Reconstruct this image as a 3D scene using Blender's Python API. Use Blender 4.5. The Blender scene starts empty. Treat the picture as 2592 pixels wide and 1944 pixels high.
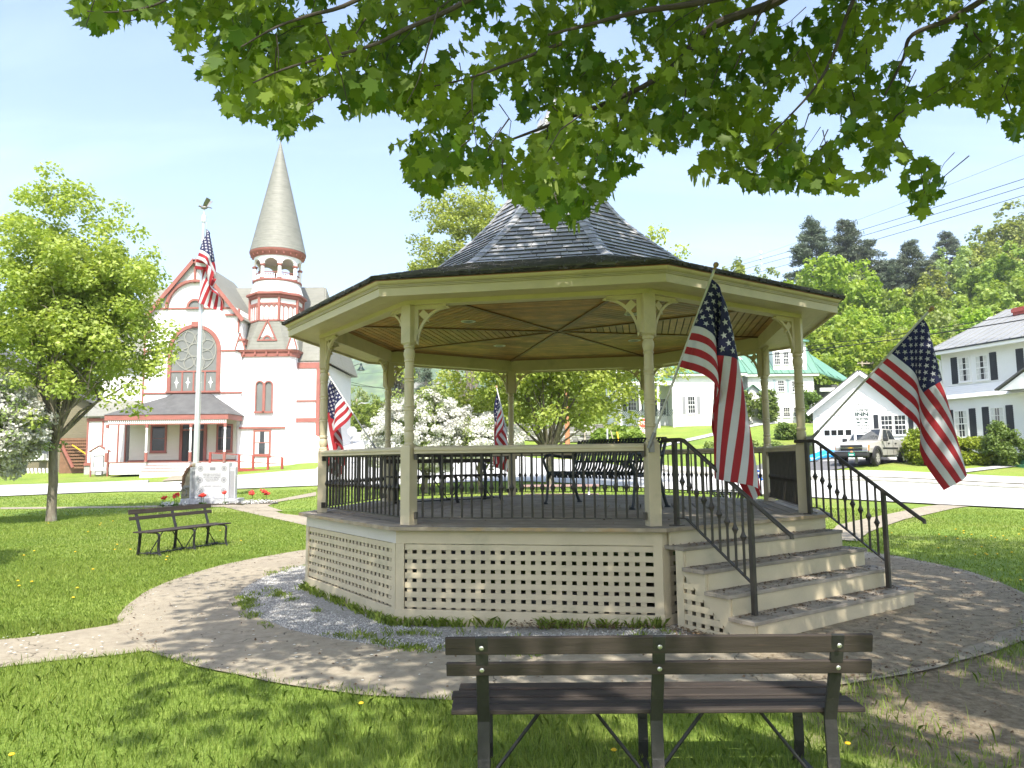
SUN_AZ_DEG = 6.0; SKY_STRENGTH = 0.132; EXPOSURE = 1.55
import bpy, bmesh, math, random
import numpy as np
from mathutils import Vector, Matrix
random.seed(11)
rng = np.random.default_rng(11)
SC = bpy.context.scene
COL = SC.collection
PI = math.pi

# ------------------------------------------------------------------ surveyed camera
CAMZ = 1.69
FPX, IW, IH = 1858.378, 2592, 1944
PITCH, ROLL = 0.1029044, -0.01097575

def ray(u, v):
    U, V = u - IW / 2, v - IH / 2
    cr, sr = math.cos(-ROLL), math.sin(-ROLL)
    U, V = cr * U - sr * V, sr * U + cr * V
    x, z = U / FPX, -V / FPX
    c, s = math.cos(PITCH), math.sin(PITCH)
    return np.array([x, c - z * s, s + z * c])

def P(u, v, D):
    """survey point: direction of a photo pixel taken to forward distance D metres"""
    r = ray(u, v)
    r = r * (D / r[1])
    return Vector((r[0], r[1], r[2] + CAMZ))

def G(u, v, z=0.0):
    r = ray(u, v)
    r = r * ((z - CAMZ) / r[2])
    return Vector((r[0], r[1], z))

# ------------------------------------------------------------------ object helpers
def link(o):
    COL.objects.link(o)
    return o

def tag(o, label=None, cat=None, group=None, kind=None):
    if label: o['label'] = label
    if cat: o['category'] = cat
    if group: o['group'] = group
    if kind: o['kind'] = kind
    return o

def thing(name, label, cat, loc=(0, 0, 0), rotz=0.0, group=None):
    o = link(bpy.data.objects.new(name, None))
    o.empty_display_size = 0.2
    o.location = loc
    o.rotation_euler = (0, 0, rotz)
    return tag(o, label, cat, group)

def rz(a):
    return Matrix.Rotation(a, 3, 'Z')

class MB:
    def __init__(s):
        s.V, s.F, s.M, s.T = [], [], [], []
    def add(s, vs, fs, m=0, tone=None):
        b = len(s.V)
        s.V.extend([tuple(v) for v in vs])
        for f in fs:
            s.F.append([i + b for i in f])
            s.M.append(m)
            s.T.append(0.5 if tone is None else tone)
        return s
    def hexa(s, p, m=0, tone=None):
        # p: 4 bottom then 4 top, counter-clockwise seen from above
        return s.add(p, [(3, 2, 1, 0), (4, 5, 6, 7), (0, 1, 5, 4), (1, 2, 6, 5), (2, 3, 7, 6), (3, 0, 4, 7)], m, tone)
    def box(s, c, d, rot=0.0, m=0, tone=None):
        R = rot if isinstance(rot, Matrix) else rz(rot)
        c = Vector(c)
        h = Vector(d) / 2
        q = [(-1, -1, -1), (1, -1, -1), (1, 1, -1), (-1, 1, -1), (-1, -1, 1), (1, -1, 1), (1, 1, 1), (-1, 1, 1)]
        return s.hexa([c + R @ Vector((a * h.x, b * h.y, e * h.z)) for a, b, e in q], m, tone)
    def bx(s, x0, x1, y0, y1, z0, z1, m=0, tone=None):
        return s.box(((x0 + x1) / 2, (y0 + y1) / 2, (z0 + z1) / 2), (abs(x1 - x0), abs(y1 - y0), abs(z1 - z0)), 0.0, m, tone)
    def bar(s, p, q, w, h, m=0, up=(0, 0, 1), tone=None):
        p, q = Vector(p), Vector(q)
        d = (q - p).normalized()
        u = Vector(up)
        if abs(d.dot(u)) > 0.98: u = Vector((0, 1, 0))
        sd = d.cross(u).normalized() * (w / 2)
        up2 = sd.cross(d).normalized() * (h / 2)
        return s.hexa([p - sd - up2, p + sd - up2, q + sd - up2, q - sd - up2, p - sd + up2, p + sd + up2, q + sd + up2, q - sd + up2], m, tone)
    def tube(s, pts, r, n=8, m=0, cap=True):
        pts = [Vector(p) for p in pts]
        rr = r if hasattr(r, '__len__') else [r] * len(pts)
        b = len(s.V)
        prev = None
        for i, p in enumerate(pts):
            d = (pts[min(i + 1, len(pts) - 1)] - pts[max(i - 1, 0)])
            d = d.normalized() if d.length > 1e-9 else Vector((0, 0, 1))
            if prev is None:
                a = Vector((0, 0, 1)) if abs(d.z) < 0.9 else Vector((1, 0, 0))
                x = d.cross(a).normalized()
            else:
                x = prev - d * prev.dot(d)
                x = x.normalized() if x.length > 1e-6 else d.orthogonal().normalized()
            prev = x
            y = d.cross(x)
            for k in range(n):
                t = 2 * PI * k / n
                s.V.append(tuple(p + (x * math.cos(t) + y * math.sin(t)) * rr[i]))
        for i in range(len(pts) - 1):
            for k in range(n):
                k2 = (k + 1) % n
                s.F.append([b + i * n + k, b + i * n + k2, b + (i + 1) * n + k2, b + (i + 1) * n + k]); s.M.append(m); s.T.append(0.5)
        if cap:
            s.F.append([b + k for k in range(n)][::-1]); s.M.append(m); s.T.append(0.5)
            e = b + (len(pts) - 1) * n
            s.F.append([e + k for k in range(n)]); s.M.append(m); s.T.append(0.5)
        return s
    def lathe(s, prof, o=(0, 0, 0), n=20, m=0, ph=0.0):
        o = Vector(o)
        b = len(s.V)
        for r, z in prof:
            for k in range(n):
                t = ph + 2 * PI * k / n
                s.V.append((o.x + r * math.cos(t), o.y + r * math.sin(t), o.z + z))
        for i in range(len(prof) - 1):
            for k in range(n):
                k2 = (k + 1) % n
                s.F.append([b + i * n + k, b + i * n + k2, b + (i + 1) * n + k2, b + (i + 1) * n + k]); s.M.append(m); s.T.append(0.5)
        s.F.append([b + k for k in range(n)][::-1]); s.M.append(m); s.T.append(0.5)
        e = b + (len(prof) - 1) * n
        s.F.append([e + k for k in range(n)]); s.M.append(m); s.T.append(0.5)
        return s
    def prism(s, poly, off, m=0, tone=None):
        # poly: planar 3-D outline; off: extrusion vector
        a = [Vector(p) for p in poly]
        off = Vector(off)
        n = len(a)
        nrm = Vector((0, 0, 0))
        for i in range(n):
            nrm += a[i].cross(a[(i + 1) % n])
        if nrm.dot(off) > 0: a = a[::-1]
        b = [p + off for p in a]
        fs = [list(range(n)), list(range(2 * n - 1, n - 1, -1))]
        for i in range(n):
            j = (i + 1) % n
            fs.append([j, i, n + i, n + j])
        return s.add(a + b, fs, m, tone)
    def ball(s, c, r, n=10, m=0, sc=(1, 1, 1)):
        b = len(s.V)
        nr = max(4, n // 2 + 1)
        for i in range(nr + 1):
            t = PI * i / nr
            for k in range(n):
                a = 2 * PI * k / n
                s.V.append((c[0] + r * sc[0] * math.sin(t) * math.cos(a), c[1] + r * sc[1] * math.sin(t) * math.sin(a), c[2] + r * sc[2] * math.cos(t)))
        for i in range(nr):
            for k in range(n):
                k2 = (k + 1) % n
                s.F.append([b + (i + 1) * n + k, b + (i + 1) * n + k2, b + i * n + k2, b + i * n + k]); s.M.append(m); s.T.append(0.5)
        return s
    def build(s, name, mats, parent=None, smooth=False, world=True, bevel=0.0, tones=False):
        me = bpy.data.meshes.new(name)
        V = s.V
        if parent is not None and world:
            M = (Matrix.Translation(parent_world(parent)) @ Matrix.Rotation(root_of(parent).rotation_euler.z, 4, 'Z')).inverted()
            V = [M @ Vector(v) for v in V]
        me.from_pydata([tuple(v) for v in V], [], s.F)
        for mm in (mats if isinstance(mats, (list, tuple)) else [mats]):
            me.materials.append(mm)
        if any(s.M):
            me.polygons.foreach_set('material_index', s.M)
        if tones:
            at = me.attributes.new('tone', 'FLOAT', 'FACE')
            at.data.foreach_set('value', s.T)
        if smooth:
            me.polygons.foreach_set('use_smooth', [True] * len(me.polygons))
            me.set_sharp_from_angle(angle=math.radians(38))
        me.update()
        o = link(bpy.data.objects.new(name, me))
        if parent is not None: o.parent = parent
        if bevel:
            bv = o.modifiers.new('bevel', 'BEVEL')
            bv.width = bevel; bv.segments = 2; bv.limit_method = 'ANGLE'; bv.angle_limit = math.radians(40)
        return o

def root_of(o):
    while o.parent is not None: o = o.parent
    return o
def parent_world(o):
    p = Vector((0, 0, 0))
    r = root_of(o)
    return Vector(r.location)      # parts keep identity transforms

def big_mesh(name, V, F, mats, parent=None, smooth=False, midx=None, tone=None):
    """fast mesh from numpy arrays (all faces the same size)"""
    me = bpy.data.meshes.new(name)
    V = np.asarray(V, np.float32); F = np.asarray(F, np.int32)
    nf, k = F.shape
    me.vertices.add(len(V)); me.vertices.foreach_set('co', V.ravel())
    me.loops.add(nf * k); me.loops.foreach_set('vertex_index', F.ravel())
    me.polygons.add(nf)
    me.polygons.foreach_set('loop_start', np.arange(0, nf * k, k, dtype=np.int32))
    for mm in (mats if isinstance(mats, (list, tuple)) else [mats]): me.materials.append(mm)
    if midx is not None: me.polygons.foreach_set('material_index', np.asarray(midx, np.int32))
    if tone is not None:
        at = me.attributes.new('tone', 'FLOAT', 'FACE'); at.data.foreach_set('value', np.asarray(tone, np.float32))
    if smooth: me.polygons.foreach_set('use_smooth', np.ones(nf, bool))
    me.update(calc_edges=True)
    o = link(bpy.data.objects.new(name, me))
    if parent is not None: o.parent = parent
    return o

def dup(root, loc, rotz=0.0, label=None, scale=None, group=None):
    r = root.copy(); COL.objects.link(r); r.location = loc; r.rotation_euler = (0, 0, rotz)
    if label: r['label'] = label
    if group: r['group'] = group
    if scale is not None: r.scale = scale if hasattr(scale, '__len__') else (scale,) * 3
    for ch in list(root.children):
        c = ch.copy(); COL.objects.link(c); c.parent = r
        for g in list(ch.children):
            d = g.copy(); COL.objects.link(d); d.parent = c
    return r

_txt = {}
def text_mesh(body, size, bold=0.0, font_scale_x=1.0, spacing=1.0, shear=0.0):
    """flat text as raw (verts, faces) in x/y, centred"""
    cu = bpy.data.curves.new('lettering', 'FONT')
    cu.body = body; cu.size = size; cu.align_x = 'CENTER'; cu.align_y = 'CENTER'; cu.offset = bold
    cu.space_character = spacing; cu.shear = shear; cu.resolution_u = 3
    ob = bpy.data.objects.new('lettering', cu); COL.objects.link(ob)
    dg = bpy.context.evaluated_depsgraph_get(); dg.update()
    me = bpy.data.meshes.new_from_object(ob.evaluated_get(dg))
    vs = [(v.co.x * font_scale_x, v.co.y) for v in me.vertices]
    fs = [list(p.vertices) for p in me.polygons]
    bpy.data.objects.remove(ob); bpy.data.curves.remove(cu); bpy.data.meshes.remove(me)
    return vs, fs
def put_text(mb, body, size, org, ex, ey, m=0, **kw):
    vs, fs = text_mesh(body, size, **kw)
    org, ex, ey = Vector(org), Vector(ex), Vector(ey)
    mb.add([org + ex * a + ey * b for a, b in vs], fs, m)

# ------------------------------------------------------------------ materials
def new_mat(name):
    m = bpy.data.materials.new(name); m.use_nodes = True
    nt = m.node_tree; nt.nodes.clear()
    out = nt.nodes.new('ShaderNodeOutputMaterial')
    return m, nt, out
def nd(nt, t, **kw):
    n = nt.nodes.new(t)
    for k, v in kw.items():
        if k.startswith('i_'): n.inputs[k[2:].replace('_', ' ')].default_value = v
        else: setattr(n, k, v)
    return n
def L(nt, a, b): nt.links.new(a, b)
def rgba(c): return (c[0], c[1], c[2], 1.0)
def mul(c, k): return tuple(min(1, x * k) for x in c)

def mixc(nt, fac, a, b, blend='MIX'):
    n = nt.nodes.new('ShaderNodeMix'); n.data_type = 'RGBA'; n.blend_type = blend
    for sock, val in ((n.inputs[0], fac), (n.inputs[6], a), (n.inputs[7], b)):
        if isinstance(val, bpy.types.NodeSocket): nt.links.new(val, sock)
        elif isinstance(val, (int, float)): sock.default_value = val
        else: sock.default_value = rgba(val)
    return n.outputs[2]
def noise(nt, scale, detail=4, rough=0.55, vec=None, out=0, dist=0.0):
    n = nd(nt, 'ShaderNodeTexNoise'); n.inputs['Scale'].default_value = scale
    n.inputs['Detail'].default_value = detail; n.inputs['Roughness'].default_value = rough
    n.inputs['Distortion'].default_value = dist
    if vec is not None: L(nt, vec, n.inputs['Vector'])
    return n.outputs[out]
def ramp(nt, fac, stops):
    r = nd(nt, 'ShaderNodeValToRGB')
    e = r.color_ramp.elements
    e[0].position, e[0].color = stops[0][0], rgba(stops[0][1])
    e[1].position, e[1].color = stops[-1][0], rgba(stops[-1][1])
    for p, c in stops[1:-1]:
        x = e.new(p); x.color = rgba(c)
    L(nt, fac, r.inputs[0])
    return r.outputs[0]
def step(nt, fac, a, b):
    m = nd(nt, 'ShaderNodeMapRange'); m.inputs[1].default_value = a; m.inputs[2].default_value = b
    L(nt, fac, m.inputs[0]); return m.outputs[0]
def coords(nt, scale=(1, 1, 1)):
    t = nd(nt, 'ShaderNodeTexCoord'); mp = nd(nt, 'ShaderNodeMapping'); mp.inputs['Scale'].default_value = scale
    L(nt, t.outputs['Object'], mp.inputs[0]); return mp.outputs[0]
def bump(nt, h, strength, dist=0.01):
    b = nd(nt, 'ShaderNodeBump'); b.inputs['Strength'].default_value = strength; b.inputs['Distance'].default_value = dist
    L(nt, h, b.inputs['Height']); return b.outputs[0]

def surf(name, col, rough=0.6, var=0.12, scale=3.0, stretch=(1, 1, 1), metal=0.0, dirt=None, dirt_amt=0.35, dirt_scale=1.2,
         bmp=0.0, bscale=40.0, tone=0.0, spec=0.5, siding=None):
    """painted / wooden / metal surface: mottling, dirt patches, optional per-face tone and clapboard bump"""
    m, nt, out = new_mat(name)
    p = nd(nt, 'ShaderNodeBsdfPrincipled'); L(nt, p.outputs[0], out.inputs[0])
    p.inputs['Roughness'].default_value = rough; p.inputs['Metallic'].default_value = metal
    p.inputs['Specular IOR Level'].default_value = spec
    v = coords(nt, stretch)
    n1 = noise(nt, scale, 5, 0.6, v)
    c = ramp(nt, n1, [(0.25, mul(col, 1 - var)), (0.75, mul(col, 1 + var))])
    if dirt is not None:
        n2 = noise(nt, dirt_scale, 6, 0.65, v)
        c = mixc(nt, step(nt, n2, 0.62 - dirt_amt * 0.3, 0.85 - dirt_amt * 0.3), c, dirt)
    if tone:
        a = nd(nt, 'ShaderNodeAttribute'); a.attribute_name = 'tone'
        k = nd(nt, 'ShaderNodeMapRange'); k.inputs[3].default_value = 1 - tone; k.inputs[4].default_value = 1 + tone
        L(nt, a.outputs['Fac'], k.inputs[0])
        cc = nd(nt, 'ShaderNodeCombineColor')
        for i in range(3): L(nt, k.outputs[0], cc.inputs[i])
        c = mixc(nt, 1.0, c, cc.outputs[0], 'MULTIPLY')
    L(nt, c, p.inputs['Base Color'])
    hs = []
    if bmp:
        L(nt, bump(nt, noise(nt, bscale, 4, 0.6, v), bmp, 0.01), p.inputs['Normal'])
    if siding:
        # clapboards: saw-tooth in height
        sp = nd(nt, 'ShaderNodeSeparateXYZ'); t = nd(nt, 'ShaderNodeTexCoord'); L(nt, t.outputs['Object'], sp.inputs[0])
        d = nd(nt, 'ShaderNodeMath', operation='DIVIDE'); L(nt, sp.outputs[2], d.inputs[0]); d.inputs[1].default_value = siding
        f = nd(nt, 'ShaderNodeMath', operation='FRACT'); L(nt, d.outputs[0], f.inputs[0])
        iv = nd(nt, 'ShaderNodeMath', operation='SUBTRACT'); iv.inputs[0].default_value = 1.0; L(nt, f.outputs[0], iv.inputs[1])
        L(nt, bump(nt, iv.outputs[0], 0.9, 0.02), p.inputs['Normal'])
    return m

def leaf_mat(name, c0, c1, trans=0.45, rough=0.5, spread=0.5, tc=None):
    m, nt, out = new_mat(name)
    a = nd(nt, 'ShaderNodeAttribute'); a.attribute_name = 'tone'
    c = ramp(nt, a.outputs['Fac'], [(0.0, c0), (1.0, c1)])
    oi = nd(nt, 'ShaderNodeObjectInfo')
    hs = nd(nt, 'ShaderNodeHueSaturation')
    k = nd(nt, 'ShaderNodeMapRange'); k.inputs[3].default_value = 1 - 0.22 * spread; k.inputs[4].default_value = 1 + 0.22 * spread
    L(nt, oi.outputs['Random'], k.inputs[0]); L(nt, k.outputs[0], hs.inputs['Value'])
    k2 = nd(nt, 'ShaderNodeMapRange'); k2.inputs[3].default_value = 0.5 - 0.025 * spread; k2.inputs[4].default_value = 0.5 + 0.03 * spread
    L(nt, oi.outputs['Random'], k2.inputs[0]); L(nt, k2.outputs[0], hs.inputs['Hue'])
    L(nt, c, hs.inputs['Color'])
    p = nd(nt, 'ShaderNodeBsdfPrincipled'); p.inputs['Roughness'].default_value = rough
    p.inputs['Specular IOR Level'].default_value = 0.35
    L(nt, hs.outputs[0], p.inputs['Base Color'])
    t = nd(nt, 'ShaderNodeBsdfTranslucent')
    L(nt, mixc(nt, 1.0, hs.outputs[0], tc or (1.25, 1.25, 0.6), 'MULTIPLY'), t.inputs['Color'])
    mx = nd(nt, 'ShaderNodeMixShader'); mx.inputs[0].default_value = trans
    L(nt, p.outputs[0], mx.inputs[1]); L(nt, t.outputs[0], mx.inputs[2]); L(nt, mx.outputs[0], out.inputs[0])
    return m

def glass_mat(name, col=(0.02, 0.025, 0.03), rough=0.05):
    m, nt, out = new_mat(name)
    p = nd(nt, 'ShaderNodeBsdfPrincipled'); L(nt, p.outputs[0], out.inputs[0])
    v = coords(nt)
    L(nt, ramp(nt, noise(nt, 0.9, 2, 0.5, v), [(0.35, mul(col, 0.6)), (0.7, mul(col, 1.6))]), p.inputs['Base Color'])
    p.inputs['Roughness'].default_value = rough; p.inputs['Specular IOR Level'].default_value = 0.8
    return m

M = {}
M['cream'] = surf('cream_paint', (0.575, 0.49, 0.335), 0.55, 0.09, 2.5, dirt=(0.40, 0.36, 0.24), dirt_amt=0.22, dirt_scale=2.1, bmp=0.12, bscale=35)
M['cream_dull'] = surf('primer_board', (0.62, 0.58, 0.52), 0.6, 0.05, 2.0)
M['deck'] = surf('weathered_deck', (0.285, 0.245, 0.195), 0.75, 0.3, 6, (1, 1, 1), tone=0.22, dirt=(0.22, 0.2, 0.17), dirt_amt=0.3, dirt_scale=2.2, bmp=0.15, bscale=60)
M['deck_edge'] = surf('worn_deck_edge', (0.33, 0.27, 0.19), 0.75, 0.35, 7, dirt=(0.42, 0.27, 0.11), dirt_amt=0.45, dirt_scale=2.6)
M['ceil'] = surf('varnished_pine', (0.36, 0.165, 0.045), 0.5, 0.4, 5, (1, 1, 1), tone=0.3, dirt=(0.17, 0.065, 0.018), dirt_amt=0.5, dirt_scale=1.4)
M['batten'] = surf('dark_batten', (0.15, 0.075, 0.028), 0.55, 0.25, 8)
M['shingle'] = surf('slate_shingle', (0.36, 0.355, 0.36), 0.42, 0.2, 5, tone=0.35, dirt=(0.22, 0.21, 0.20), dirt_amt=0.3, dirt_scale=3, spec=0.6, bmp=0.15, bscale=30)
M['shingle_butt'] = surf('shingle_butt', (0.10, 0.095, 0.09), 0.8, 0.3, 9)  # weathered butt ends, darkened further to draw the shade lines between courses
M['shingle_edge'] = surf('dark_shingle_edge', (0.035, 0.03, 0.028), 0.7, 0.3, 9, dirt=(0.15, 0.08, 0.05), dirt_amt=0.05, dirt_scale=4)
M['bronze'] = surf('bronze_railing', (0.055, 0.047, 0.038), 0.5, 0.25, 8, metal=0.15)
M['black_metal'] = surf('black_coated_steel', (0.022, 0.028, 0.03), 0.4, 0.2, 8)
M['bench_wood'] = surf('brown_painted_slat', (0.042, 0.033, 0.027), 0.7, 0.3, 9, (0.25, 3, 3), dirt=(0.16, 0.10, 0.07), dirt_amt=0.10, dirt_scale=5, bmp=0.25, bscale=20, spec=0.3)
M['bench_iron'] = surf('black_bench_iron', (0.022, 0.021, 0.02), 0.5, 0.3, 14, dirt=(0.10, 0.085, 0.07), dirt_amt=0.08, dirt_scale=8, bmp=0.2, bscale=50)
M['bolt'] = surf('zinc_bolt', (0.55, 0.54, 0.5), 0.35, 0.1, 9, metal=0.8)
M['white'] = surf('white_paint', (0.80, 0.80, 0.79), 0.6, 0.03, 1.2)
M['white_siding'] = surf('white_clapboard', (0.80, 0.80, 0.79), 0.6, 0.03, 1.2, siding=0.115)
M['church_siding'] = surf('church_clapboard', (0.82, 0.80, 0.80), 0.6, 0.03, 0.8, siding=0.12)
M['porch_siding'] = surf('cream_clapboard', (0.62, 0.60, 0.50), 0.6, 0.04, 0.8, siding=0.12)
M['church_red'] = surf('dusty_red_trim', (0.29, 0.105, 0.082), 0.6, 0.14, 2.0)
M['church_roof'] = surf('pale_grey_shingles', (0.36, 0.36, 0.32), 0.85, 0.14, 0.7, dirt=(0.22, 0.22, 0.17), dirt_amt=0.3, dirt_scale=0.8)
M['slate_dark'] = surf('dark_porch_shingles', (0.095, 0.096, 0.095), 0.85, 0.3, 1.6)
M['stucco'] = surf('whitewashed_stone', (0.76, 0.76, 0.74), 0.8, 0.06, 1.5, bmp=0.5, bscale=4)
M['grey_glass'] = surf('leaded_church_glass', (0.17, 0.175, 0.165), 0.35, 0.15, 1.2)
M['lead'] = surf('tracery', (0.27, 0.27, 0.235), 0.6, 0.1, 3)
M['glass'] = glass_mat('window_glass', (0.035, 0.04, 0.045))
M['glass_dark'] = glass_mat('dark_window_glass', (0.012, 0.013, 0.015), 0.08)
M['curtain'] = surf('lace_curtain', (0.62, 0.62, 0.6), 0.9, 0.15, 9)
M['black_door'] = surf('black_door', (0.014, 0.014, 0.016), 0.4, 0.2, 4)
M['shutter'] = surf('dark_shutter', (0.022, 0.026, 0.034), 0.5, 0.15, 6)
M['shutter_pale'] = surf('pale_blue_shutter', (0.42, 0.52, 0.53), 0.6, 0.08, 4)
M['green_roof'] = surf('green_metal_roof', (0.12, 0.25, 0.185), 0.45, 0.08, 0.8, spec=0.5)
M['grey_roof'] = surf('grey_metal_roof', (0.30, 0.305, 0.30), 0.5, 0.08, 0.8, metal=0.15)
M['green_door'] = surf('dark_green_door', (0.012, 0.03, 0.026), 0.35, 0.2, 4)
M['brick'] = surf('red_brick', (0.36, 0.085, 0.07), 0.85, 0.25, 9)
M['foundation'] = surf('grey_foundation', (0.36, 0.36, 0.34), 0.85, 0.15, 3)
M['tan'] = surf('tan_clapboard', (0.155, 0.135, 0.08), 0.7, 0.07, 1.0, siding=0.13)  # tan darkened to carry the shade of a wall turned from the sun
M['brown_wood'] = surf('brown_lattice_wood', (0.20, 0.105, 0.06), 0.75, 0.25, 5)
M['rail_red'] = surf('red_ramp_rail', (0.30, 0.055, 0.04), 0.6, 0.2, 3)
M['aluminium'] = surf('brushed_aluminium', (0.72, 0.73, 0.74), 0.3, 0.04, 6, metal=0.55)
M['granite'] = surf('polished_granite', (0.50, 0.50, 0.52), 0.4, 0.06, 60, dirt=(0.42, 0.42, 0.43), dirt_amt=0.2, dirt_scale=90)
M['granite_dark'] = surf('engraved_granite', (0.30, 0.30, 0.32), 0.5, 0.08, 60)
M['granite_rough'] = surf('rough_granite', (0.44, 0.45, 0.47), 0.9, 0.18, 9, bmp=1.0, bscale=7)
M['engraving'] = surf('grey_engraving', (0.40, 0.40, 0.43), 0.7, 0.08, 60)
M['bark'] = surf('grey_bark', (0.17, 0.145, 0.11), 0.9, 0.4, 7, (2, 2, 0.6), dirt=(0.30, 0.30, 0.24), dirt_amt=0.25, dirt_scale=6, bmp=0.7, bscale=18)
M['bark_dark'] = surf('maple_twig_bark', (0.06, 0.048, 0.038), 0.9, 0.35, 8, bmp=0.5, bscale=30)
M['pole_wood'] = surf('utility_pole_wood', (0.42, 0.36, 0.28), 0.9, 0.15, 3, (4, 4, 0.5))
M['pole_orange'] = surf('fresh_pole_wood', (0.42, 0.19, 0.09), 0.9, 0.2, 3, (4, 4, 0.5))
M['wire'] = surf('black_cable', (0.012, 0.012, 0.013), 0.6, 0.1, 2)
M['stone_wall'] = surf('dry_stone', (0.30, 0.29, 0.27), 0.9, 0.25, 4, tone=0.5)
M['stop_red'] = surf('stop_red', (0.62, 0.10, 0.05), 0.5, 0.06, 3)
M['sign_white'] = surf('sign_white', (0.80, 0.80, 0.80), 0.55, 0.03, 3)
M['sign_ink'] = surf('sign_dark_green_ink', (0.012, 0.035, 0.035), 0.5, 0.1, 5)
M['tarp'] = surf('blue_tarp', (0.02, 0.30, 0.72), 0.4, 0.15, 4)
M['pump_blue'] = surf('blue_paint', (0.03, 0.13, 0.55), 0.4, 0.1, 4)
M['yellow'] = surf('yellow_paint', (0.75, 0.46, 0.03), 0.5, 0.1, 4)
M['red_table'] = surf('weathered_red_wood', (0.34, 0.22, 0.20), 0.8, 0.15, 4)
M['flag_red'] = surf('flag_red', (0.40, 0.022, 0.03), 0.75, 0.14, 4, bmp=.35, bscale=13)
M['flag_white'] = surf('flag_white', (0.66, 0.66, 0.69), 0.75, 0.06, 4, bmp=.35, bscale=13)
M['flag_blue'] = surf('flag_blue', (0.016, 0.018, 0.075), 0.75, 0.12, 4, bmp=.35, bscale=13)
M['pole_white'] = surf('flag_pole_white', (0.50, 0.49, 0.46), 0.45, 0.1, 4)
M['knob'] = surf('wooden_knob', (0.32, 0.20, 0.09), 0.5, 0.2, 8)
M['bracket_metal'] = surf('grey_bracket', (0.26, 0.25, 0.24), 0.5, 0.2, 9, metal=0.4)
M['copper'] = surf('green_copper', (0.20, 0.32, 0.27), 0.6, 0.2, 8)
M['lead_grey'] = surf('grey_finial', (0.36, 0.36, 0.40), 0.5, 0.15, 6)
# ------------------------------------------------------------------ terrain
GC = Vector((0.70113, 10.91329, 0))          # gazebo centre
GR = 3.4
TH = 3.35699
# hillside and background trees: (u centre, v top, distance, height, width, kind)
HILL = [
 (2123, 627, 98, 17, 11.5, 'a'), (2297, 700, 92, 14, 9, 'b'), (2205, 742, 86, 14, 10, 'a'), (2547, 607, 112, 17, 13, 'b'),
 (2600, 490, 150, 19, 17, 'c'), (2530, 545, 150, 17, 14, 'd'), (2406, 618, 132, 17, 14, 'c'), (2480, 596, 140, 17, 13, 'd'),
 (2466, 690, 98, 15, 12, 'd'), (2560, 676, 104, 16, 12, 'b'), (2164, 676, 104, 15, 9, 'c'), (1845, 636, 115, 15, 8.5, 'd'),
 (1760, 656, 118, 13, 7, 'b'), (1925, 668, 118, 13, 9, 'c'), (2010, 668, 112, 14, 9, 'd'), (2080, 752, 80, 13, 9.5, 'a'),
 (2150, 842, 72, 11, 9, 'a'), (2265, 800, 76, 12, 9.5, 'a'), (2350, 782, 80, 12, 9, 'c'), (2420, 770, 84, 13, 10, 'a'),
 (2530, 742, 92, 15, 11, 'b'), (2390, 852, 72, 10, 8, 'a'), (2310, 880, 70, 9, 8, 'b'), (2240, 905, 68, 8.5, 8, 'a'),
 (2065, 862, 72, 11, 7, 'b'), (2330, 655, 120, 15, 10, 'd'), (2250, 720, 104, 14, 9, 'c'), (1700, 690, 110, 12, 8, 'a'),
 (2610, 640, 120, 17, 12, 'c'), (2450, 860, 78, 10, 8, 'c')]
PINES = [(2051, 553, 125, 26, 9.0), (2139, 556, 128, 24, 9.5), (2200, 604, 126, 20, 9.5), (2305, 606, 122, 19, 8.5), (2392, 584, 158, 18, 9), (2255, 655, 122, 15, 8)]

TP = [(-6, 2, 0), (0, 1, 0), (6, 2, 0), (-9, 8, 0), (0, 8, 0), (-3.5, 14.5, .03), (4, 15, .05), (9, 10, .02), (10, 17, .03), (-6, 15, .02), (-12, 10, 0),
      (2.6, 6.9, .07), (4.7, 8.6, .07), (-1.2, 5, 0), (3.2, 4.5, .02), (0, -10, 0), (-20, -8, 0), (20, -8, 0), (18, 6, 0), (-20, 12, 0), (1, 20, .12), (8, 26, .15)]
for u, v, D in [(130, 1320, 21), (540, 1276, 27), (0, 1258, 36), (307, 1246, 37), (459, 1245, 37.5), (600, 1239, 38), (800, 1231, 38), (1000, 1229, 37), (1190, 1221, 36),
                (1350, 1221, 35), (1600, 1234, 33), (1740, 1243, 31), (1930, 1254, 28.5), (2100, 1264, 26.5), (2592, 1290, 22.8),
                (0, 1237, 43), (376, 1224, 44), (599, 1211, 45), (801, 1195, 46.5), (400, 1196, 52), (700, 1178, 52), (230, 1205, 51), (0, 1215, 50),
                (860, 1139, 58), (866, 1100, 75), (905, 1086, 95), (985, 1110, 72), (1130, 1130, 60), (1310, 1153, 56), (1450, 1165, 50), (1600, 1185, 43), (1700, 1199, 39),
                (1930, 1213, 36), (2055, 1218, 34), (2592, 1240, 30), (2208, 1182.5, 37), (2288, 1169, 39.8), (2120, 1160, 43), (2300, 1160, 43), (2500, 1168, 39),
                (2592, 1190, 35), (1480, 1108, 59), (1330, 1106, 60), (1700, 1078, 63), (1900, 1076, 63), (2050, 1076, 63), (1900, 1120, 50), (1700, 1140, 48), (1250, 1070, 78), (1500, 1060, 85)]:
    TP.append(tuple(P(u, v, D)))
for u, vt, D, h, w, k in HILL:
    p = P(u, vt, D); TP.append((p.x, p.y, p.z - h))
for u, vt, D, h, w in PINES:
    p = P(u, vt, D); TP.append((p.x, p.y, p.z - h))
TP += [(-60, 60, 3), (-60, 110, 8), (-20, 120, 11), (0, 120, 12), (20, 110, 14), (-50, 30, 0), (60, 30, 2), (130, 160, 34), (140, 195, 36), (70, 190, 30), (30, 160, 16), (-20, 170, 12)]
TP = np.array(TP)
def _ker(d2): return 0.5 * d2 * np.log(d2 + 1e-9)
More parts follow.
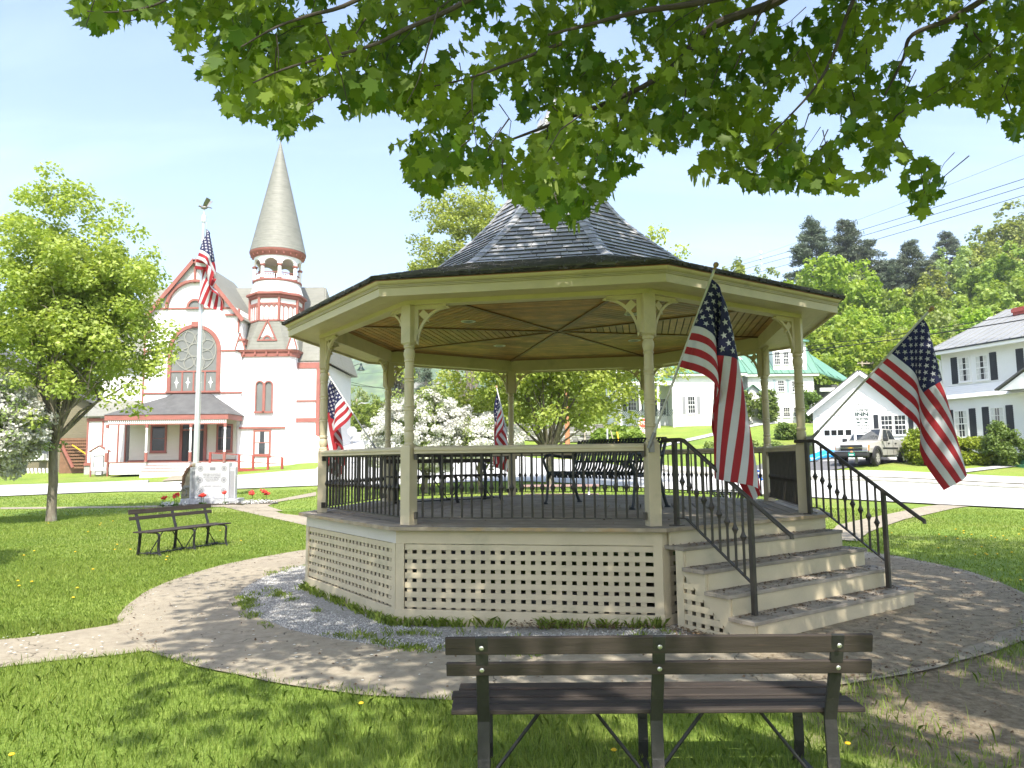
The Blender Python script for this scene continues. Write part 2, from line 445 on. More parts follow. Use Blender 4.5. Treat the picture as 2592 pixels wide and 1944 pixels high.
def _solve():
    n = len(TP); X = TP[:, :2] / 50.0
    d2 = ((X[:, None] - X[None]) ** 2).sum(-1)
    K = _ker(d2) + np.eye(n) * 2e-5
    Q = np.c_[np.ones(n), X]
    A = np.block([[K, Q], [Q.T, np.zeros((3, 3))]])
    return np.linalg.solve(A, np.r_[TP[:, 2], 0, 0, 0]), X
_TW, _TX = _solve()
def hz(x, y):
    x = np.clip(np.asarray(x, float), -70, 150); y = np.clip(np.asarray(y, float), -14, 200)
    sh = x.shape
    q = np.c_[x.ravel(), y.ravel()] / 50.0
    out = np.empty(len(q))
    for i in range(0, len(q), 20000):
        qq = q[i:i + 20000]
        d2 = ((qq[:, None] - _TX[None]) ** 2).sum(-1)
        out[i:i + 20000] = _ker(d2) @ _TW[:-3] + _TW[-3] + qq @ _TW[-2:]
    return out.reshape(sh)
def h1(x, y): return float(hz(np.array([x]), np.array([y]))[0])
def on(u, v, D):
    """ground point under a surveyed pixel: take x,y from the survey, z from the terrain"""
    p = P(u, v, D); return Vector((p.x, p.y, h1(p.x, p.y)))

# ------------------------------------------------------------------ ground materials
def grass_material():
    m, nt, out = new_mat('lawn_grass')
    p = nd(nt, 'ShaderNodeBsdfPrincipled'); L(nt, p.outputs[0], out.inputs[0])
    p.inputs['Roughness'].default_value = 0.85; p.inputs['Specular IOR Level'].default_value = 0.2
    v = coords(nt)
    a = ramp(nt, noise(nt, 26, 6, 0.7, v), [(0.3, (0.125, 0.185, 0.03)), (0.52, (0.22, 0.295, 0.055)), (0.75, (0.32, 0.38, 0.11))])
    b = ramp(nt, noise(nt, 0.35, 4, 0.6, v), [(0.35, (0.72, 0.82, 0.7)), (0.7, (1.15, 1.1, 1.0))])
    c = mixc(nt, 1.0, a, b, 'MULTIPLY')
    # dry, thin turf on the banks
    dry = step(nt, noise(nt, 0.16, 5, 0.65, v), 0.52, 0.68)
    c = mixc(nt, dry, c, mixc(nt, 0.55, c, (0.26, 0.22, 0.09)))
    # trodden soil between the bench and the steps
    geo = nd(nt, 'ShaderNodeNewGeometry')
    acc = None
    nz = noise(nt, 1.9, 6, 0.7, v)
    for cx, cy, r in ((3.6, 4.9, 2.1), (2.6, 6.3, 1.5), (5.2, 6.2, 1.2)):
        d = nd(nt, 'ShaderNodeVectorMath', operation='DISTANCE'); L(nt, geo.outputs['Position'], d.inputs[0]); d.inputs[1].default_value = (cx, cy, 0)
        s = nd(nt, 'ShaderNodeMath', operation='MULTIPLY_ADD'); L(nt, nz, s.inputs[0]); s.inputs[1].default_value = 2.6; s.inputs[2].default_value = -1.3
        ad = nd(nt, 'ShaderNodeMath', operation='ADD'); L(nt, d.outputs['Value'], ad.inputs[0]); L(nt, s.outputs[0], ad.inputs[1])
        k = step(nt, ad.outputs[0], r, r * 0.6)
        if acc is None: acc = k
        else:
            mx = nd(nt, 'ShaderNodeMath', operation='MAXIMUM'); L(nt, acc, mx.inputs[0]); L(nt, k, mx.inputs[1]); acc = mx.outputs[0]
    soil = ramp(nt, noise(nt, 16, 6, 0.7, v), [(0.3, (0.125, 0.095, 0.06)), (0.55, (0.25, 0.205, 0.14)), (0.8, (0.34, 0.29, 0.21))])
    c = mixc(nt, acc, c, soil)
    # forest floor under the hillside trees
    sx = nd(nt, 'ShaderNodeSeparateXYZ'); L(nt, geo.outputs['Position'], sx.inputs[0])
    fl = nd(nt, 'ShaderNodeMath', operation='MULTIPLY'); L(nt, step(nt, sx.outputs[0], 8, 14), fl.inputs[0]); L(nt, step(nt, sx.outputs[1], 64, 68), fl.inputs[1])
    c = mixc(nt, fl.outputs[0], c, ramp(nt, noise(nt, 0.8, 6, 0.7, v), [(0.3, (0.022, 0.036, 0.010)), (0.7, (0.075, 0.10, 0.028))]))
    L(nt, c, p.inputs['Base Color'])
    L(nt, bump(nt, noise(nt, 60, 5, 0.7, v), 0.6, 0.03), p.inputs['Normal'])
    return m
M['lawn'] = grass_material()

def ground_mat(name, c0, c1, c2, scale, rough=0.9, litter=None, lamt=0.6, lscale=7, bstr=0.4, big=None, cracks=False):
    m, nt, out = new_mat(name)
    p = nd(nt, 'ShaderNodeBsdfPrincipled'); L(nt, p.outputs[0], out.inputs[0]); p.inputs['Roughness'].default_value = rough
    p.inputs['Specular IOR Level'].default_value = 0.25
    v = coords(nt)
    c = ramp(nt, noise(nt, scale, 7, 0.7, v), [(0.28, c0), (0.5, c1), (0.75, c2)])
    if big: c = mixc(nt, step(nt, noise(nt, 0.7, 4, 0.6, v), 0.45, 0.7), c, big)
    if litter:
        c = mixc(nt, step(nt, noise(nt, lscale, 6, 0.75, v, dist=0.4), lamt, lamt + 0.1), c, litter)
    if cracks:
        vo = nd(nt, 'ShaderNodeTexVoronoi', feature='DISTANCE_TO_EDGE'); vo.inputs['Scale'].default_value = 0.33
        dd = nd(nt, 'ShaderNodeVectorMath', operation='ADD'); L(nt, v, dd.inputs[0]); L(nt, noise(nt, 1.5, 4, 0.6, v, out=1), dd.inputs[1])
        L(nt, dd.outputs[0], vo.inputs['Vector'])
        c = mixc(nt, step(nt, vo.outputs['Distance'], 0.004, 0.001), c, (0.10, 0.085, 0.06))
    L(nt, c, p.inputs['Base Color'])
    L(nt, bump(nt, noise(nt, scale * 3, 5, 0.7, v), bstr, 0.01), p.inputs['Normal'])
    return m
M['concrete'] = ground_mat('old_concrete', (0.225, 0.19, 0.14), (0.325, 0.282, 0.212), (0.40, 0.355, 0.275), 9, litter=(0.17, 0.12, 0.07), lamt=0.62, lscale=14, cracks=True, big=(0.27, 0.235, 0.18))
M['soil'] = ground_mat('sandy_soil', (0.14, 0.108, 0.07), (0.28, 0.23, 0.16), (0.38, 0.325, 0.24), 10, litter=(0.13, 0.085, 0.05), lamt=0.57, lscale=8, bstr=0.9)
M['gravel'] = ground_mat('white_gravel_fines', (0.14, 0.13, 0.105), (0.33, 0.32, 0.30), (0.55, 0.54, 0.52), 34, litter=(0.10, 0.13, 0.035), lamt=0.60, lscale=2.6, bstr=1.0)
M['asphalt_pale'] = ground_mat('pale_road', (0.46, 0.455, 0.445), (0.53, 0.525, 0.51), (0.60, 0.595, 0.58), 3, litter=(0.38, 0.37, 0.35), lamt=0.66, lscale=1.2, bstr=0.15)
M['asphalt'] = ground_mat('asphalt', (0.10, 0.10, 0.105), (0.14, 0.14, 0.145), (0.19, 0.19, 0.19), 8, bstr=0.2)
M['kerb'] = ground_mat('kerb_concrete', (0.36, 0.345, 0.31), (0.48, 0.46, 0.42), (0.58, 0.56, 0.52), 4, bstr=0.2)
M['walk'] = ground_mat('grey_walk', (0.34, 0.34, 0.335), (0.42, 0.42, 0.41), (0.50, 0.50, 0.49), 4, bstr=0.2)

# ------------------------------------------------------------------ ground sheets
def build_ground():
    def lines(a, b, s, ext):
        core = np.arange(a, b + 1e-6, s)
        out = [core]; lo, hi, k = a, b, s
        l, h = [], []
        while lo > -ext:
            k *= 1.35; lo -= k; hi += k; l.append(lo); h.append(hi)
        return np.r_[np.array(l[::-1]), core, np.array(h)]
    xs = lines(-30, 34, 0.5, 1500); ys = lines(-8, 66, 0.5, 1500)
    X, Y = np.meshgrid(xs, ys)
    Z = hz(X, Y)
    V = np.c_[X.ravel(), Y.ravel(), Z.ravel()]
    nx, ny = len(xs), len(ys)
    i = np.arange(ny - 1)[:, None] * nx + np.arange(nx - 1)[None]
    F = np.stack([i, i + 1, i + nx + 1, i + nx], -1).reshape(-1, 4)
    o = big_mesh('ground', V, F, M['lawn'], smooth=True)
    tag(o, kind='structure')
build_ground()

def strip(name, A, B, mat, off, n=4, sub=1.0, label=None):
    """sheet between two polylines, draped on the terrain"""
    def res(pl, k):
        pl = np.array([tuple(p)[:2] for p in pl], float)
        d = np.r_[0, np.cumsum(np.hypot(*np.diff(pl, axis=0).T))]
        t = np.linspace(0, d[-1], k)
        return np.c_[np.interp(t, d, pl[:, 0]), np.interp(t, d, pl[:, 1])]
    ln = sum((Vector(tuple(A[i + 1])[:2]) - Vector(tuple(A[i])[:2])).length for i in range(len(A) - 1))
    k = max(3, int(ln / sub) + 1)
    a, b = res(A, k), res(B, k)
    t = np.linspace(0, 1, n + 1)
    Q = a[:, None] * (1 - t)[None, :, None] + b[:, None] * t[None, :, None]
    Z = hz(Q[..., 0], Q[..., 1]) + off
    V = np.c_[Q[..., 0].ravel(), Q[..., 1].ravel(), Z.ravel()]
    i = np.arange(k - 1)[:, None] * (n + 1) + np.arange(n)[None]
    F = np.stack([i, i + 1, i + n + 2, i + n + 1], -1).reshape(-1, 4)
    p0, p1, p2 = V[F[0][0]], V[F[0][1]], V[F[0][3]]
    if np.cross(p1 - p0, p2 - p0)[2] < 0: F = F[:, ::-1]
    o = big_mesh(name, V, F, mat, smooth=True)
    return tag(o, kind='structure')

def ring(name, r0, r1, a0, a1, mat, off, jit=0.0, n=120, nr=4):
    ph = rng.uniform(0, 6, 6)
    V, F = [], []
    for i in range(n + 1):
        a = math.radians(a0 + (a1 - a0) * i / n)
        w = jit * (math.sin(7 * a + ph[0]) + 0.7 * math.sin(17 * a + ph[1]) + 0.5 * math.sin(41 * a + ph[2])) if jit else 0
        w2 = jit * (math.sin(6 * a + ph[3]) + 0.7 * math.sin(19 * a + ph[4]) + 0.5 * math.sin(37 * a + ph[5])) if jit else 0
        for j in range(nr + 1):
            r = (r0 + w2) * (1 - j / nr) + (r1 + w) * j / nr
            V.append((GC.x + r * math.cos(a), GC.y + r * math.sin(a), 0))
    V = np.array(V); V[:, 2] = hz(V[:, 0], V[:, 1]) + off
    i = np.arange(n)[:, None] * (nr + 1) + np.arange(nr)[None]
    F = np.stack([i, i + 1, i + nr + 2, i + nr + 1], -1).reshape(-1, 4)
    return tag(big_mesh(name, V, F, mat, smooth=True), kind='structure')

ring('path', 4.40, 5.68, -187, 175, M['concrete'], 0.016, 0.018)
ring('gravel_bed', 1.5, 4.52, -275, -73, M['gravel'], 0.010)
ring('bare_earth', 1.5, 5.55, -75, 12, M['soil'], 0.021, 0.05)
A = [(0, 1620), (120, 1605), (235, 1588), (318, 1574), (350, 1530)]
B = [(0, 1688), (160, 1668), (300, 1656), (415, 1640), (600, 1660)]
strip('path', [Vector((-14, 8.6, 0))] + [G(*p) for p in A], [Vector((-14, 7.6, 0))] + [G(*p) for p in B], M['concrete'], 0.012, sub=0.4)
strip('path', [G(880, 1364), G(774, 1340), G(651, 1317), G(564, 1298), G(325, 1297.5), G(0, 1296)],
      [G(880, 1336), G(776, 1320), G(710, 1314), G(672, 1298), G(580, 1292.5), G(325, 1293), G(0, 1291.5)], M['concrete'], 0.012, sub=0.5)
strip('path', [G(716, 1309), G(676, 1297), G(703, 1288), G(800, 1274)], [G(640, 1308), G(610, 1295), G(680, 1286), G(800, 1264.5)], M['concrete'], 0.020, sub=0.5)
strip('path', [G(2085, 1372), G(2120, 1337), G(2180, 1322), G(2330, 1290), Vector((14.9, 25.2, 0))], [G(2170, 1378), G(2200, 1354), G(2290, 1320), G(2420, 1290), Vector((16.0, 24.9, 0))], M['concrete'], 0.024, sub=0.6)

near = [P(*p) for p in [(-900, 1290, 32), (-300, 1266, 35), (0, 1258, 36), (307, 1246, 37), (459, 1245, 37.5), (600, 1239, 38), (800, 1231, 38), (1000, 1229, 37), (1190, 1221, 36), (1350, 1221, 35), (1600, 1234, 33), (1740, 1243, 31), (1930, 1254, 28.5), (2100, 1264, 26.5), (2592, 1290, 22.8), (3300, 1340, 18)]]
far = [P(*p) for p in [(-900, 1262, 40), (-300, 1245, 42), (0, 1237, 43), (376, 1224, 44), (470, 1219, 44.3), (599, 1211, 45), (801, 1195, 46.5), (900, 1175, 50), (1100, 1158, 55), (1310, 1153, 56), (1450, 1165, 50), (1600, 1185, 43), (1700, 1199, 39), (1930, 1213, 36), (2055, 1218, 34), (2592, 1240, 30), (3300, 1275, 25)]]
strip('road', near, far, M['asphalt_pale'], 0.05, n=10)
strip('road', [P(790, 1196, 46), P(826, 1150, 55), P(850, 1120, 62), P(866, 1097, 76), P(880, 1084, 95)], [P(1110, 1158, 55), P(1010, 1130, 63), P(985, 1110, 72), P(955, 1092, 84), P(925, 1084, 96)], M['asphalt_pale'], 0.07, n=8)
def kerb(pts, w=0.25, h=0.16):
    q = [P(*p) for p in pts]; mb = MB()
    q2 = []
    for i in range(len(q) - 1):
        k = max(1, int((q[i + 1] - q[i]).length / 1.5))
        for j in range(k): q2.append(q[i].lerp(q[i + 1], j / k))
    q2.append(q[-1])
    for a, b in zip(q2[:-1], q2[1:]):
        a = Vector((a.x, a.y, h1(a.x, a.y) + h / 2 + .03)); b = Vector((b.x, b.y, h1(b.x, b.y) + h / 2 + .03))
        mb.bar(a, b, w, h)
    tag(mb.build('kerb', M['kerb'], bevel=0.02), kind='structure')
kerb([(-300, 1244, 42.3), (0, 1236, 43.3), (376, 1222.5, 44.3)])
kerb([(545, 1213.5, 45), (599, 1210, 45.2), (801, 1193.5, 46.7)])
kerb([(1600, 1184.5, 43.2), (1700, 1198, 39.2), (1930, 1212, 36.2), (2055, 1217, 34.2), (2592, 1239, 30.2), (3300, 1273, 25.3)])
strip('pavement', [P(1600, 1181, 44), P(1700, 1194, 40.2), (P(1930, 1208, 37.2)), P(2055, 1213, 35.2), P(2592, 1234, 31.2), P(3300, 1265, 26.4)],
      [P(1600, 1172, 46), P(1700, 1186, 42), P(1930, 1201, 38.8), P(2055, 1204.5, 37), P(2592, 1222, 32.8), P(3300, 1250, 28)], M['kerb'], 0.06, n=3)
strip('path', [P(410, 1216, 45), P(452, 1196, 51.5)], [P(545, 1208, 45.4), P(520, 1195, 51.5)], M['concrete'], 0.06, n=6)
strip('driveway', [P(1880, 1200, 38.9), P(1990, 1205, 37.4), P(2100, 1202, 36.6), P(2230, 1184, 38.4), P(2330, 1172, 40)],
      [P(1930, 1174, 41), P(2000, 1164, 42.4), P(2062, 1161, 42.8), P(2150, 1159, 42.9), P(2300, 1161, 42.9)], M['asphalt'], 0.05, n=10)
strip('path', [P(1640, 1137, 49), P(1700, 1127, 50.5), P(1790, 1115, 53), P(1867, 1104, 56), P(1990, 1085, 61)],
      [P(1650, 1125, 50.4), P(1700, 1116, 52), P(1790, 1104, 54.5), P(1867, 1093, 58), P(1975, 1079, 62)], M['walk'], 0.05, n=3)
strip('path', [P(2438, 1214, 34.4), P(2592, 1187, 36.3), P(2700, 1170, 38)], [P(2360, 1210, 34.6), P(2592, 1180, 37.2), P(2700, 1164, 39)], M['walk'], 0.05, n=3)

# far valley wall
def mountain():
    xs = np.linspace(-1500, 900, 121); ys = np.linspace(650, 1900, 60)
    X, Y = np.meshgrid(xs, ys)
    t = np.clip((Y - 650) / 900, 0, 1)
    rid = 250 + 60 * np.sin(X / 230 + 1) + 35 * np.sin(X / 97 + 2) - np.clip(-X - 520, 0, 900) * 0.10 - np.clip(X + 80, 0, 900) * 0.28
    Z = 8 + rid * (1 - (1 - t) ** 1.7) * (1 + 0.10 * np.sin(X / 70 + Y / 130) * np.sin(Y / 90 + 2))
    Z += 14 * np.sin(X / 41 + Y / 60) * t + rng.normal(0, 1.6, X.shape)
    nx, ny = len(xs), len(ys)
    i = np.arange(ny - 1)[:, None] * nx + np.arange(nx - 1)[None]
    F = np.stack([i, i + 1, i + nx + 1, i + nx], -1).reshape(-1, 4)
    m, nt, out = new_mat('wooded_mountain')
    p = nd(nt, 'ShaderNodeBsdfPrincipled'); L(nt, p.outputs[0], out.inputs[0]); p.inputs['Roughness'].default_value = 0.95
    v = coords(nt)
    c = ramp(nt, noise(nt, 0.012, 8, 0.72, v), [(0.38, (0.055, 0.105, 0.05)), (0.5, (0.10, 0.165, 0.06)), (0.66, (0.165, 0.19, 0.10))])
    vo = nd(nt, 'ShaderNodeTexVoronoi'); vo.inputs['Scale'].default_value = 0.09; L(nt, v, vo.inputs['Vector'])
    c = mixc(nt, 0.5, c, mixc(nt, 1.0, c, ramp(nt, vo.outputs['Distance'], [(0.1, (1.5, 1.5, 1.4)), (0.7, (0.4, 0.45, 0.5))]), 'MULTIPLY'))
    L(nt, c, p.inputs['Base Color'])
    tag(big_mesh('mountain', np.c_[X.ravel(), Y.ravel(), Z.ravel()], F, m, smooth=True), kind='structure')
mountain()
# ------------------------------------------------------------------ gazebo
gz = thing('gazebo', 'cream octagonal wooden bandstand with bell-shaped shingled roof and lattice skirt', 'gazebo', (GC.x, GC.y, 0))
DZ = 1.005
A8 = [TH + k * PI / 4 for k in range(8)]
def oct(k, r, z, t=0.0):
    """corner k of an octagon of corner radius r; t slides towards corner k+1"""
    a, b = A8[k % 8], A8[(k + 1) % 8]
    p = Vector((GC.x + r * math.cos(a), GC.y + r * math.sin(a), z)); q = Vector((GC.x + r * math.cos(b), GC.y + r * math.sin(b), z))
    return p.lerp(q, t)
def nrm(k):
    a = A8[k % 8] + PI / 8
    return Vector((math.cos(a), math.sin(a), 0))
def tan(k):
    n = nrm(k); return Vector((-n.y, n.x, 0))
def slab(mb, k, r0, r1, z0, z1, m=0, tone=None, t0=0.0, t1=1.0):
    mb.hexa([oct(k, r1, z0, t0), oct(k, r1, z0, t1), oct(k, r0, z0, t1), oct(k, r0, z0, t0),
             oct(k, r1, z1, t0), oct(k, r1, z1, t1), oct(k, r0, z1, t1), oct(k, r0, z1, t0)], m, tone)

# floor: boards run parallel to each side
mb = MB()
for k in range(8):
    r = 3.70; i = 0
    while r > 0.2:
        w = 0.152 if i else 0.15
        mb_t = rng.uniform(0, 1)
        slab(mb, k, max(r - w + 0.006, 0.05), r, DZ - 0.04, DZ + (0.0 if i else 0.004), 0 if i else 0, mb_t)
        r -= w / math.cos(PI / 8); i += 1
mb.build('floor', M['deck'], gz, tones=True)
mb = MB()
for k in range(8): slab(mb, k, 3.703, 3.712, DZ - 0.036, DZ - 0.001)
mb.build('floor_edge', M['deck_edge'], gz)

# skirt: frieze board, lattice, base board per side
def lattice(mb, p0, tdir, ndir, W, z0, z1, px, pz, sw, top=None):
    """crossed slats: horizontals in front of verticals, clipped under top(x)"""
    n = int(W / px) + 1
    for i in range(n):
        x = 0.02 + i * px
        if x + sw > W: break
        zt = z1 if top is None else min(z1, top(x + sw / 2))
        if zt - z0 < 0.04: continue
        c = p0 + tdir * (x + sw / 2) - ndir * 0.016
        mb.box((c.x, c.y, (z0 + zt) / 2), (sw, 0.012, zt - z0), math.atan2(tdir.y, tdir.x))
    z = z0 + 0.02
    while z + sw < z1 + 0.02:
        x1 = W
        if top is not None:
            xs = [W * j / 60 for j in range(61) if top(W * j / 60) >= z + sw]
            if not xs: break
            x1 = max(xs)
        zz = min(z + sw, z1)
        c = p0 + tdir * (x1 / 2)
        mb.box((c.x, c.y, (z + zz) / 2), (x1, 0.012, zz - z), math.atan2(tdir.y, tdir.x))
        z += pz
for k in range(8):
    mb = MB()
    slab(mb, k, 3.575, 3.605, 0.825, 0.962)
    tag(mb.build('frieze_board', M['cream_dull'] if k == 0 else M['cream'], gz, bevel=0.003), 'bare pale board with thin primer' if k == 0 else None)
    mb = MB(); slab(mb, k, 3.585, 3.618, -0.03, 0.155)
    mb.build('base_board', M['cream'], gz, bevel=0.003)
    mb = MB()
    t, n = tan(k), nrm(k)
    side = (oct(k, 3.60, 0) - oct(k, 3.60, 0, 1)).length
    for s in (0, 1):
        q = oct(k, 3.598, 0, s) + t * (0.045 if s == 0 else -0.045)
        mb.box((q.x, q.y, 0.49), (0.09, 0.024, 0.672), math.atan2(t.y, t.x))
    p0 = oct(k, 3.588, 0) + t * 0.09
    lattice(mb, p0, t, n, side - 0.18, 0.155, 0.825, 0.105, 0.0975, 0.058)
    mb.build('lattice_panel', M['cream'], gz)

# posts
def post_obj(k):
    c = oct(k, GR, 0); a = A8[k]
    mb = MB()
    h = 0.0655
    mb.box((c.x, c.y, (DZ + 1.835) / 2), (2 * h, 2 * h, 1.835 - DZ), a)
    # chamfered top of the lower block and foot of the upper block
    def frust(z0, r0, z1, r1):
        q = []
        for z, r in ((z0, r0), (z1, r1)):
            for i in range(4):
                an = a + PI / 4 + i * PI / 2
                q.append((c.x + r * math.cos(an), c.y + r * math.sin(an), z))
        mb.hexa(q)
    R2 = h * math.sqrt(2)
    frust(1.835, R2, 1.862, 0.062 * 1.2)
    frust(2.955, 0.05, 2.985, R2)
    mb.box((c.x, c.y, (2.985 + 3.41) / 2), (2 * h, 2 * h, 3.41 - 2.985), a)
    prof = [(.056, 1.855), (.062, 1.872), (.045, 1.89), (.052, 1.91), (.0575, 1.935), (.058, 1.965), (.053, 1.99), (.045, 2.01), (.056, 2.018), (.057, 2.04), (.047, 2.052),
            (.050, 2.10), (.053, 2.17), (.054, 2.236), (.061, 2.243), (.061, 2.252), (.053, 2.258), (.053, 2.274), (.061, 2.28), (.061, 2.289), (.054, 2.296),
            (.053, 2.45), (.052, 2.55), (.059, 2.556), (.059, 2.565), (.051, 2.57), (.051, 2.585), (.059, 2.592), (.059, 2.602), (.051, 2.61), (.0495, 2.70), (.048, 2.775),
            (.057, 2.783), (.057, 2.795), (.048, 2.803), (.055, 2.825), (.0615, 2.855), (.062, 2.88), (.057, 2.905), (.046, 2.925), (.06, 2.935), (.061, 2.952), (.052, 2.962), (.05, 2.974)]
    mb.lathe(prof, (c.x, c.y, 0), 20)
    return mb.build('post', M['cream'], gz, smooth=True, bevel=0.003)
for k in range(8): post_obj(k)

# curved corner brackets on both sides of every post
def bracket(k, s):
    j = k if s > 0 else (k - 1) % 8
    t = tan(j) * s
    n = nrm(j)
    c = oct(k, GR, 0) + t * 0.064
    zt = 3.405
    Wd, Hd, th = 0.36, 0.40, 0.036
    mb = MB()
    off = n * th
    o = c - n * (th / 2)
    def pt(x, z): return o + t * x + Vector((0, 0, zt - z))
    mb.prism([pt(0, 0), pt(Wd, 0), pt(Wd, .045), pt(.045, .045), pt(.045, Hd), pt(0, Hd)], off)
    # arc brace from the post foot to the beam
    N = 10; inner, outer = [], []
    for i in range(N + 1):
        a = PI / 2 * i / N
        inner.append((Wd + 0.02 - (Wd - 0.0) * math.cos(a) - 0.0, Hd + 0.02 - (Hd + 0.0) * math.sin(a)))
    arc = [(x, z) for x, z in inner]
    arc2 = [(x + 0.028 * 0.75, z + 0.028 * 0.75) for x, z in inner]
    for i in range(N):
        q = [arc[i], arc[i + 1], arc2[i + 1], arc2[i]]
        mb.prism([pt(max(0.0, x), max(0.0, z)) for x, z in q], off)
    # little trefoil drop in the corner
    mb.prism([pt(.045, .10), pt(.10, .045), pt(.155, .10), pt(.14, .14), pt(.165, .19), pt(.125, .172), pt(.10, .155)], off * 0.8)
    mb.build('corner_bracket', M['cream'], gz)
for k in range(8):
    for s in (1, -1): bracket(k, s)

# beam, soffit, cornice
mb = MB()
for k in range(8): slab(mb, k, 3.325, 3.475, 3.405, 3.635)
mb.build('beam', M['cream'], gz, bevel=0.004)
mb = MB()
for k in range(8):
    for r0, r1, dz in ((3.475, 3.60, 0.0), (3.603, 3.74, 0.0), (3.743, 3.872, 0.0)):
        slab(mb, k, r0, r1, 3.455 + dz, 3.475 + dz)
mb.build('soffit', M['cream'], gz)
mb = MB()
for k in range(8):
    slab(mb, k, 3.872, 3.893, 3.425, 3.508)
    slab(mb, k, 3.872, 3.886, 3.508, 3.515); slab(mb, k, 3.872, 3.908, 3.515, 3.524); slab(mb, k, 3.872, 3.884, 3.524, 3.530); slab(mb, k, 3.872, 3.910, 3.530, 3.538)
    # cyma crown: stepped curve flaring out
    prof = [(3.888, 3.538), (3.893, 3.543), (3.906, 3.549), (3.924, 3.558), (3.935, 3.569), (3.941, 3.580)]
    for (ra, za), (rb, zb) in zip(prof[:-1], prof[1:]):
        mb.hexa([oct(k, ra, za), oct(k, ra, za, 1), oct(k, 3.872, za, 1), oct(k, 3.872, za), oct(k, rb, zb), oct(k, rb, zb, 1), oct(k, 3.872, zb, 1), oct(k, 3.872, zb)])
mb.build('cornice', M['cream'], gz)
mb = MB()
for k in range(8): slab(mb, k, 3.80, 3.949, 3.580, 3.587)
mb.build('drip_edge', M['church_red'], gz)

# boarded ceiling
mb = MB()
for k in range(8):
    r = 3.325
    while r > 0.12:
        slab(mb, k, max(r - 0.088, 0.02), r, 3.605, 3.62, 0, rng.uniform(0, 1))
        r -= 0.104
mb.build('ceiling', M['ceil'], gz, tones=True)
mb = MB()
for k in range(8): slab(mb, k, 0.0, 3.33, 3.621, 3.63)
mb.build('ceiling_backing', M['shingle_edge'], gz)
for k in range(8):
    mb = MB(); mb.bar(GC + Vector((0, 0, 3.598)), oct(k, 3.31, 3.598), 0.055, 0.016)
    mb.build('ceiling_batten', M['batten'], gz)
for k in (0, 2, 4, 6):
    a = A8[k] + PI / 8
    c = GC + Vector((1.58 * math.cos(a), 1.58 * math.sin(a), 3.597))
    mb = MB(); mb.lathe([(.07, .012), (.10, .010), (.105, 0.0), (.085, -.006), (.072, 0.0)], c, 24)
    o = mb.build('recessed_light', M['white'], gz, smooth=True)
    mb = MB(); mb.lathe([(.068, -.004), (.066, -.006), (.03, -.004)], c, 20)
    mb.build('lamp_lens', M['granite_dark'], o, smooth=True)

# bell-shaped roof, every shingle laid by hand
RP = [(3.975, 3.605), (3.35, 3.795), (2.714, 3.985), (2.25, 4.135), (1.89, 4.40), (1.52, 4.70), (1.225, 4.965), (1.0, 5.205), (0.78, 5.50), (0.597, 5.79), (0.451, 6.09), (0.35, 6.40), (0.263, 6.74), (0.22, 6.88)]
_s = [0.0]
for (ra, za), (rb, zb) in zip(RP[:-1], RP[1:]): _s.append(_s[-1] + math.hypot((ra - rb) * math.cos(PI / 8), za - zb))
def rprof(s): return float(np.interp(s, _s, [p[0] for p in RP])), float(np.interp(s, _s, [p[1] for p in RP]))
mb = MB(); cap = MB()
S1 = _s[-1]; ncourse = 41; dS = S1 / ncourse
for i in range(ncourse):
    s0, s1 = i * dS, (i + 1) * dS + 0.04
    (ra, za), (rb, zb) = rprof(s0), rprof(min(s1, S1))
    lift = 0.027
    for k in range(8):
        wid = (oct(k, ra, 0) - oct(k, ra, 0, 1)).length
        ns = max(1, int(round(wid / 0.26)))
        cuts = [0.0] + [(j + rng.uniform(-.22, .22)) / ns + (0.5 / ns if i % 2 else 0) for j in range(0 if i % 2 else 1, ns)] + [1.0]
        cuts = sorted(c for c in cuts if 0 <= c <= 1)
        n = nrm(k)
        for a, b in zip(cuts[:-1], cuts[1:]):
            if b - a < 0.01: continue
            g = 0.005 / wid
            j0 = rng.uniform(-0.008, 0.008)
            p0, p1 = oct(k, ra, za, a + g), oct(k, ra, za, b - g)
            q0, q1 = oct(k, rb, zb, a + g), oct(k, rb, zb, b - g)
            dn = (q0 - p0); dn.normalize()
            up = (p1 - p0).cross(dn).normalized()
            p0 = p0 - dn * j0; p1 = p1 - dn * j0
            vs8 = [p0 + up * 0.002, p1 + up * 0.002, q1 - up * 0.004, q0 - up * 0.004, p0 + up * (lift + .004), p1 + up * (lift + .004), q1 + up * 0.006, q0 + up * 0.006]
            tn_ = rng.uniform(0, 1)
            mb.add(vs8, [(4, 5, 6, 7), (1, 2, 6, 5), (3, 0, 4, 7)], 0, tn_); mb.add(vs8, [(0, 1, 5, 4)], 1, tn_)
        # hip cap
        c0, c1 = oct(k, ra + 0.012, za + 0.018), oct(k, rb + 0.012, zb + 0.014)
        t1, t0 = tan(k), tan(k - 1)
        w = min(0.085, wid * 0.3)
        for tt in (t1, -t0):
            e0 = c0 + tt * w - Vector((0, 0, 0.004)); e1 = c1 + tt * w - Vector((0, 0, 0.004))
            nn = (c0 + c1) / 2 - Vector((GC.x, GC.y, (c0.z + c1.z) / 2 - 0.6)); nn.normalize()
            qd = [c0, e0, e1, c1] if tt is t1 else [e0, c0, c1, e1]
            mb.hexa([x + nn * 0.010 for x in qd] + [x + nn * (0.022 if y < 2 else 0.014) for y, x in enumerate(qd)], 0, rng.uniform(0, 1))
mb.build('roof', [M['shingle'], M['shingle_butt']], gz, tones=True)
mb = MB()
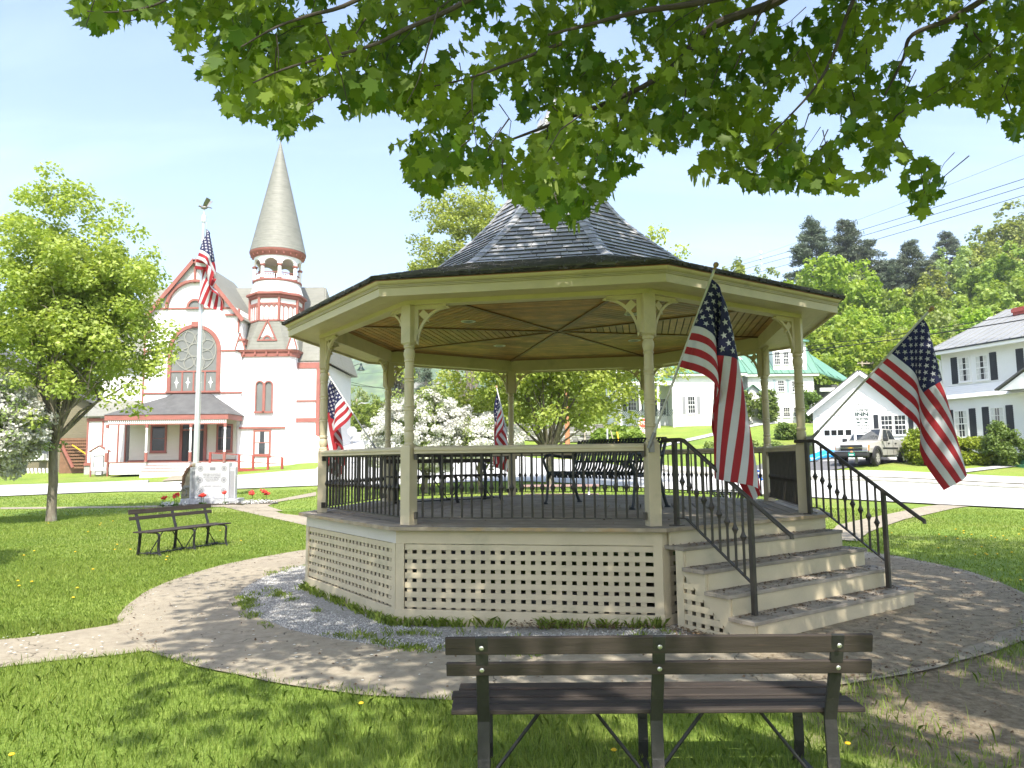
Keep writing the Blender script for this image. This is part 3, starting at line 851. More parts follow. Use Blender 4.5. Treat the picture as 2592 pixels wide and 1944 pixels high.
for k in range(8):
    for i, (r0, r1, z0, z1) in enumerate(((3.70, 3.962, 3.587, 3.602), (3.68, 3.974, 3.602, 3.617))):
        slab(mb, k, r0, r1, z0, z1)
    for j in range(70):     # ragged butts along the edge
        t = (j + rng.uniform(.1, .9)) / 70
        p = oct(k, 3.968, 3.62, t); tt = tan(k)
        mb.box((p.x, p.y, 3.608 + rng.uniform(-.006, .008)), (rng.uniform(.03, .09), 0.03, rng.uniform(.018, .034)), math.atan2(tt.y, tt.x))
mb.build('roof_edge', M['shingle_edge'], gz)
mb = MB()
mb.lathe([(.255, 6.80), (.21, 6.88), (.15, 6.98), (.115, 7.08), (.10, 7.16), (.055, 7.19), (.05, 7.24), (.075, 7.27), (.105, 7.33), (.115, 7.40), (.10, 7.47), (.06, 7.52), (.022, 7.535), (.018, 7.60)], GC, 20)
f = mb.build('finial', M['lead_grey'], gz, smooth=True)
mb = MB(); mb.ball((GC.x, GC.y, 7.655), 0.058, 14); mb.build('finial_ball', M['copper'], f, smooth=True)

# railings on seven sides; the hundred balusters that show largest are parts of their own
def knuckle(z): return [(.0085, z - .05), (.013, z - .045), (.02, z - .022), (.031, z), (.02, z + .022), (.013, z + .045), (.0085, z + .05)]
def baluster(mb, x, y, z0, z1, zk, ang):
    prof = [(.0125, z0)] + [(max(.0125, r), z) for r, z in knuckle(zk)] + [(.0125, z1)]
    mb.lathe(prof, (x, y, 0), 6, ph=ang)
rest = MB()
for k in (0, 1, 3, 4, 5, 6, 7):
    t, n = tan(k), nrm(k); an = math.atan2(t.y, t.x)
    a, b = oct(k, GR, 0) + t * 0.075, oct(k, GR, 0, 1) - t * 0.075
    c = (a + b) / 2; W = (b - a).length
    mb = MB()
    # moulded hand rail: lower fillet, rounded top
    prof = [(-.055, 1.768), (.055, 1.768), (.055, 1.784), (.047, 1.789), (.047, 1.797), (.058, 1.802), (.060, 1.822), (.048, 1.838), (.02, 1.846), (-.02, 1.846), (-.048, 1.838), (-.060, 1.822), (-.058, 1.802), (-.047, 1.797), (-.047, 1.789), (-.055, 1.784)]
    mb.prism([a + n * x + Vector((0, 0, z)) for x, z in prof], b - a)
    r = mb.build('railing', M['cream'], gz, smooth=True)
    mb = MB()
    mb.box((c.x, c.y, 1.760), (W - .02, 0.035, 0.014), an); mb.box((c.x, c.y, 1.078), (W, 0.035, 0.012), an)
    for e, s in ((a, 1), (b, -1)):
        q = e + t * (0.012 * s) + n * 0.02
        mb.box((q.x, q.y, 1.735), (0.03, 0.05, 0.065), an); mb.box((q.x, q.y, 1.105), (0.03, 0.05, 0.075), an)
    mb.build('rail_frame', M['bronze'], r)
    nb = 22
    for i in range(nb):
        q = a + t * (W * (i + 0.75) / (nb + 0.5))
        if k in (0, 1, 3):
            mb = MB(); baluster(mb, q.x, q.y, 1.08, 1.755, 1.395, an + PI / 6)
            mb.build('baluster', M['bronze'], r, smooth=True)
        else:
            baluster(rest, q.x, q.y, 1.08, 1.755, 1.395, an + PI / 6)
tag(rest.build('baluster', M['bronze'], gz, smooth=True), kind='stuff')

# steps on side 2
n, t = nrm(2), tan(2)
sa = math.atan2(t.y, t.x)
SN, ST = nrm(2), tan(2)
def SP(nn, tt, z): return Vector((GC.x, GC.y, 0)) + SN * nn + ST * tt + Vector((0, 0, z))
TL, TR = -1.32, 1.33
treads = [(3.60, 0.832, -1.36, 1.34), (3.865, 0.645, -1.39, 1.38), (4.13, 0.457, -1.39, 1.38), (4.395, 0.268, -1.39, 1.38)]
mb = MB()
for z1, z0, x in ((0.962, 0.80, 3.37), (0.80, 0.615, 3.565), (0.615, 0.427, 3.83), (0.427, 0.238, 4.095), (0.238, 0.02, 4.36)):
    mb.box(SP(x, (TL + TR) / 2, (z0 + z1) / 2), (TR - TL, 0.025, z1 - z0), sa)
st = mb.build('staircase', M['cream'], gz)
for i, (x, z, l, r) in enumerate(treads):
    mb = MB()
    for j in range(2):
        mb.box(SP(x - 0.075 - 0.142 * j, (l + r) / 2, z - 0.018), (r - l, 0.138, 0.036), sa, 0, rng.uniform(0.2, 1))
    mb.build('tread', M['deck'], st, tones=True, bevel=0.005)
for tt, s in ((TL - 0.0, -1), (TR, 1)):
    mb = MB()
    o = t * (0.03 * s)
    pts = [SP(3.47, tt, 0.80), SP(3.565, tt, 0.80), SP(3.565, tt, 0.612), SP(3.83, tt, 0.612), SP(3.83, tt, 0.424), SP(4.095, tt, 0.424), SP(4.095, tt, 0.235), SP(4.36, tt, 0.235), SP(4.36, tt, 0.0), SP(4.22, tt, 0.0), SP(3.56, tt, 0.58), SP(3.56, tt, 0.0), SP(3.47, tt, 0.0)]
    mb.prism([pts[i] for i in (0, 1, 2, 10, 11, 12)], o)
    mb.prism([pts[i] for i in (2, 3, 4, 5, 6, 7, 8, 9, 10)], o)
    p0 = SP(3.56, tt, 0) + t * (0.020 * s)
    lattice(mb, p0, n, t * s, 0.66, 0.03, 0.58, 0.105, 0.0975, 0.058, top=lambda x: 0.58 - 0.58 * x / 0.66 + 0.03)
    mb.bar(SP(3.50, tt, 0.03), SP(4.25, tt, 0.03), 0.03, 0.06)
    mb.build('side_panel', M['cream'], st)

for tt, s in ((-1.13, -1), (1.16, 1)):
    mb = MB()
    zt, zb = 1.875, 1.085
    x0, x1 = 3.30, 4.20
    top0, top1 = SP(x0 - .16, tt, zt), SP(x0 + .10, tt, zt)
    end = SP(x1 + .42, tt, 1.875 - 0.71 * (x1 + .42 - x0 - .10))
    hr = mb.tube([top0, top1 - n * .02, top1 + n * .03 - Vector((0, 0, .012)), end - n * .05 + Vector((0, 0, .03)), end, end - Vector((0, 0, .03)) + n * .0], .021, 10).build('stair_rail', M['bronze'], gz, smooth=True)
    mb = MB()
    mb.box(SP(x0, tt, (DZ + zt) / 2), (.042, .042, zt - DZ), sa); mb.box(SP(x0, tt, DZ + .006), (.11, .11, .012), sa)
    slope = 0.71
    mb.box(SP(x1, tt, (0.268 + 1.875 - slope * (x1 - x0 - .10)) / 2), (.042, .042, 1.875 - slope * (x1 - x0 - .10) - 0.268), sa)
    mb.bar(SP(x0, tt, zb), SP(x0 + .13, tt, zb), .03, .014); mb.bar(SP(x0 + .13, tt, zb), SP(x1, tt, zb - slope * (x1 - x0 - .13)), .03, .014)
    mb.build('newel_post', M['bronze'], hr)
    nb = 9
    for i in range(nb):
        x = x0 + (i + 1) * (x1 - x0) / (nb + 1)
        z0 = zb - slope * max(0, x - x0 - .13); z1 = zt - .015 - slope * max(0, x - x0 - .10)
        q = SP(x, tt, 0)
        mb = MB(); baluster(mb, q.x, q.y, z0, z1, (z0 + z1) / 2 - .02, sa)
        mb.build('baluster', M['bronze'], hr, smooth=True)
# ------------------------------------------------------------------ building kit
UP = Vector((0, 0, 1))
def obox(mb, o, ex, n, x0, x1, z0, z1, d0, d1, m=0):
    """box on a wall: x along ex, z up, d outwards along n, from wall point o"""
    o, ex, n = Vector(o), Vector(ex), Vector(n)
    def p(x, d, z): return o + ex * x + n * d + UP * z
    mb.hexa([p(x0, d1, z0), p(x1, d1, z0), p(x1, d0, z0), p(x0, d0, z0), p(x0, d1, z1), p(x1, d1, z1), p(x1, d0, z1), p(x0, d0, z1)], m)
def window(parent, o, ex, n, w, h, frame, pane, cols=2, rows=2, fw=0.07, sill=True, name='window', mid=True, mw=0.022, curtain=False):
    """o: centre of the opening on the wall face"""
    mb = MB()
    for a in (-1, 1):
        obox(mb, o, ex, n, a * w / 2 - (fw if a > 0 else 0), a * w / 2 + (0 if a > 0 else fw), -h / 2, h / 2, -.02, .062)
    obox(mb, o, ex, n, -w / 2 + fw, w / 2 - fw, h / 2 - fw, h / 2, -.02, .062)
    obox(mb, o, ex, n, -w / 2 + fw, w / 2 - fw, -h / 2, -h / 2 + fw, -.02, .062)
    if sill: obox(mb, o, ex, n, -w / 2 - .04, w / 2 + .04, -h / 2 - .05, -h / 2 - .002, -.01, .09)
    if mid: obox(mb, o, ex, n, -w / 2 + fw, w / 2 - fw, -.028, .028, -.01, .052)
    iw, ih = w - 2 * fw, h - 2 * fw
    for i in range(1, cols): obox(mb, o, ex, n, -iw / 2 + iw * i / cols - mw / 2, -iw / 2 + iw * i / cols + mw / 2, -ih / 2, ih / 2, -.01, .046)
    for j in range(1, rows):
        if mid and j * 2 == rows: continue
        obox(mb, o, ex, n, -iw / 2, iw / 2, -ih / 2 + ih * j / rows - mw / 2, -ih / 2 + ih * j / rows + mw / 2, -.01, .042)
    f = mb.build(name, frame, parent)
    mb = MB(); obox(mb, o, ex, n, -iw / 2, iw / 2, -ih / 2, ih / 2, .026, .032)
    mb.build('pane', pane, f)
    if curtain:
        mb = MB()
        for a in (-1, 1):
            mb = MB()
            for j in range(6):
                x0 = a * iw / 2; x1 = a * iw * (.16 if j < 3 else .22)
                obox(mb, o, ex, n, min(x0, x1), max(x0, x1), ih / 2 - ih * (j + 1) / 6, ih / 2 - ih * j / 6, .033, .036)
            mb.build('curtain', M['curtain'], f)
    return f
def shutter(parent, o, ex, n, w, h, mat):
    mb = MB()
    obox(mb, o, ex, n, -w / 2, w / 2, -h / 2, h / 2, 0.002, .03)
    for j in range(int(h / .07)):
        obox(mb, o, ex, n, -w / 2 + .05, w / 2 - .05, -h / 2 + .06 + j * .07, -h / 2 + .10 + j * .07, .03, .042)
    return mb.build('shutter', mat, parent)
def clapboards(parent, o, ex, n, z0, z1, xr, pitch=.115, mat='white'):
    """lapped boards; xr(z) gives the span of the wall at height z"""
    mb = MB(); o, ex, n = Vector(o), Vector(ex), Vector(n)
    z = z0
    while z < z1 - .02:
        zt = min(z + pitch, z1); a, b = xr((z + zt) / 2)
        if b - a > .1:
            q = lambda x, d, zz: o + ex * x + n * d + UP * zz
            mb.hexa([q(a, .024, z), q(b, .024, z), q(b, 0, z), q(a, 0, z), q(a, .006, zt), q(b, .006, zt), q(b, 0, zt), q(a, 0, zt)])
        z = zt
    return mb.build('clapboards', M[mat], parent)
def gable_roof(mb, a, b, half, rise, th=0.14, over=0.35):
    """ridge from a to b (points on ridge line), half-width and rise of each slope"""
    a, b = Vector(a), Vector(b)
    d = (b - a).normalized(); s = Vector((d.y, -d.x, 0))
    a, b = a - d * over, b + d * over
    for q in (1, -1):
        e = s * q * half * 1.10 - UP * rise * 1.10
        nn = (s * q * rise + UP * half).normalized() * th
        pts = [a, b, b + e, a + e] if q > 0 else [b, a, a + e, b + e]
        lo = [p for p in pts]; hi = [p + nn for p in pts]
        mb.hexa(lo + hi)

# ------------------------------------------------------------------ church
EX, NF = Vector((1, 0, 0)), Vector((0, -1, 0))
FY = 52.0
ch = thing('church', 'white wooden church with dusty red trim, round arched window and conical corner tower', 'church', (-21, FY, 1.0))
# main walls
mb = MB()
mb.bx(-30.1, -13.9, 53.6, 63, 0.2, 9.0)
mb.bx(-30.15, -27.35, 52.05, 54, 1.75, 4.95)          # low side room
mb.bx(-26.3, -19.3, FY, 60, 1.0, 12.2)
mb.prism([(-26.3, FY, 12.2), (-19.3, FY, 12.2), (-22.8, FY, 16.25)], (0, 8, 0))
mb.build('wall', M['church_siding'], ch)
mb = MB(); mb.bx(-30.2, -13.95, 53.5, 62.9, -0.5, 1.6); mb.bx(-30.2, -27.3, 52.0, 53.9, 0.3, 1.7)
mb.build('foundation', M['foundation'], ch)
M['church_roof'] = surf('pale_grey_roof_shingles', (0.215, 0.215, 0.185), 0.85, 0.16, 0.9, dirt=(0.14, 0.14, 0.11), dirt_amt=0.3, dirt_scale=0.9, siding=0.26)
def roof_slab(mb, p, th=0.12):
    p = [Vector(q) for q in p]
    n = (p[1] - p[0]).cross(p[2] - p[0]).normalized() * th
    if n.z < 0: n = -n; p = p[::-1]
    mb.hexa([q for q in p] + [q + n for q in p])
mb = MB()
roof_slab(mb, [(-30.6, 53.0, 8.95), (-13.5, 53.0, 8.95), (-15.0, 58.0, 15.6), (-29.2, 58.0, 15.6)])
roof_slab(mb, [(-13.5, 53.0, 8.95), (-13.5, 63.4, 8.95), (-15.0, 58.05, 15.6), (-15.0, 58.0, 15.6)])
roof_slab(mb, [(-13.5, 63.4, 8.95), (-30.6, 63.4, 8.95), (-29.2, 58.05, 15.6), (-15.0, 58.05, 15.6)])
roof_slab(mb, [(-30.6, 63.4, 8.95), (-30.6, 53.0, 8.95), (-29.2, 58.0, 15.6), (-29.2, 58.05, 15.6)])
gable_roof(mb, (-22.8, 51.75, 16.28), (-22.8, 59, 16.28), 3.30, 4.10, 0.14, 0.0)
roof_slab(mb, [(-30.5, 51.75, 4.98), (-26.6, 51.75, 4.98), (-26.6, 53.6, 6.2), (-30.5, 53.6, 6.2)])
mb.build('roof', M['church_roof'], ch)

def arc(cx, cz, r, a0, a1, n=18): return [(cx + r * math.cos(math.radians(a0 + (a1 - a0) * i / n)), cz + r * math.sin(math.radians(a0 + (a1 - a0) * i / n))) for i in range(n + 1)]
def band(mb, y, pin, pout, d):
    for i in range(len(pin) - 1):
        mb.prism([(pin[i][0], y, pin[i][1]), (pout[i][0], y, pout[i][1]), (pout[i + 1][0], y, pout[i + 1][1]), (pin[i + 1][0], y, pin[i + 1][1])], (0, -d, 0))
R = M['church_red']
# gable trim: bargeboards, king post, big arch
mb = MB()
for s in (-1, 1):
    a, b = Vector((-22.8, 51.68, 16.30)), Vector((-22.8 + s * 3.62, 51.68, 16.30 - 4.50))
    mb.bar(a, b, 0.10, 0.26)
mb.bar((-22.8, 51.9, 16.1), (-22.8, 51.9, 14.65), 0.14, 0.14)
band(mb, 51.99, arc(-22.75, 12.78, 1.92, 0, 180), arc(-22.75, 12.78, 2.10, 0, 180), 0.22)
for x in (-26.0, -19.62): mb.bx(x, x + .12, 51.86, 51.99, 11.0, 12.7)
mb.bx(-20.55, -19.45, 51.85, 51.99, 12.20, 12.34)
mb.build('gable_trim', R, ch)
mb = MB()
for z, x0, x1 in ((12.72, -25.6, -19.9), (9.62, -20.75, -19.5), (9.62, -26.3, -24.6), (6.60, -26.3, -19.2)):
    mb.bx(x0, x1, 51.93, 51.998, z, z + .12)
for x in (-30.12, -29.05, -27.95, -27.42): mb.bx(x, x + .10, 51.97, 52.045, 1.75, 4.8)
mb.bx(-30.15, -27.32, 51.95, 52.04, 4.72, 4.94); mb.bx(-30.2, -27.3, 51.93, 52.045, 1.60, 1.82)
mb.bx(-26.32, -26.2, 51.95, 52.3, 1.1, 12.2)
mb.bx(-19.25 - .3, -19.0, 51.7, 53.0, 10.35, 10.5); mb.bx(-19.55, -19.0, 51.8, 53, 10.05, 10.35)
mb.build('trim_band', R, ch)
# great arched window
def arched(parent, cx, y, half, z0, zs, fw, frame, pane, name='window'):
    mb = MB()
    band(mb, y, arc(cx, zs, half - fw, 0, 180), arc(cx, zs, half, 0, 180), 0.14)
    for s in (-1, 1): mb.bx(min(cx + s * half, cx + s * (half - fw)), max(cx + s * half, cx + s * (half - fw)), y - .14, y, z0, zs)
    mb.bx(cx - half - .05, cx + half + .05, y - .18, y, z0 - .12, z0)
    f = mb.build(name, frame, parent)
    mb = MB()
    a = arc(cx, zs, half - fw, 0, 180)
    mb.prism([(x, y - .01, z) for x, z in a] + [(cx - half + fw, y - .01, z0), (cx + half - fw, y - .01, z0)], (0, -.03, 0))
    mb.build('pane', pane, f)
    return f
gw = arched(ch, -22.66, 51.99, 1.88, 6.80, 9.72, 0.26, R, M['grey_glass'])
mb = MB()
mb.bx(-22.9, -22.42, 51.78, 51.85, 11.42, 11.80)
mb.bx(-24.3, -21.04, 51.90, 51.95, 8.16, 8.26)
for i in (1, 2, 3): mb.bx(-24.28 + 3.24 * i / 4 - .05, -24.28 + 3.24 * i / 4 + .05, 51.90, 51.95, 6.8, 8.16)
mb.build('mullion', R, gw)
mb = MB()
cx, cz = -22.66, 9.75
def ringb(cx, cz, r, w, a0=0, a1=360, n=28): band(mb, 51.95, arc(cx, cz, r - w, a0, a1, n), arc(cx, cz, r, a0, a1, n), 0.04)
ringb(cx, cz, 0.50, 0.07); ringb(cx, cz, 1.56, 0.06)
for i in range(8):
    a = math.radians(45 * i + 22.5)
    for s in (-1, 1):     # petal: two arcs meeting at the rim
        pts = []
        for j in range(9):
            t = j / 8; r = 0.5 + 1.0 * t; w = 0.36 * math.sin(PI * t)
            pts.append(Vector((cx + r * math.cos(a) - s * w * math.sin(a), 51.93, cz + r * math.sin(a) + s * w * math.cos(a))))
        for p, q in zip(pts[:-1], pts[1:]): mb.bar(p, q, 0.055, 0.05, up=(0, 1, 0))
mb.build('tracery', M['lead'], gw)
for i in range(4):
    mb = MB(); x = -24.28 + 3.24 * (i + .5) / 4
    mb.prism([(x, 51.945, 7.85), (x + .05, 51.945, 7.5), (x + .17, 51.945, 7.42), (x + .05, 51.945, 7.34), (x, 51.945, 6.98), (x - .05, 51.945, 7.34), (x - .17, 51.945, 7.42), (x - .05, 51.945, 7.5)], (0, -.02, 0))
    mb.build('star_ornament', M['white'], gw)
arched(ch, -22.72, 51.99, 0.62, 12.84, 12.86, 0.16, R, M['grey_glass'])
# porch
po = MB()
mb = MB(); mb.bx(-27.1, -19.3, 49.6, 51.95, 1.0, 1.78)
pf = mb.build('porch_floor', M['white'], ch)
mb = MB()
mb.bx(-27.1, -19.3, 51.90, 51.985, 1.78, 1.95)
for i in range(3): mb.bx(-24.6, -20.4, 49.6 - .30 * (i + 1), 49.6 - .30 * i, 0.6, 1.78 - .2 * (i + 1), 1)
mb.bx(-27.14, -19.26, 49.55, 51.95, 1.785, 1.83)
for i in range(3): mb.bx(-24.6, -20.4, 49.57 - .30 * (i + 1), 49.6 - .30 * i, 1.785 - .2 * (i + 1), 1.81 - .2 * (i + 1))
mb.build('step', [R, M['white']], ch)
mb = MB(); mb.bx(-27.0, -19.5, 51.86, 51.97, 1.95, 4.9)
mb.build('porch_wall', M['porch_siding'], ch)
mb = MB()
e = [(-27.5, 49.2, 4.98), (-19.0, 49.2, 4.98), (-19.0, 52, 4.98), (-27.5, 52, 4.98)]
tp = [(-23.9, 51.7, 6.55), (-21.7, 51.7, 6.55), (-21.4, 52, 6.6), (-24.2, 52, 6.6)]
mb.hexa(e + tp)
mb.build('porch_roof', M['slate_dark'], ch)
mb = MB()
mb.bx(-27.4, -19.1, 49.25, 49.40, 4.62, 4.975); mb.bx(-27.4, -27.25, 49.4, 51.9, 4.62, 4.975); mb.bx(-19.25, -19.1, 49.4, 51.9, 4.62, 4.975)
mb.bx(-27.2, -19.2, 49.30, 49.36, 4.30, 4.37)
mb.build('porch_fascia', R, ch)
mb = MB()
for i in range(60):
    x = -27.2 + 8.0 * (i + .5) / 60
    mb.bx(x - .035, x + .035, 49.31, 49.35, 4.37, 4.62)
mb.build('spindle_frieze', M['white'], ch)
for x in (-27.2, -24.55, -21.6, -19.3):
    mb = MB()
    mb.lathe([(.09, 1.8), (.09, 2.5), (.06, 2.56), (.075, 2.7), (.08, 3.2), (.065, 3.8), (.06, 3.9), (.085, 4.0), (.085, 4.3)], (x, 49.33, 0), 10)
    p = mb.build('porch_post', M['white'], ch, smooth=True)
    mb = MB(); mb.lathe([(.10, 4.1), (.11, 4.15), (.11, 4.3), (.09, 4.35)], (x, 49.33, 0), 10); mb.lathe([(.10, 1.82), (.105, 1.9), (.105, 2.4), (.095, 2.45)], (x, 49.33, 0), 8)
    mb.build('capital', R, p)
wy = 51.855
for x, w, h, zc in ((-24.95, 1.15, 1.95, 3.45), (-20.30, 1.15, 1.95, 3.45)):
    window(ch, (x, wy, zc), EX, NF, w, h, R, M['glass_dark'], 1, 2, 0.13, mid=False)
mb = MB()
for a, b, c, d_ in ((-23.45, -23.25, 1.84, 4.6), (-21.75, -21.55, 1.84, 4.6), (-23.25, -21.75, 4.42, 4.6), (-23.25, -21.75, 3.98, 4.08)):
    mb.bx(a, b, 51.76, 51.86, c, d_)
dr = mb.build('door_frame', R, ch)
mb = MB(); mb.bx(-23.25, -21.75, 51.80, 51.85, 1.84, 3.98)
for s in (-1, 1):
    for z0, z1 in ((2.0, 2.7), (2.85, 3.75)):
        for xx in (0.20, 0.52): mb.bx(-22.5 + s * xx - .1, -22.5 + s * xx + .1, 51.785, 51.80, z0, z1)
mb.build('door', M['black_door'], dr)
mb = MB(); mb.bx(-23.25, -21.75, 51.81, 51.85, 4.08, 4.42); mb.build('transom_pane', M['glass_dark'], dr)
# corner tower
TC = Vector((-17.5, 53.95, 0))
mb = MB()
c = 0.42; hw = 1.95
def chamf(hw, c, y0=None): return [(-hw + c, -hw), (hw - c, -hw), (hw, -hw + c), (hw, hw - c), (hw - c, hw), (-hw + c, hw), (-hw, hw - c), (-hw, -hw + c)]
def ringpts(pl, z): return [Vector((TC.x + x, TC.y + y, z)) for x, y in pl]
def loft(mb, a, b, m=0):
    n = len(a)
    fs = [(i, (i + 1) % n, n + (i + 1) % n, n + i) for i in range(n)] + [tuple(range(n - 1, -1, -1)), tuple(range(n, 2 * n))]
    mb.add(a + b, fs, m)
lo = chamf(hw, .3)
loft(mb, ringpts(chamf(hw + .22, .3), 0.4), ringpts(chamf(hw + .22, .3), 4.1))
loft(mb, ringpts(chamf(hw + .24, .3), 4.1), ringpts(chamf(hw, .3), 4.42))
loft(mb, ringpts(lo, 4.42), ringpts(lo, 9.25))
tw = mb.build('tower', M['church_siding'], ch)
mb = MB()
loft(mb, ringpts(chamf(hw + .10, .3), 9.22), ringpts(chamf(hw + .12, .3), 9.55)); loft(mb, ringpts(chamf(hw + .2, .3), 9.55), ringpts(chamf(hw + .26, .3), 9.70))
for i in range(5): mb.bx(TC.x - 1.6 + .8 * i - .06, TC.x - 1.6 + .8 * i + .06, TC.y - hw - .2, TC.y - hw - .1, 9.34, 9.55)
mb.bx(TC.x - 1.75, TC.x + 1.5, 51.66, 51.80, 4.06, 4.20)
mb.build('tower_trim', R, tw)
def O8c(h):
    r = h / math.cos(PI / 8)
    return [(r * math.cos(math.radians(-112.5 + 45 * i)), r * math.sin(math.radians(-112.5 + 45 * i))) for i in range(8)]
mb = MB()
loft(mb, ringpts(chamf(hw + .15, .75), 9.70), ringpts(O8c(1.76), 11.85))
mb.build('skirt_roof', M['church_roof'], tw)
mb = MB()
q = [(-.62, 10.42), (.62, 10.42), (0, 11.75)]
mb.prism([(TC.x + x, 52.0, z) for x, z in [(-.62, 10.42), (.62, 10.42), (.0, 11.80)]], (0, .8, 0), 1)
for a, b in ((0, 2), (1, 2)): mb.bar((TC.x + [(-.66, 10.4), (.66, 10.4), (0, 11.88)][a][0], 51.95, 10.4), (TC.x, 51.95, 11.85), .1, .1)
mb.bar((TC.x - .72, 51.94, 10.4), (TC.x + .72, 51.94, 10.4), .1, .1)
band(mb, 51.98, arc(TC.x, 10.46, .2, 0, 180, 10), arc(TC.x, 10.46, .32, 0, 180, 10), .06)
mb.prism([(x, 51.985, z) for x, z in arc(TC.x, 10.46, .2, 0, 180, 10)], (0, -.02, 0), 2)
mb.build('dormer', [R, M['white'], M['grey_glass']], tw)
for s in (-1, 1):
    mb = MB()
    bx = TC.x + s * 1.85
    mb.prism([(bx - .33, 51.78, 9.72), (bx + .33, 51.78, 9.72), (bx + .02 * s, 51.78, 10.85)], (0, .5, 0), 1)
    for e in (-1, 1): mb.bar((bx + e * .36, 51.75, 9.72), (bx + .02 * s, 51.75, 10.9), .08, .08)
    mb.build('corner_gable', [R, M['white']], tw)
mb = MB(); loft(mb, ringpts(O8c(1.72), 11.84), ringpts(O8c(1.72), 13.80)); mb.build('belt_panel', M['white'], tw)
mb = MB()
for z0, z1, h in ((11.84, 11.97, 1.80), (13.08, 13.22, 1.77), (13.55, 13.62, 1.77), (13.62, 13.82, 1.86), (13.82, 13.95, 2.02)): loft(mb, ringpts(O8c(h), z0), ringpts(O8c(h), z1))
loft(mb, ringpts(O8c(2.02), 13.951), ringpts(O8c(1.84), 14.06))
pp = ringpts(O8c(1.745), 0)
for i in range(8):
    a, b = pp[i], pp[(i + 1) % 8]
    mb.bar(a + UP * 11.9, a + UP * 13.7, .17, .17)
    for j in range(1, 4):
        g = a.lerp(b, j / 4); mb.bar(g + UP * 11.95, g + UP * 13.1, .05, .06)
    for j in range(4):      # little round heads between the slats
        g0, g1 = a.lerp(b, j / 4), a.lerp(b, (j + 1) / 4); g = (g0 + g1) / 2
        for e in (g0, g1): mb.bar(e.lerp(g, .05) + UP * 12.92, g + UP * 13.10, .05, .05)
mb.build('belt_trim', R, tw)
mb = MB()
mb.lathe([(1.93, 14.0), (1.84, 14.25), (1.74, 14.6), (1.70, 14.86), (1.70, 14.95)], TC, 32)
mb.lathe([(1.69, 16.72), (1.69, 17.0)], TC, 32)
mb.build('drum', M['white'], tw, smooth=True)
mb = MB()
mb.lathe([(1.70, 14.88), (1.78, 14.93), (1.78, 15.02), (1.70, 15.06)], TC, 32)
mb.lathe([(1.66, 16.74), (1.85, 16.86), (1.98, 17.05), (2.04, 17.16), (2.04, 17.24), (1.9, 17.3)], TC, 36)
NB = 8
for i in range(NB):
    a = 2 * PI * i / NB + PI / 8
    p = TC + Vector((1.62 * math.cos(a), 1.62 * math.sin(a), 0))
    mb.lathe([(.17, 15.02), (.17, 15.12)], p, 10); mb.lathe([(.15, 15.98), (.2, 16.04), (.2, 16.12), (.15, 16.15)], p, 10)
    a2 = a + PI / NB
    for z in (15.42, 15.56):
        u, v_ = TC + Vector((1.60 * math.cos(a), 1.60 * math.sin(a), z)), TC + Vector((1.60 * math.cos(a + 2 * PI / NB), 1.60 * math.sin(a + 2 * PI / NB), z))
        mb.bar(u, v_, .07, .05)
for i in range(24):
    a = 2 * PI * i / 24
    p = TC + Vector((1.86 * math.cos(a), 1.86 * math.sin(a), 16.93)); mb.box(p, (.2, .07, .12), a)
mb.build('belfry_trim', R, tw, smooth=True)
mb = MB()
for i in range(NB):
    a = 2 * PI * i / NB + PI / 8
    p = TC + Vector((1.62 * math.cos(a), 1.62 * math.sin(a), 0))
    mb.lathe([(.135, 15.0), (.135, 16.12)], p, 10)
    for j in range(1, 7):
        a2 = a + 2 * PI / NB * j / 7
        q = TC + Vector((1.59 * math.cos(a2), 1.59 * math.sin(a2), 0)); mb.bx(q.x - .025, q.x + .025, q.y - .025, q.y + .025, 15.03, 15.42)
mb.build('belfry_column', M['white'], tw, smooth=True)
# arcade wall with real arched openings
mb = MB()
NS = 14
for i in range(NB):
    a = 2 * PI * i / NB + PI / 8
    for j in range(NS):
        t0, t1 = j / NS, (j + 1) / NS
        tm = (t0 + t1) / 2 * 2 - 1
        z0 = 16.10 + 0.46 * math.sqrt(max(0, 1 - (tm / 0.80) ** 2)) if abs(tm) < 0.8 else 16.05
        q = []
        for r in (1.70, 1.56):
            for t in (t0, t1):
                aa = a + 2 * PI / NB * t; q.append((TC.x + r * math.cos(aa), TC.y + r * math.sin(aa)))
        o0, o1, i0, i1 = q[0], q[1], q[2], q[3]
        mb.hexa([(o0[0], o0[1], z0), (o1[0], o1[1], z0), (i1[0], i1[1], z0), (i0[0], i0[1], z0), (o0[0], o0[1], 16.9), (o1[0], o1[1], 16.9), (i1[0], i1[1], 16.9), (i0[0], i0[1], 16.9)])
mb.build('belfry_arcade', M['white'], tw)
mb = MB()
prof = []
for i in range(44):
    t = i / 44
    r = 1.99 * (1 - t) ** 1.0 + .05; z = 17.26 + 8.7 * t
    z2 = 17.26 + 8.7 * (i + 1) / 44; r2 = 1.99 * (1 - (i + 1) / 44) + .05
    prof += [(r + .012, z), (r2 + .002, z2 - .002)]
mb.lathe(prof + [(.03, 26.3)], TC, 40)
M['spire'] = surf('pale_spire_shingles', (0.215, 0.215, 0.185), 0.62, 0.2, 2.2, (1, 1, 3.5), dirt=(0.14, 0.14, 0.115), dirt_amt=0.25, dirt_scale=1.1)
mb.build('spire', M['spire'], tw, smooth=True)
# paired arched windows and lower sash on the tower
yf = TC.y - hw
f2 = MB()
for s in (-1, 1):
    w2 = arched(tw, TC.x - .12 + s * .31, yf - .0, .31, 5.30, 7.18, .09, R, M['grey_glass'])
window(tw, (TC.x - .12, yf - .225, 3.08), EX, NF, 1.25, 1.85, M['church_red'], M['glass'], 1, 2, 0.14, curtain=True)
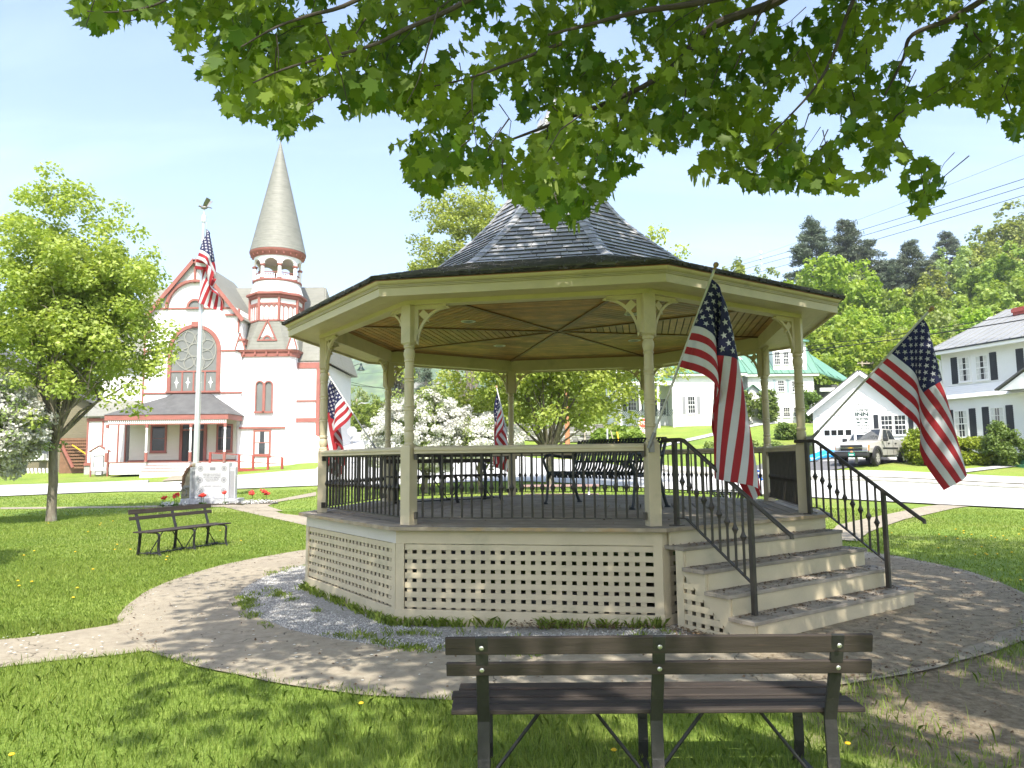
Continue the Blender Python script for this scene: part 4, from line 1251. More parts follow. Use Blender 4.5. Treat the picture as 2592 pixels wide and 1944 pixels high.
# right transept
mb = MB(); mb.bx(-15.55, -13.95, 52.85, 60, 0.8, 8.9); mb.build('transept_wall', M['church_siding'], ch)
mb = MB()
mb.bx(-15.6, -13.8, 52.78, 52.845, 8.45, 8.88); mb.bx(-14.15, -13.88, 52.74, 52.84, 0.8, 8.5); mb.bx(-13.945, -13.86, 52.9, 53.1, .8, 8.5)
mb.bx(-15.6, -13.85, 52.78, 52.84, 6.02, 6.14); mb.bx(-15.6, -13.85, 52.76, 52.84, 4.55, 4.85)
mb.build('transept_trim', R, ch)
mb = MB(); mb.prism([(-15.6, 52.3, 0.6), (-12.6, 52.3, 0.6), (-12.6, 52.3, 2.85), (-13.6, 52.3, 3.35), (-15.6, 52.3, 4.25)], (0, 0.5, 0)); mb.build('stone_wing', M['stucco'], ch)
# wheelchair ramp rails
rr = []
mb = MB(); ma = MB()
xs = [-20.35, -19.4, -18.4, -17.45, -16.45, -15.5]
for i, x in enumerate(xs):
    z = 1.50 - 0.07 * i
    mb.bx(x - .07, x + .07, 49.53, 49.67, z - .35, z + .92 - .01 * i)
    if i:
        z0 = 1.50 - 0.07 * (i - 1)
        for h in (.42, .88): mb.bar((xs[i - 1], 49.6, z0 + h), (x, 49.6, z + h), .05, .06)
        mb.bar((xs[i - 1], 49.58, z0 - .12), (x, 49.58, z - .12), .08, .2)
        ma.hexa([(xs[i - 1], 49.62, 0.4), (x, 49.62, 0.4), (x, 51.5, 0.4), (xs[i - 1], 51.5, 0.4), (xs[i - 1], 49.62, z0 - .1), (x, 49.62, z - .1), (x, 51.5, z - .1), (xs[i - 1], 51.5, z0 - .1)])
rl = thing('ramp', 'white church access ramp with low dusty red guard rail', 'ramp', (-17, 49.6, 1.2))
mb.build('guard_rail', M['rail_red'], rl); ma.build('ramp_deck', M['white'], rl)

# notice board on the church lawn
kp = on(250, 1207, 50.5)
kz = kp.z
kb = thing('notice_board', 'white gabled notice board on two thin red posts on the church lawn', 'notice board', kp)
mb = MB()
mb.bx(kp.x - .52, kp.x + .52, kp.y - .09, kp.y + .09, kz + .42, kz + 1.72)
mb.prism([(kp.x - .56, kp.y - .09, kz + 1.72), (kp.x + .56, kp.y - .09, kz + 1.72), (kp.x, kp.y - .09, kz + 2.06)], (0, .18, 0))
mb.build('cabinet', M['white'], kb)
mb = MB()
for s in (-1, 1): mb.bar((kp.x + s * .58, kp.y, kz - .1), (kp.x + s * .58, kp.y, kz + 1.7), .08, .08)
for s in (-1, 1): mb.bar((kp.x, kp.y, kz + 2.12), (kp.x + s * .70, kp.y, kz + 1.70), .3, .05)
mb.build('post', M['church_red'], kb)
mb = MB(); mb.bx(kp.x - .36, kp.x + .36, kp.y - .10, kp.y - .092, kz + .62, kz + 1.44, 0); mb.bx(kp.x - .30, kp.x + .30, kp.y - .106, kp.y - .101, kz + .64, kz + 1.36, 1); mb.build('panel', [M['shutter'], M['sign_white']], kb)
mb = MB(); mb.bx(kp.x - .25, kp.x + .25, kp.y - .05, kp.y + .05, kz + .10, kz + .36); mb.bx(kp.x - .18, kp.x + .18, kp.y - .06, kp.y - .051, kz + .14, kz + .32, 1); mb.build('name_plate', [M['slate_dark'], M['white']], kb)

# tan house at the left
th = thing('tan_house', 'tan clapboard house with grey shingled roof half hidden by the left maple', 'house', (-36, 56, 0))
mb = MB(); mb.bx(-48, -31.2, 54, 64, 0.3, 6.4)
mb.prism([(-48, 54, 6.4), (-31.2, 54, 6.4), (-39.6, 54, 10.5)], (0, 10, 0))
mb.build('wall', M['tan'], th)
mb = MB(); gable_roof(mb, (-39.6, 53.6, 10.55), (-39.6, 64.4, 10.55), 8.5, 4.2, .15, 0.2); mb.build('roof', M['slate_dark'], th)
mb = MB(); mb.bx(-48.1, -31.1, 53.9, 54.2, -.5, 1.1); mb.build('foundation', surf('tan_foundation', (0.24, 0.20, 0.12), 0.85, 0.1, 2), th)
for u in (10, 38, 84, 112):
    p = P(u, 1140, 53.97)
    window(th, (p.x, 53.99, 2.95), EX, NF, 0.85, 1.75, M['white'], M['glass'], 1, 2, 0.09)
mb = MB()
p = P(108, 1172, 53.9); mb.bx(p.x - .28, p.x + .28, 53.5, 53.95, 2.05, 2.5); mb.build('air_conditioner', M['white'], th)
mb = MB()
p = P(103, 1196, 53.7)
for i in range(7): mb.bar((p.x - .9 + i * .28, 53.6, 1.45), (p.x - .75 + i * .28, 53.55, 0.95), .09, .12)
mb.build('vent_slats', M['white'], th)
# open timber stair between the houses
ls = thing('lattice_stair', 'brown wooden lattice stair enclosure between the tan house and the church', 'staircase', (-31.5, 53, 1))
a, b = P(150, 1112, 52.6), P(185, 1183, 52.6)
x1 = -30.3
mb = MB()
mb.bar((a.x, 52.6, a.z), (b.x, 52.6, b.z), .14, .2)
ls_f = mb.build('sloping_beam', M['church_red'], ls)
mb = MB()
for j in range(10):
    z = b.z + (a.z - b.z) * j / 9; xl = b.x + (a.x - b.x) * j / 9
    mb.bx(xl, x1, 52.58, 52.64, z - .07, z + .05)
for j in range(16):
    x = a.x + (x1 - a.x) * j / 15
    t = min(1, max(0, (x - a.x) / (b.x - a.x)))
    mb.bx(x - .03, x + .03, 52.66, 52.70, a.z + (b.z - a.z) * t, a.z)
mb.build('lattice', M['brown_wood'], ls)
mb = MB(); mb.bx(a.x - .2, x1, 53.1, 53.3, 0.8, a.z + .1); mb.build('back_wall', M['brown_wood'], ls)
mb = MB(); mb.bar(P(183, 1126, 52.3), P(222, 1152, 52.3), .09, .06); tag(mb.build('yellow_strut', M['yellow']), 'yellow diagonal strut in front of the brown lattice stair', 'strut')
# ------------------------------------------------------------------ white inn house with green metal roofs
HD = 63.0
ih = thing('inn_house', 'large white house with green metal roofs on the grassy bank behind the bandstand', 'house', (20, HD, 5))
def X(u, v, D=HD): return P(u, v, D).x
def Zp(u, v, D=HD): return P(u, v, D).z
GM = M['green_roof']
def seams(mb, a, b, c, d, n, h=.05):
    """standing seams on a roof quad a-b (eave) to d-c (ridge)"""
    a, b, c, d = map(Vector, (a, b, c, d))
    nn = (b - a).cross(d - a).normalized()
    if nn.z < 0: nn = -nn
    for i in range(n + 1):
        t = i / n
        mb.bar(a.lerp(b, t) + nn * h * .5, d.lerp(c, t) + nn * h * .5, .05, h, up=nn)
def roof_quad(mb, a, b, c, d, n, th=.10):
    roof_slab(mb, [a, b, c, d], th)
    a, b, c, d = map(Vector, (a, b, c, d))
    nn = (b - a).cross(d - a).normalized()
    if nn.z < 0: nn = -nn
    o = nn * th
    seams(mb, a + o, b + o, c + o, d + o, n)
# right block
xl, xr = X(1895, 1010), X(2062, 1010)
ze = Zp(1995, 948); zb = 3.8
zt = ze + 3.6
mb = MB()
mb.bx(xl, xr, HD, HD + 8, zb, ze)
xm = xl - 2.6
mb.bx(xm, xl, HD - .0 + .9, HD + 8, zb, ze + .2)
mb.prism([(xm, HD + .9, ze), (xl + .02, HD + .9, ze), (xl + .02, HD + .9, ze + 1.4), (xm + .6, HD + .9, ze + 3.0), (xm, HD + .9, ze + 3.2)], (0, .3, 0))
# left wing
wl, wr = X(1575, 1010), X(1870, 1010)
z2 = Zp(1735, 952)
mb.bx(X(1697, 1010), wr, HD - 1.2, HD + 6, zb, z2)
mb.bx(X(1560, 1010), X(1700, 1010), HD + 1.2, HD + 7, zb, z2 + 1.9)
mb.build('wall', M['white_siding'], ih)
mb = MB()
roof_quad(mb, (xl - .3, HD - .35, ze), (xr + .4, HD - .35, ze), (xr + .2, HD + 3.4, ze + 4.0), (xl - 2.0, HD + 3.4, ze + 4.0), 10)
roof_quad(mb, (xr + .4, HD - .30, ze + .02), (xr + 3.9, HD - .30, ze - 1.15), (xr + 2.9, HD + 3.4, ze - .15), (xr - .2, HD + 3.4, ze + 3.2), 6)
roof_quad(mb, (X(1690, 951), HD - 1.6, z2), (wr + .3, HD - 1.6, z2), (wr + .3, HD + 2.2, z2 + 2.6), (X(1690, 951), HD + 2.2, z2 + 2.6), 9)
roof_quad(mb, (X(1555, 951), HD + .6, z2 + 1.85), (X(1702, 951), HD + .6, z2 + 1.85), (X(1702, 951), HD + 4.2, z2 + 4.6), (X(1555, 951), HD + 4.2, z2 + 4.6), 8)
roof_quad(mb, (X(1560, 1000), HD - 2.0, z2 - .6), (X(1695, 1000), HD - 2.0, z2 - .6), (X(1695, 1000), HD + 1.2, z2 + .1), (X(1560, 1000), HD + 1.2, z2 + .1), 6)
mb.build('roof', GM, ih)
mb = MB()
mb.bx(xr + .5, xr + 3.7, HD - .1, HD + .1, ze - 1.5, ze - 1.2); mb.bx(xr + 3.55, xr + 3.7, HD - .1, HD + .1, zb, ze - 1.3)
mb.bx(xl - .3, xr + .35, HD - .36, HD - .02, ze - .16, ze - .01); mb.bx(X(1690, 951), wr + .3, HD - 1.6, HD - 1.22, z2 - .16, z2 - .01)
for u in (1562, 1610, 1655, 1692): mb.bx(X(u, 1000) - .09, X(u, 1000) + .09, HD - 1.9, HD - 1.72, zb, z2 - .55)
mb.bx(X(1560, 1000), X(1695, 1000), HD - 2.0, HD - 1.8, z2 - .95, z2 - .6)
mb.build('trim', M['white'], ih)
mb = MB(); mb.bx(xr + .05, xr + 3.5, HD + 3.4, HD + 3.6, zb, ze - .6); mb.build('carport_back', M['slate_dark'], ih)
mb = MB()
dl, drr = X(1956, 915), X(2040, 915)
zd0, zd1 = Zp(1985, 940), Zp(1985, 868)
mb.bx(dl, drr, HD - .1, HD + 3, zd0, zd1); dm = mb.build('dormer', M['white_siding'], ih)
mb = MB(); roof_quad(mb, (dl - .2, HD - .4, zd1), (drr + .2, HD - .4, zd1), (drr + .2, HD + 3, zd1 + .9), (dl - .2, HD + 3, zd1 + .9), 6); mb.build('dormer_roof', GM, dm)
for u in (1966, 1988, 2010):
    window(dm, (X(u, 907), HD - .1, Zp(u, 907)), EX, NF, .52, 1.15, M['white'], M['glass_dark'], 3, 4, .05, mid=True)
for u, v, w, h in ((1976.5, 977, .62, 1.0), (2012, 978, .62, 1.0)):
    window(ih, (X(u, v), HD, Zp(u, v)), EX, NF, w, h, M['white'], M['glass_dark'], 3, 4, .06)
    for s in (-1, 1): shutter(ih, (X(u, v) + s * .56, HD, Zp(u, v)), EX, NF, .22, 1.1, M['shutter_pale'])
for u in (1966, 1991, 2017, 2043):
    window(ih, (X(u, 1043), HD, Zp(u, 1043)), EX, NF, .62, .85, M['white'], M['glass_dark'], 3, 4, .06)
wyy = HD - 1.2
for u, v in ((1750, 1025),):
    window(ih, (X(u, v, wyy), wyy, Zp(u, v, wyy)), EX, NF, .68, 1.5, M['white'], M['glass_dark'], 3, 4, .06)
    for s in (-1, 1): shutter(ih, (X(u, v, wyy) + s * .62, wyy, Zp(u, v, wyy)), EX, NF, .30, 1.5, M['granite_dark'])
wy2 = HD + 1.2
for u, v in ((1600, 1018), (1640, 1018), (1675, 1030)):
    window(ih, (X(u, v, wy2), wy2, Zp(u, v, wy2)), EX, NF, .8, 1.5, M['white'], M['glass_dark'], 3, 4, .06)
    for s in (-1, 1): shutter(ih, (X(u, v, wy2) + s * .66, wy2, Zp(u, v, wy2)), EX, NF, .36, 1.6, M['shutter'])
# door under a little green gabled hood
xd, zd = X(1909, 1035), Zp(1909, 1064)
mb = MB(); mb.bx(xd - .30, xd + .34, HD + .84, HD + .90, zd, zd + 2.0); mb.bx(xd - .2, xd + .24, HD + .82, HD + .84, zd + 1.0, zd + 1.8, 1); mb.build('door', [M['green_door'], M['glass_dark']], ih)
mb = MB()
gable_roof(mb, (xd - .1, HD - .3, zd + 3.05), (xd - .1, HD + .9, zd + 3.05), .85, .75, .06, 0); mb.build('hood_roof', GM, ih)
mb = MB(); mb.bx(xd - .8, xd + .6, HD - .3, HD + .85, zd - .6, zd - .02); mb.bx(xd - .4, xd + .5, HD - .8, HD - .3, zd - .8, zd - .25); mb.build('step', M['stucco'], ih)
mb = MB()
for i in range(24):
    for s in (-1, 1):
        x = X(1562, 1070) + (X(1690, 1070) - X(1562, 1070)) * i / 24
        mb.bar((x, HD - 1.95, 5.15), (x + s * .5, HD - 1.95, 5.75), .05, .02)
mb.build('lattice', M['green_door'], ih)

# ------------------------------------------------------------------ garage with gable to the street
gd = 43.0
ga = thing('garage', 'white clapboard gabled garage with a pale panelled overhead door', 'garage', (P(2061, 1100, 43.0).x, 43.0, 0))
gl, gr_ = P(2061, 1100, gd).x, P(2330, 1100, gd).x
gz0 = 1.0
gap = P(2176, 947, gd); gev = P(2058, 1036, gd).z
gc = (gl + gr_) / 2
gxa = gap.x
slope_l = (gap.z - gev) / (gxa - gl)
zr = gap.z - slope_l * (gr_ - gxa)
mb = MB()
mb.bx(gl, gr_, gd, gd + 9, gz0, min(gev, zr))
mb.prism([(gl, gd, min(gev, zr)), (gr_, gd, min(gev, zr)), (gr_, gd, zr), (gxa, gd, gap.z), (gl, gd, gev)], (0, 9, 0))
mb.build('wall', M['white_siding'], ga)
mb = MB()
for s, xe, zz in ((-1, gl - .35, gap.z - slope_l * (gxa - gl + .35)), (1, gr_ + .35, gap.z - slope_l * (gr_ + .35 - gxa))):
    roof_slab(mb, [(gxa, gd - .45, gap.z + .02), (xe, gd - .45, zz + .02), (xe, gd + 9.2, zz + .02), (gxa, gd + 9.2, gap.z + .02)], .10)
mb.build('roof', M['slate_dark'], ga)
mb = MB()
for xe in (gl - .35, gr_ + .35):
    zz = gap.z - slope_l * abs(xe - gxa)
    mb.bar((gxa, gd - .47, gap.z - .07), (xe, gd - .47, zz - .07), .04, .2); mb.bar((gxa, gd - .20, gap.z - .10), (xe, gd - .20, zz - .10), .5, .03)
mb.bx(gl - .02, gl + .14, gd - .03, gd + .1, gz0, gev)
d0, d1 = P(2072, 1100, gd).x, P(2158, 1100, gd).x
dzt, dzb = P(2110, 1052, gd).z, 1.35
mb.bx(d0 - .14, d0, gd - .05, gd, dzb, dzt + .14); mb.bx(d1, d1 + .14, gd - .05, gd, dzb, dzt + .14); mb.bx(d0, d1, gd - .05, gd, dzt, dzt + .14)
mb.build('trim', M['white'], ga)
mb = MB()
nr = 4; ph = (dzt - dzb) / nr
for j in range(nr):
    mb.bx(d0, d1, gd - .02, gd - .003, dzb + ph * j + .01, dzb + ph * (j + 1) - .01)
    if j == 2: continue
    for i in range(4):
        w4 = (d1 - d0) / 4
        mb.bx(d0 + w4 * i + .08, d0 + w4 * (i + 1) - .08, gd - .034, gd - .02, dzb + ph * j + .12, dzb + ph * (j + 1) - .12)
od = mb.build('overhead_door', surf('pale_garage_door', (0.70, 0.73, 0.73), 0.5, 0.04, 1.5), ga)
for u in (2094, 2112, 2129, 2149):
    x, z = P(u, 1080, gd).x, dzb + ph * 2.5
    mb = MB(); mb.bx(x - .16, x + .16, gd - .03, gd - .021, z - .15, z + .15); mb.build('pane', M['glass_dark'], od)
x0 = P(2263, 1085, gd).x
for s in (-1, 1):
    window(ga, (x0 + s * .38, gd, P(2263, 1079, gd).z), EX, NF, .70, 1.15, M['white'], M['glass'], 3, 4, .055)
    shutter(ga, (x0 + s * .98, gd, P(2263, 1079, gd).z), EX, NF, .28, 1.2, M['shutter'])

clapboards(ga, (0, gd, 0), EX, NF, dzt + .16, gap.z - .25, lambda z: (max(gl + .14, gxa - (gap.z - .2 - z) / slope_l), min(gr_, gxa + (gap.z - .2 - z) / slope_l)))
clapboards(ga, (0, gd, 0), EX, NF, gz0, dzt + .14, lambda z: (d1 + .15, gr_))
ga.rotation_euler.z = math.radians(-24); ga.scale = (0.885, 1, 1)      # the gable end is turned towards the green

# ------------------------------------------------------------------ right-hand house, facade turned towards the green
ra, rb = P(2398, 1100, 42.0), P(2592, 1080, 37.8)
rex = Vector((rb.x - ra.x, rb.y - ra.y, 0)).normalized()
rn = Vector((rex.y, -rex.x, 0))
if rn.y > 0: rn = -rn
rh = thing('shuttered_house', 'white clapboard two storey house with black shutters and grey metal roof', 'house', (ra.x, ra.y, 1.2))
def RP3(s, d, z): return Vector((ra.x, ra.y, 0)) + rex * s + rn * d + UP * z
Lr = 14.0
def zA(v, u, s): # height of a pixel lying on the facade at distance s along it
    q = RP3(s, 0, 0); return P(u, v, q.y).z
zeave = zA(893, 2375, 0) ; zmid = zA(1013, 2402, 0)
mb = MB()
obox(mb, RP3(0, 0, 0), rex, rn, 0, Lr, 0.6, zmid, -8, 0)
obox(mb, RP3(0, 0, 0), rex, rn, 0, Lr, zmid, zmid + .02, -8, .32)
mb.hexa([RP3(0, .34, zmid + .02), RP3(Lr, .34, zmid + .02), RP3(Lr, -8, zmid + .02), RP3(0, -8, zmid + .02), RP3(0, .02, zmid + .75), RP3(Lr, .02, zmid + .75), RP3(Lr, -8, zmid + .75), RP3(0, -8, zmid + .75)])
obox(mb, RP3(0, 0, 0), rex, rn, 0, Lr, zmid + .75, zeave, -8, .02)
mb.prism([RP3(0.02, .02, zeave), RP3(0.02, -8, zeave), RP3(0.02, -4, zeave + 2.3)], rex * (Lr - .1))
mb.build('wall', M['white_siding'], rh)
clapboards(rh, RP3(0, .0, 0), rex, rn, .7, zmid - .02, lambda z: (.14, Lr))
clapboards(rh, RP3(0, .02, 0), rex, rn, zmid + .76, zeave - .02, lambda z: (.14, Lr))
mb = MB()
e0, e1, t1_, t0_ = RP3(-.5, .55, zeave + .02), RP3(Lr + .5, .55, zeave + .02), RP3(Lr + .5, -4, zeave + 2.45), RP3(1.2, -4, zeave + 2.45)
roof_slab(mb, [e0, e1, t1_, t0_], .09); nn = (e1 - e0).cross(t0_ - e0).normalized(); nn = nn if nn.z > 0 else -nn
seams(mb, e0 + nn * .09, e1 + nn * .09, t1_ + nn * .09, t0_ + nn * .09, 24, .04)
roof_slab(mb, [RP3(-.5, .55, zeave + .02), RP3(-.5, -8.5, zeave + .02), t0_ + Vector((0, 0, -.02)), t0_], .09)
mb.build('roof', M['grey_roof'], rh)
mb = MB()
mb.bar(RP3(-.5, .57, zeave - .08), RP3(Lr, .57, zeave - .08), .14, .2); mb.bar(RP3(-.5, .3, zeave - .03), RP3(Lr, .3, zeave - .03), .5, .05)
obox(mb, RP3(0, 0, 0), rex, rn, -.03, .14, .8, zmid, -.1, .03); obox(mb, RP3(0, 0, 0), rex, rn, -.03, .14, zmid + .6, zeave, -.1, .05)
mb.tube([RP3(-.35, .5, zeave - .1), RP3(-.06, .1, zeave - .45), RP3(-.06, .1, zmid + .1), RP3(-.1, .35, zmid - .1), RP3(-.1, .06, zmid - .6), RP3(-1.2, .06, zmid - 1.0)], .05, 6)
mb.build('trim', M['white'], rh)
mb = MB(); mb.bar(RP3(-.5, .66, zeave + .03), RP3(Lr, .66, zeave + .03), .05, .07); mb.build('gutter', M['shutter'], rh)
def on_facade(u, v):
    r = ray(u, v); o = np.array([0, 0, CAMZ]); q = np.array(RP3(0, .02, 0)); nv = np.array(rn)
    t = ((q - o) @ nv) / (r @ nv); p = o + r * t
    return Vector(p), (Vector(p) - RP3(0, 0, 0)).dot(rex)
for (u0, u1, v0, v1, sl, sr, cur) in ((2429, 2456, 903, 967, 1, 0, 0), (2472, 2502, 898, 963, 0, 1, 0), (2419, 2450, 1038, 1108, 1, 1, 1), (2510, 2543, 1030, 1110, 1, 1, 1), (2598, 2628, 880, 948, 1, 1, 0)):
    p0, s0 = on_facade(u0, (v0 + v1) / 2); p1, s1 = on_facade(u1, (v0 + v1) / 2)
    zt_ = on_facade((u0 + u1) / 2, v0)[0].z; zb_ = on_facade((u0 + u1) / 2, v1)[0].z
    lower = v0 > 1000
    c = RP3((s0 + s1) / 2, .02 if not lower else 0, (zt_ + zb_) / 2)
    w_, h_ = s1 - s0 + .1, zt_ - zb_
    window(rh, c, rex, rn, w_, h_, M['white'], M['glass'], 3 if not lower else 2, 4, .06, curtain=True)
    if sl: shutter(rh, c - rex * (w_ / 2 + .26), rex, rn, .40, h_ + .1, M['shutter'])
    if sr: shutter(rh, c + rex * (w_ / 2 + .26), rex, rn, .40, h_ + .1, M['shutter'])
pc, sc_ = on_facade(2580, 1000)
mb = MB(); cc = RP3(7.2, -3.6, zeave + 2.2); chx = P(2582, 800, 41.0)
cs = (Vector((chx.x, chx.y, 0)) - RP3(0, 0, 0)).dot(rex)
cs += .75
obox(mb, RP3(cs, -3.0, 0), rex, rn, -.55, .75, zeave + 1.0, P(2570, 780, RP3(cs, -4, 0).y).z, -.4, .4); obox(mb, RP3(cs, -3.0, 0), rex, rn, -.6, .8, P(2570, 780, RP3(cs, -4, 0).y).z - .25, P(2570, 780, RP3(cs, -4, 0).y).z - .05, -.46, .46)
mb.build('chimney', M['brick'], rh)
pp_, ss_ = on_facade(2568, 990)
mb = MB()
for q in (-1, 1): roof_slab(mb, [RP3(ss_ + 1.6, 0, pp_.z + 1.0), RP3(ss_ + 1.6, 1.3, pp_.z + 1.0), RP3(ss_ + 1.6 + q * 1.7, 1.3, pp_.z), RP3(ss_ + 1.6 + q * 1.7, 0, pp_.z)], .08)
mb.build('porch_roof', M['slate_dark'], rh)
mb = MB(); mb.prism([RP3(ss_ + .05, 1.2, pp_.z - .02), RP3(ss_ + 3.1, 1.2, pp_.z - .02), RP3(ss_ + 1.6, 1.2, pp_.z + .9)], rn * .03); mb.build('porch_gable', M['white'], rh)
for i in range(3):
    mb = MB(); q, s_ = on_facade(2590, 1150); obox(mb, RP3(s_ - .3, 0, 0), rex, rn, 0, 2, .6, 1.6 - .2 * i, 1.3 + .3 * i, 1.6 + .3 * i); mb.build('step', surf('green_step', (0.05, 0.17, 0.10), 0.6, 0.1, 4), rh)
# low link between garage and house
mb = MB(); lk = P(2385, 1010, 44)
lh = thing('link_wing', 'low white wing with dark hipped roof joining garage and shuttered house', 'house wing', (lk.x, 45, 1.2))
mb.bx(gr_ + .02, ra.x + .1, 44.0, 50, .8, P(2390, 1003, 44).z); mb.build('wall', M['white_siding'], lh)
mb = MB(); zz = P(2390, 1003, 44).z
roof_slab(mb, [(gr_ - 1.0, 43.6, zz), (ra.x + .3, 43.6, zz), (ra.x + .3, 46, zz + .9), (gr_ - .6, 46, zz + .9)], .1); mb.build('roof', M['slate_dark'], lh)

# ------------------------------------------------------------------ hanging inn sign on its post
sg_c = P(2182, 1060, 38.6)
sg = thing('inn_sign', 'white shaped inn sign with dark lettering and a bird cut-out on top', 'sign', (sg_c.x, sg_c.y, h1(sg_c.x, sg_c.y)))
k_ = 38.6 / FPX
def sgp(px, pz, d=0.0): return Vector((sg_c.x + (px - 2182) * k_, sg_c.y - d, sg_c.z + (1060 - pz) * k_))
ol = [(2161.5, 1100), (2202.5, 1100), (2202.5, 1031), (2199, 1024), (2194, 1027), (2189, 1021), (2182, 1026), (2175, 1021), (2170, 1027), (2164, 1024), (2161.5, 1031)]
mb = MB(); mb.prism([sgp(*p) for p in ol], (0, .09, 0)); mb.build('board', M['sign_white'], sg)
mb = MB(); mb.prism([sgp(*p, 0.0) for p in [(2172, 1024), (2170, 1021), (2173, 1017), (2177, 1019), (2176, 1014), (2180, 1013), (2187, 1015), (2183, 1017), (2187, 1023), (2191, 1026), (2184, 1025)]], (0, .06, 0)); mb.build('bird_cutout', surf('pale_grey_cutout', (0.5, 0.52, 0.52), 0.6, .1, 9), sg)
def sgt(body, z, size, m=0, **kw):
    mb = MB(); put_text(mb, body, size, sgp(2182, z, .006), EX, UP, m, **kw); return mb
sgt('Village', 1037.5, .25, shear=.25, bold=.006).build('lettering', M['sign_ink'], sg)
sgt('INN', 1049, .27, bold=.014, font_scale_x=1.5).build('lettering', M['sign_ink'], sg)
sgt('SUITES', 1061, .17, bold=.008, font_scale_x=1.25).build('lettering', M['sign_ink'], sg)
mb = MB(); mb.prism([sgp(x, z, .003) for x, z in ((2168.5, 1067), (2195.5, 1067), (2195.5, 1071.5), (2168.5, 1071.5))], (0, -.003, 0)); mb.build('name_strip', M['sign_ink'], sg)
mb = sgt('OFFICE', 1069.3, .09, bold=.003); mb.V = [(x, y - .004, z) for x, y, z in mb.V]; mb.build('lettering', M['sign_white'], sg)
sgt('1 KING ROOM 65', 1077.5, .115, bold=.004, font_scale_x=.86).build('lettering', M['sign_ink'], sg)
sgt('2 ROOM SUITE 85', 1086, .115, bold=.004, font_scale_x=.84).build('lettering', M['sign_ink'], sg)
sgt('EXP  AMEX', 1094, .10, bold=.003).build('lettering', M['sign_ink'], sg)
mb = MB()
for px in (2162.5, 2201.5): mb.bar(sgp(px, 1098, -.04), Vector((sgp(px, 1100).x, sg_c.y + .04, h1(sg_c.x, sg_c.y) - .2)), .1, .1)
mb.build('post', M['white'], sg)

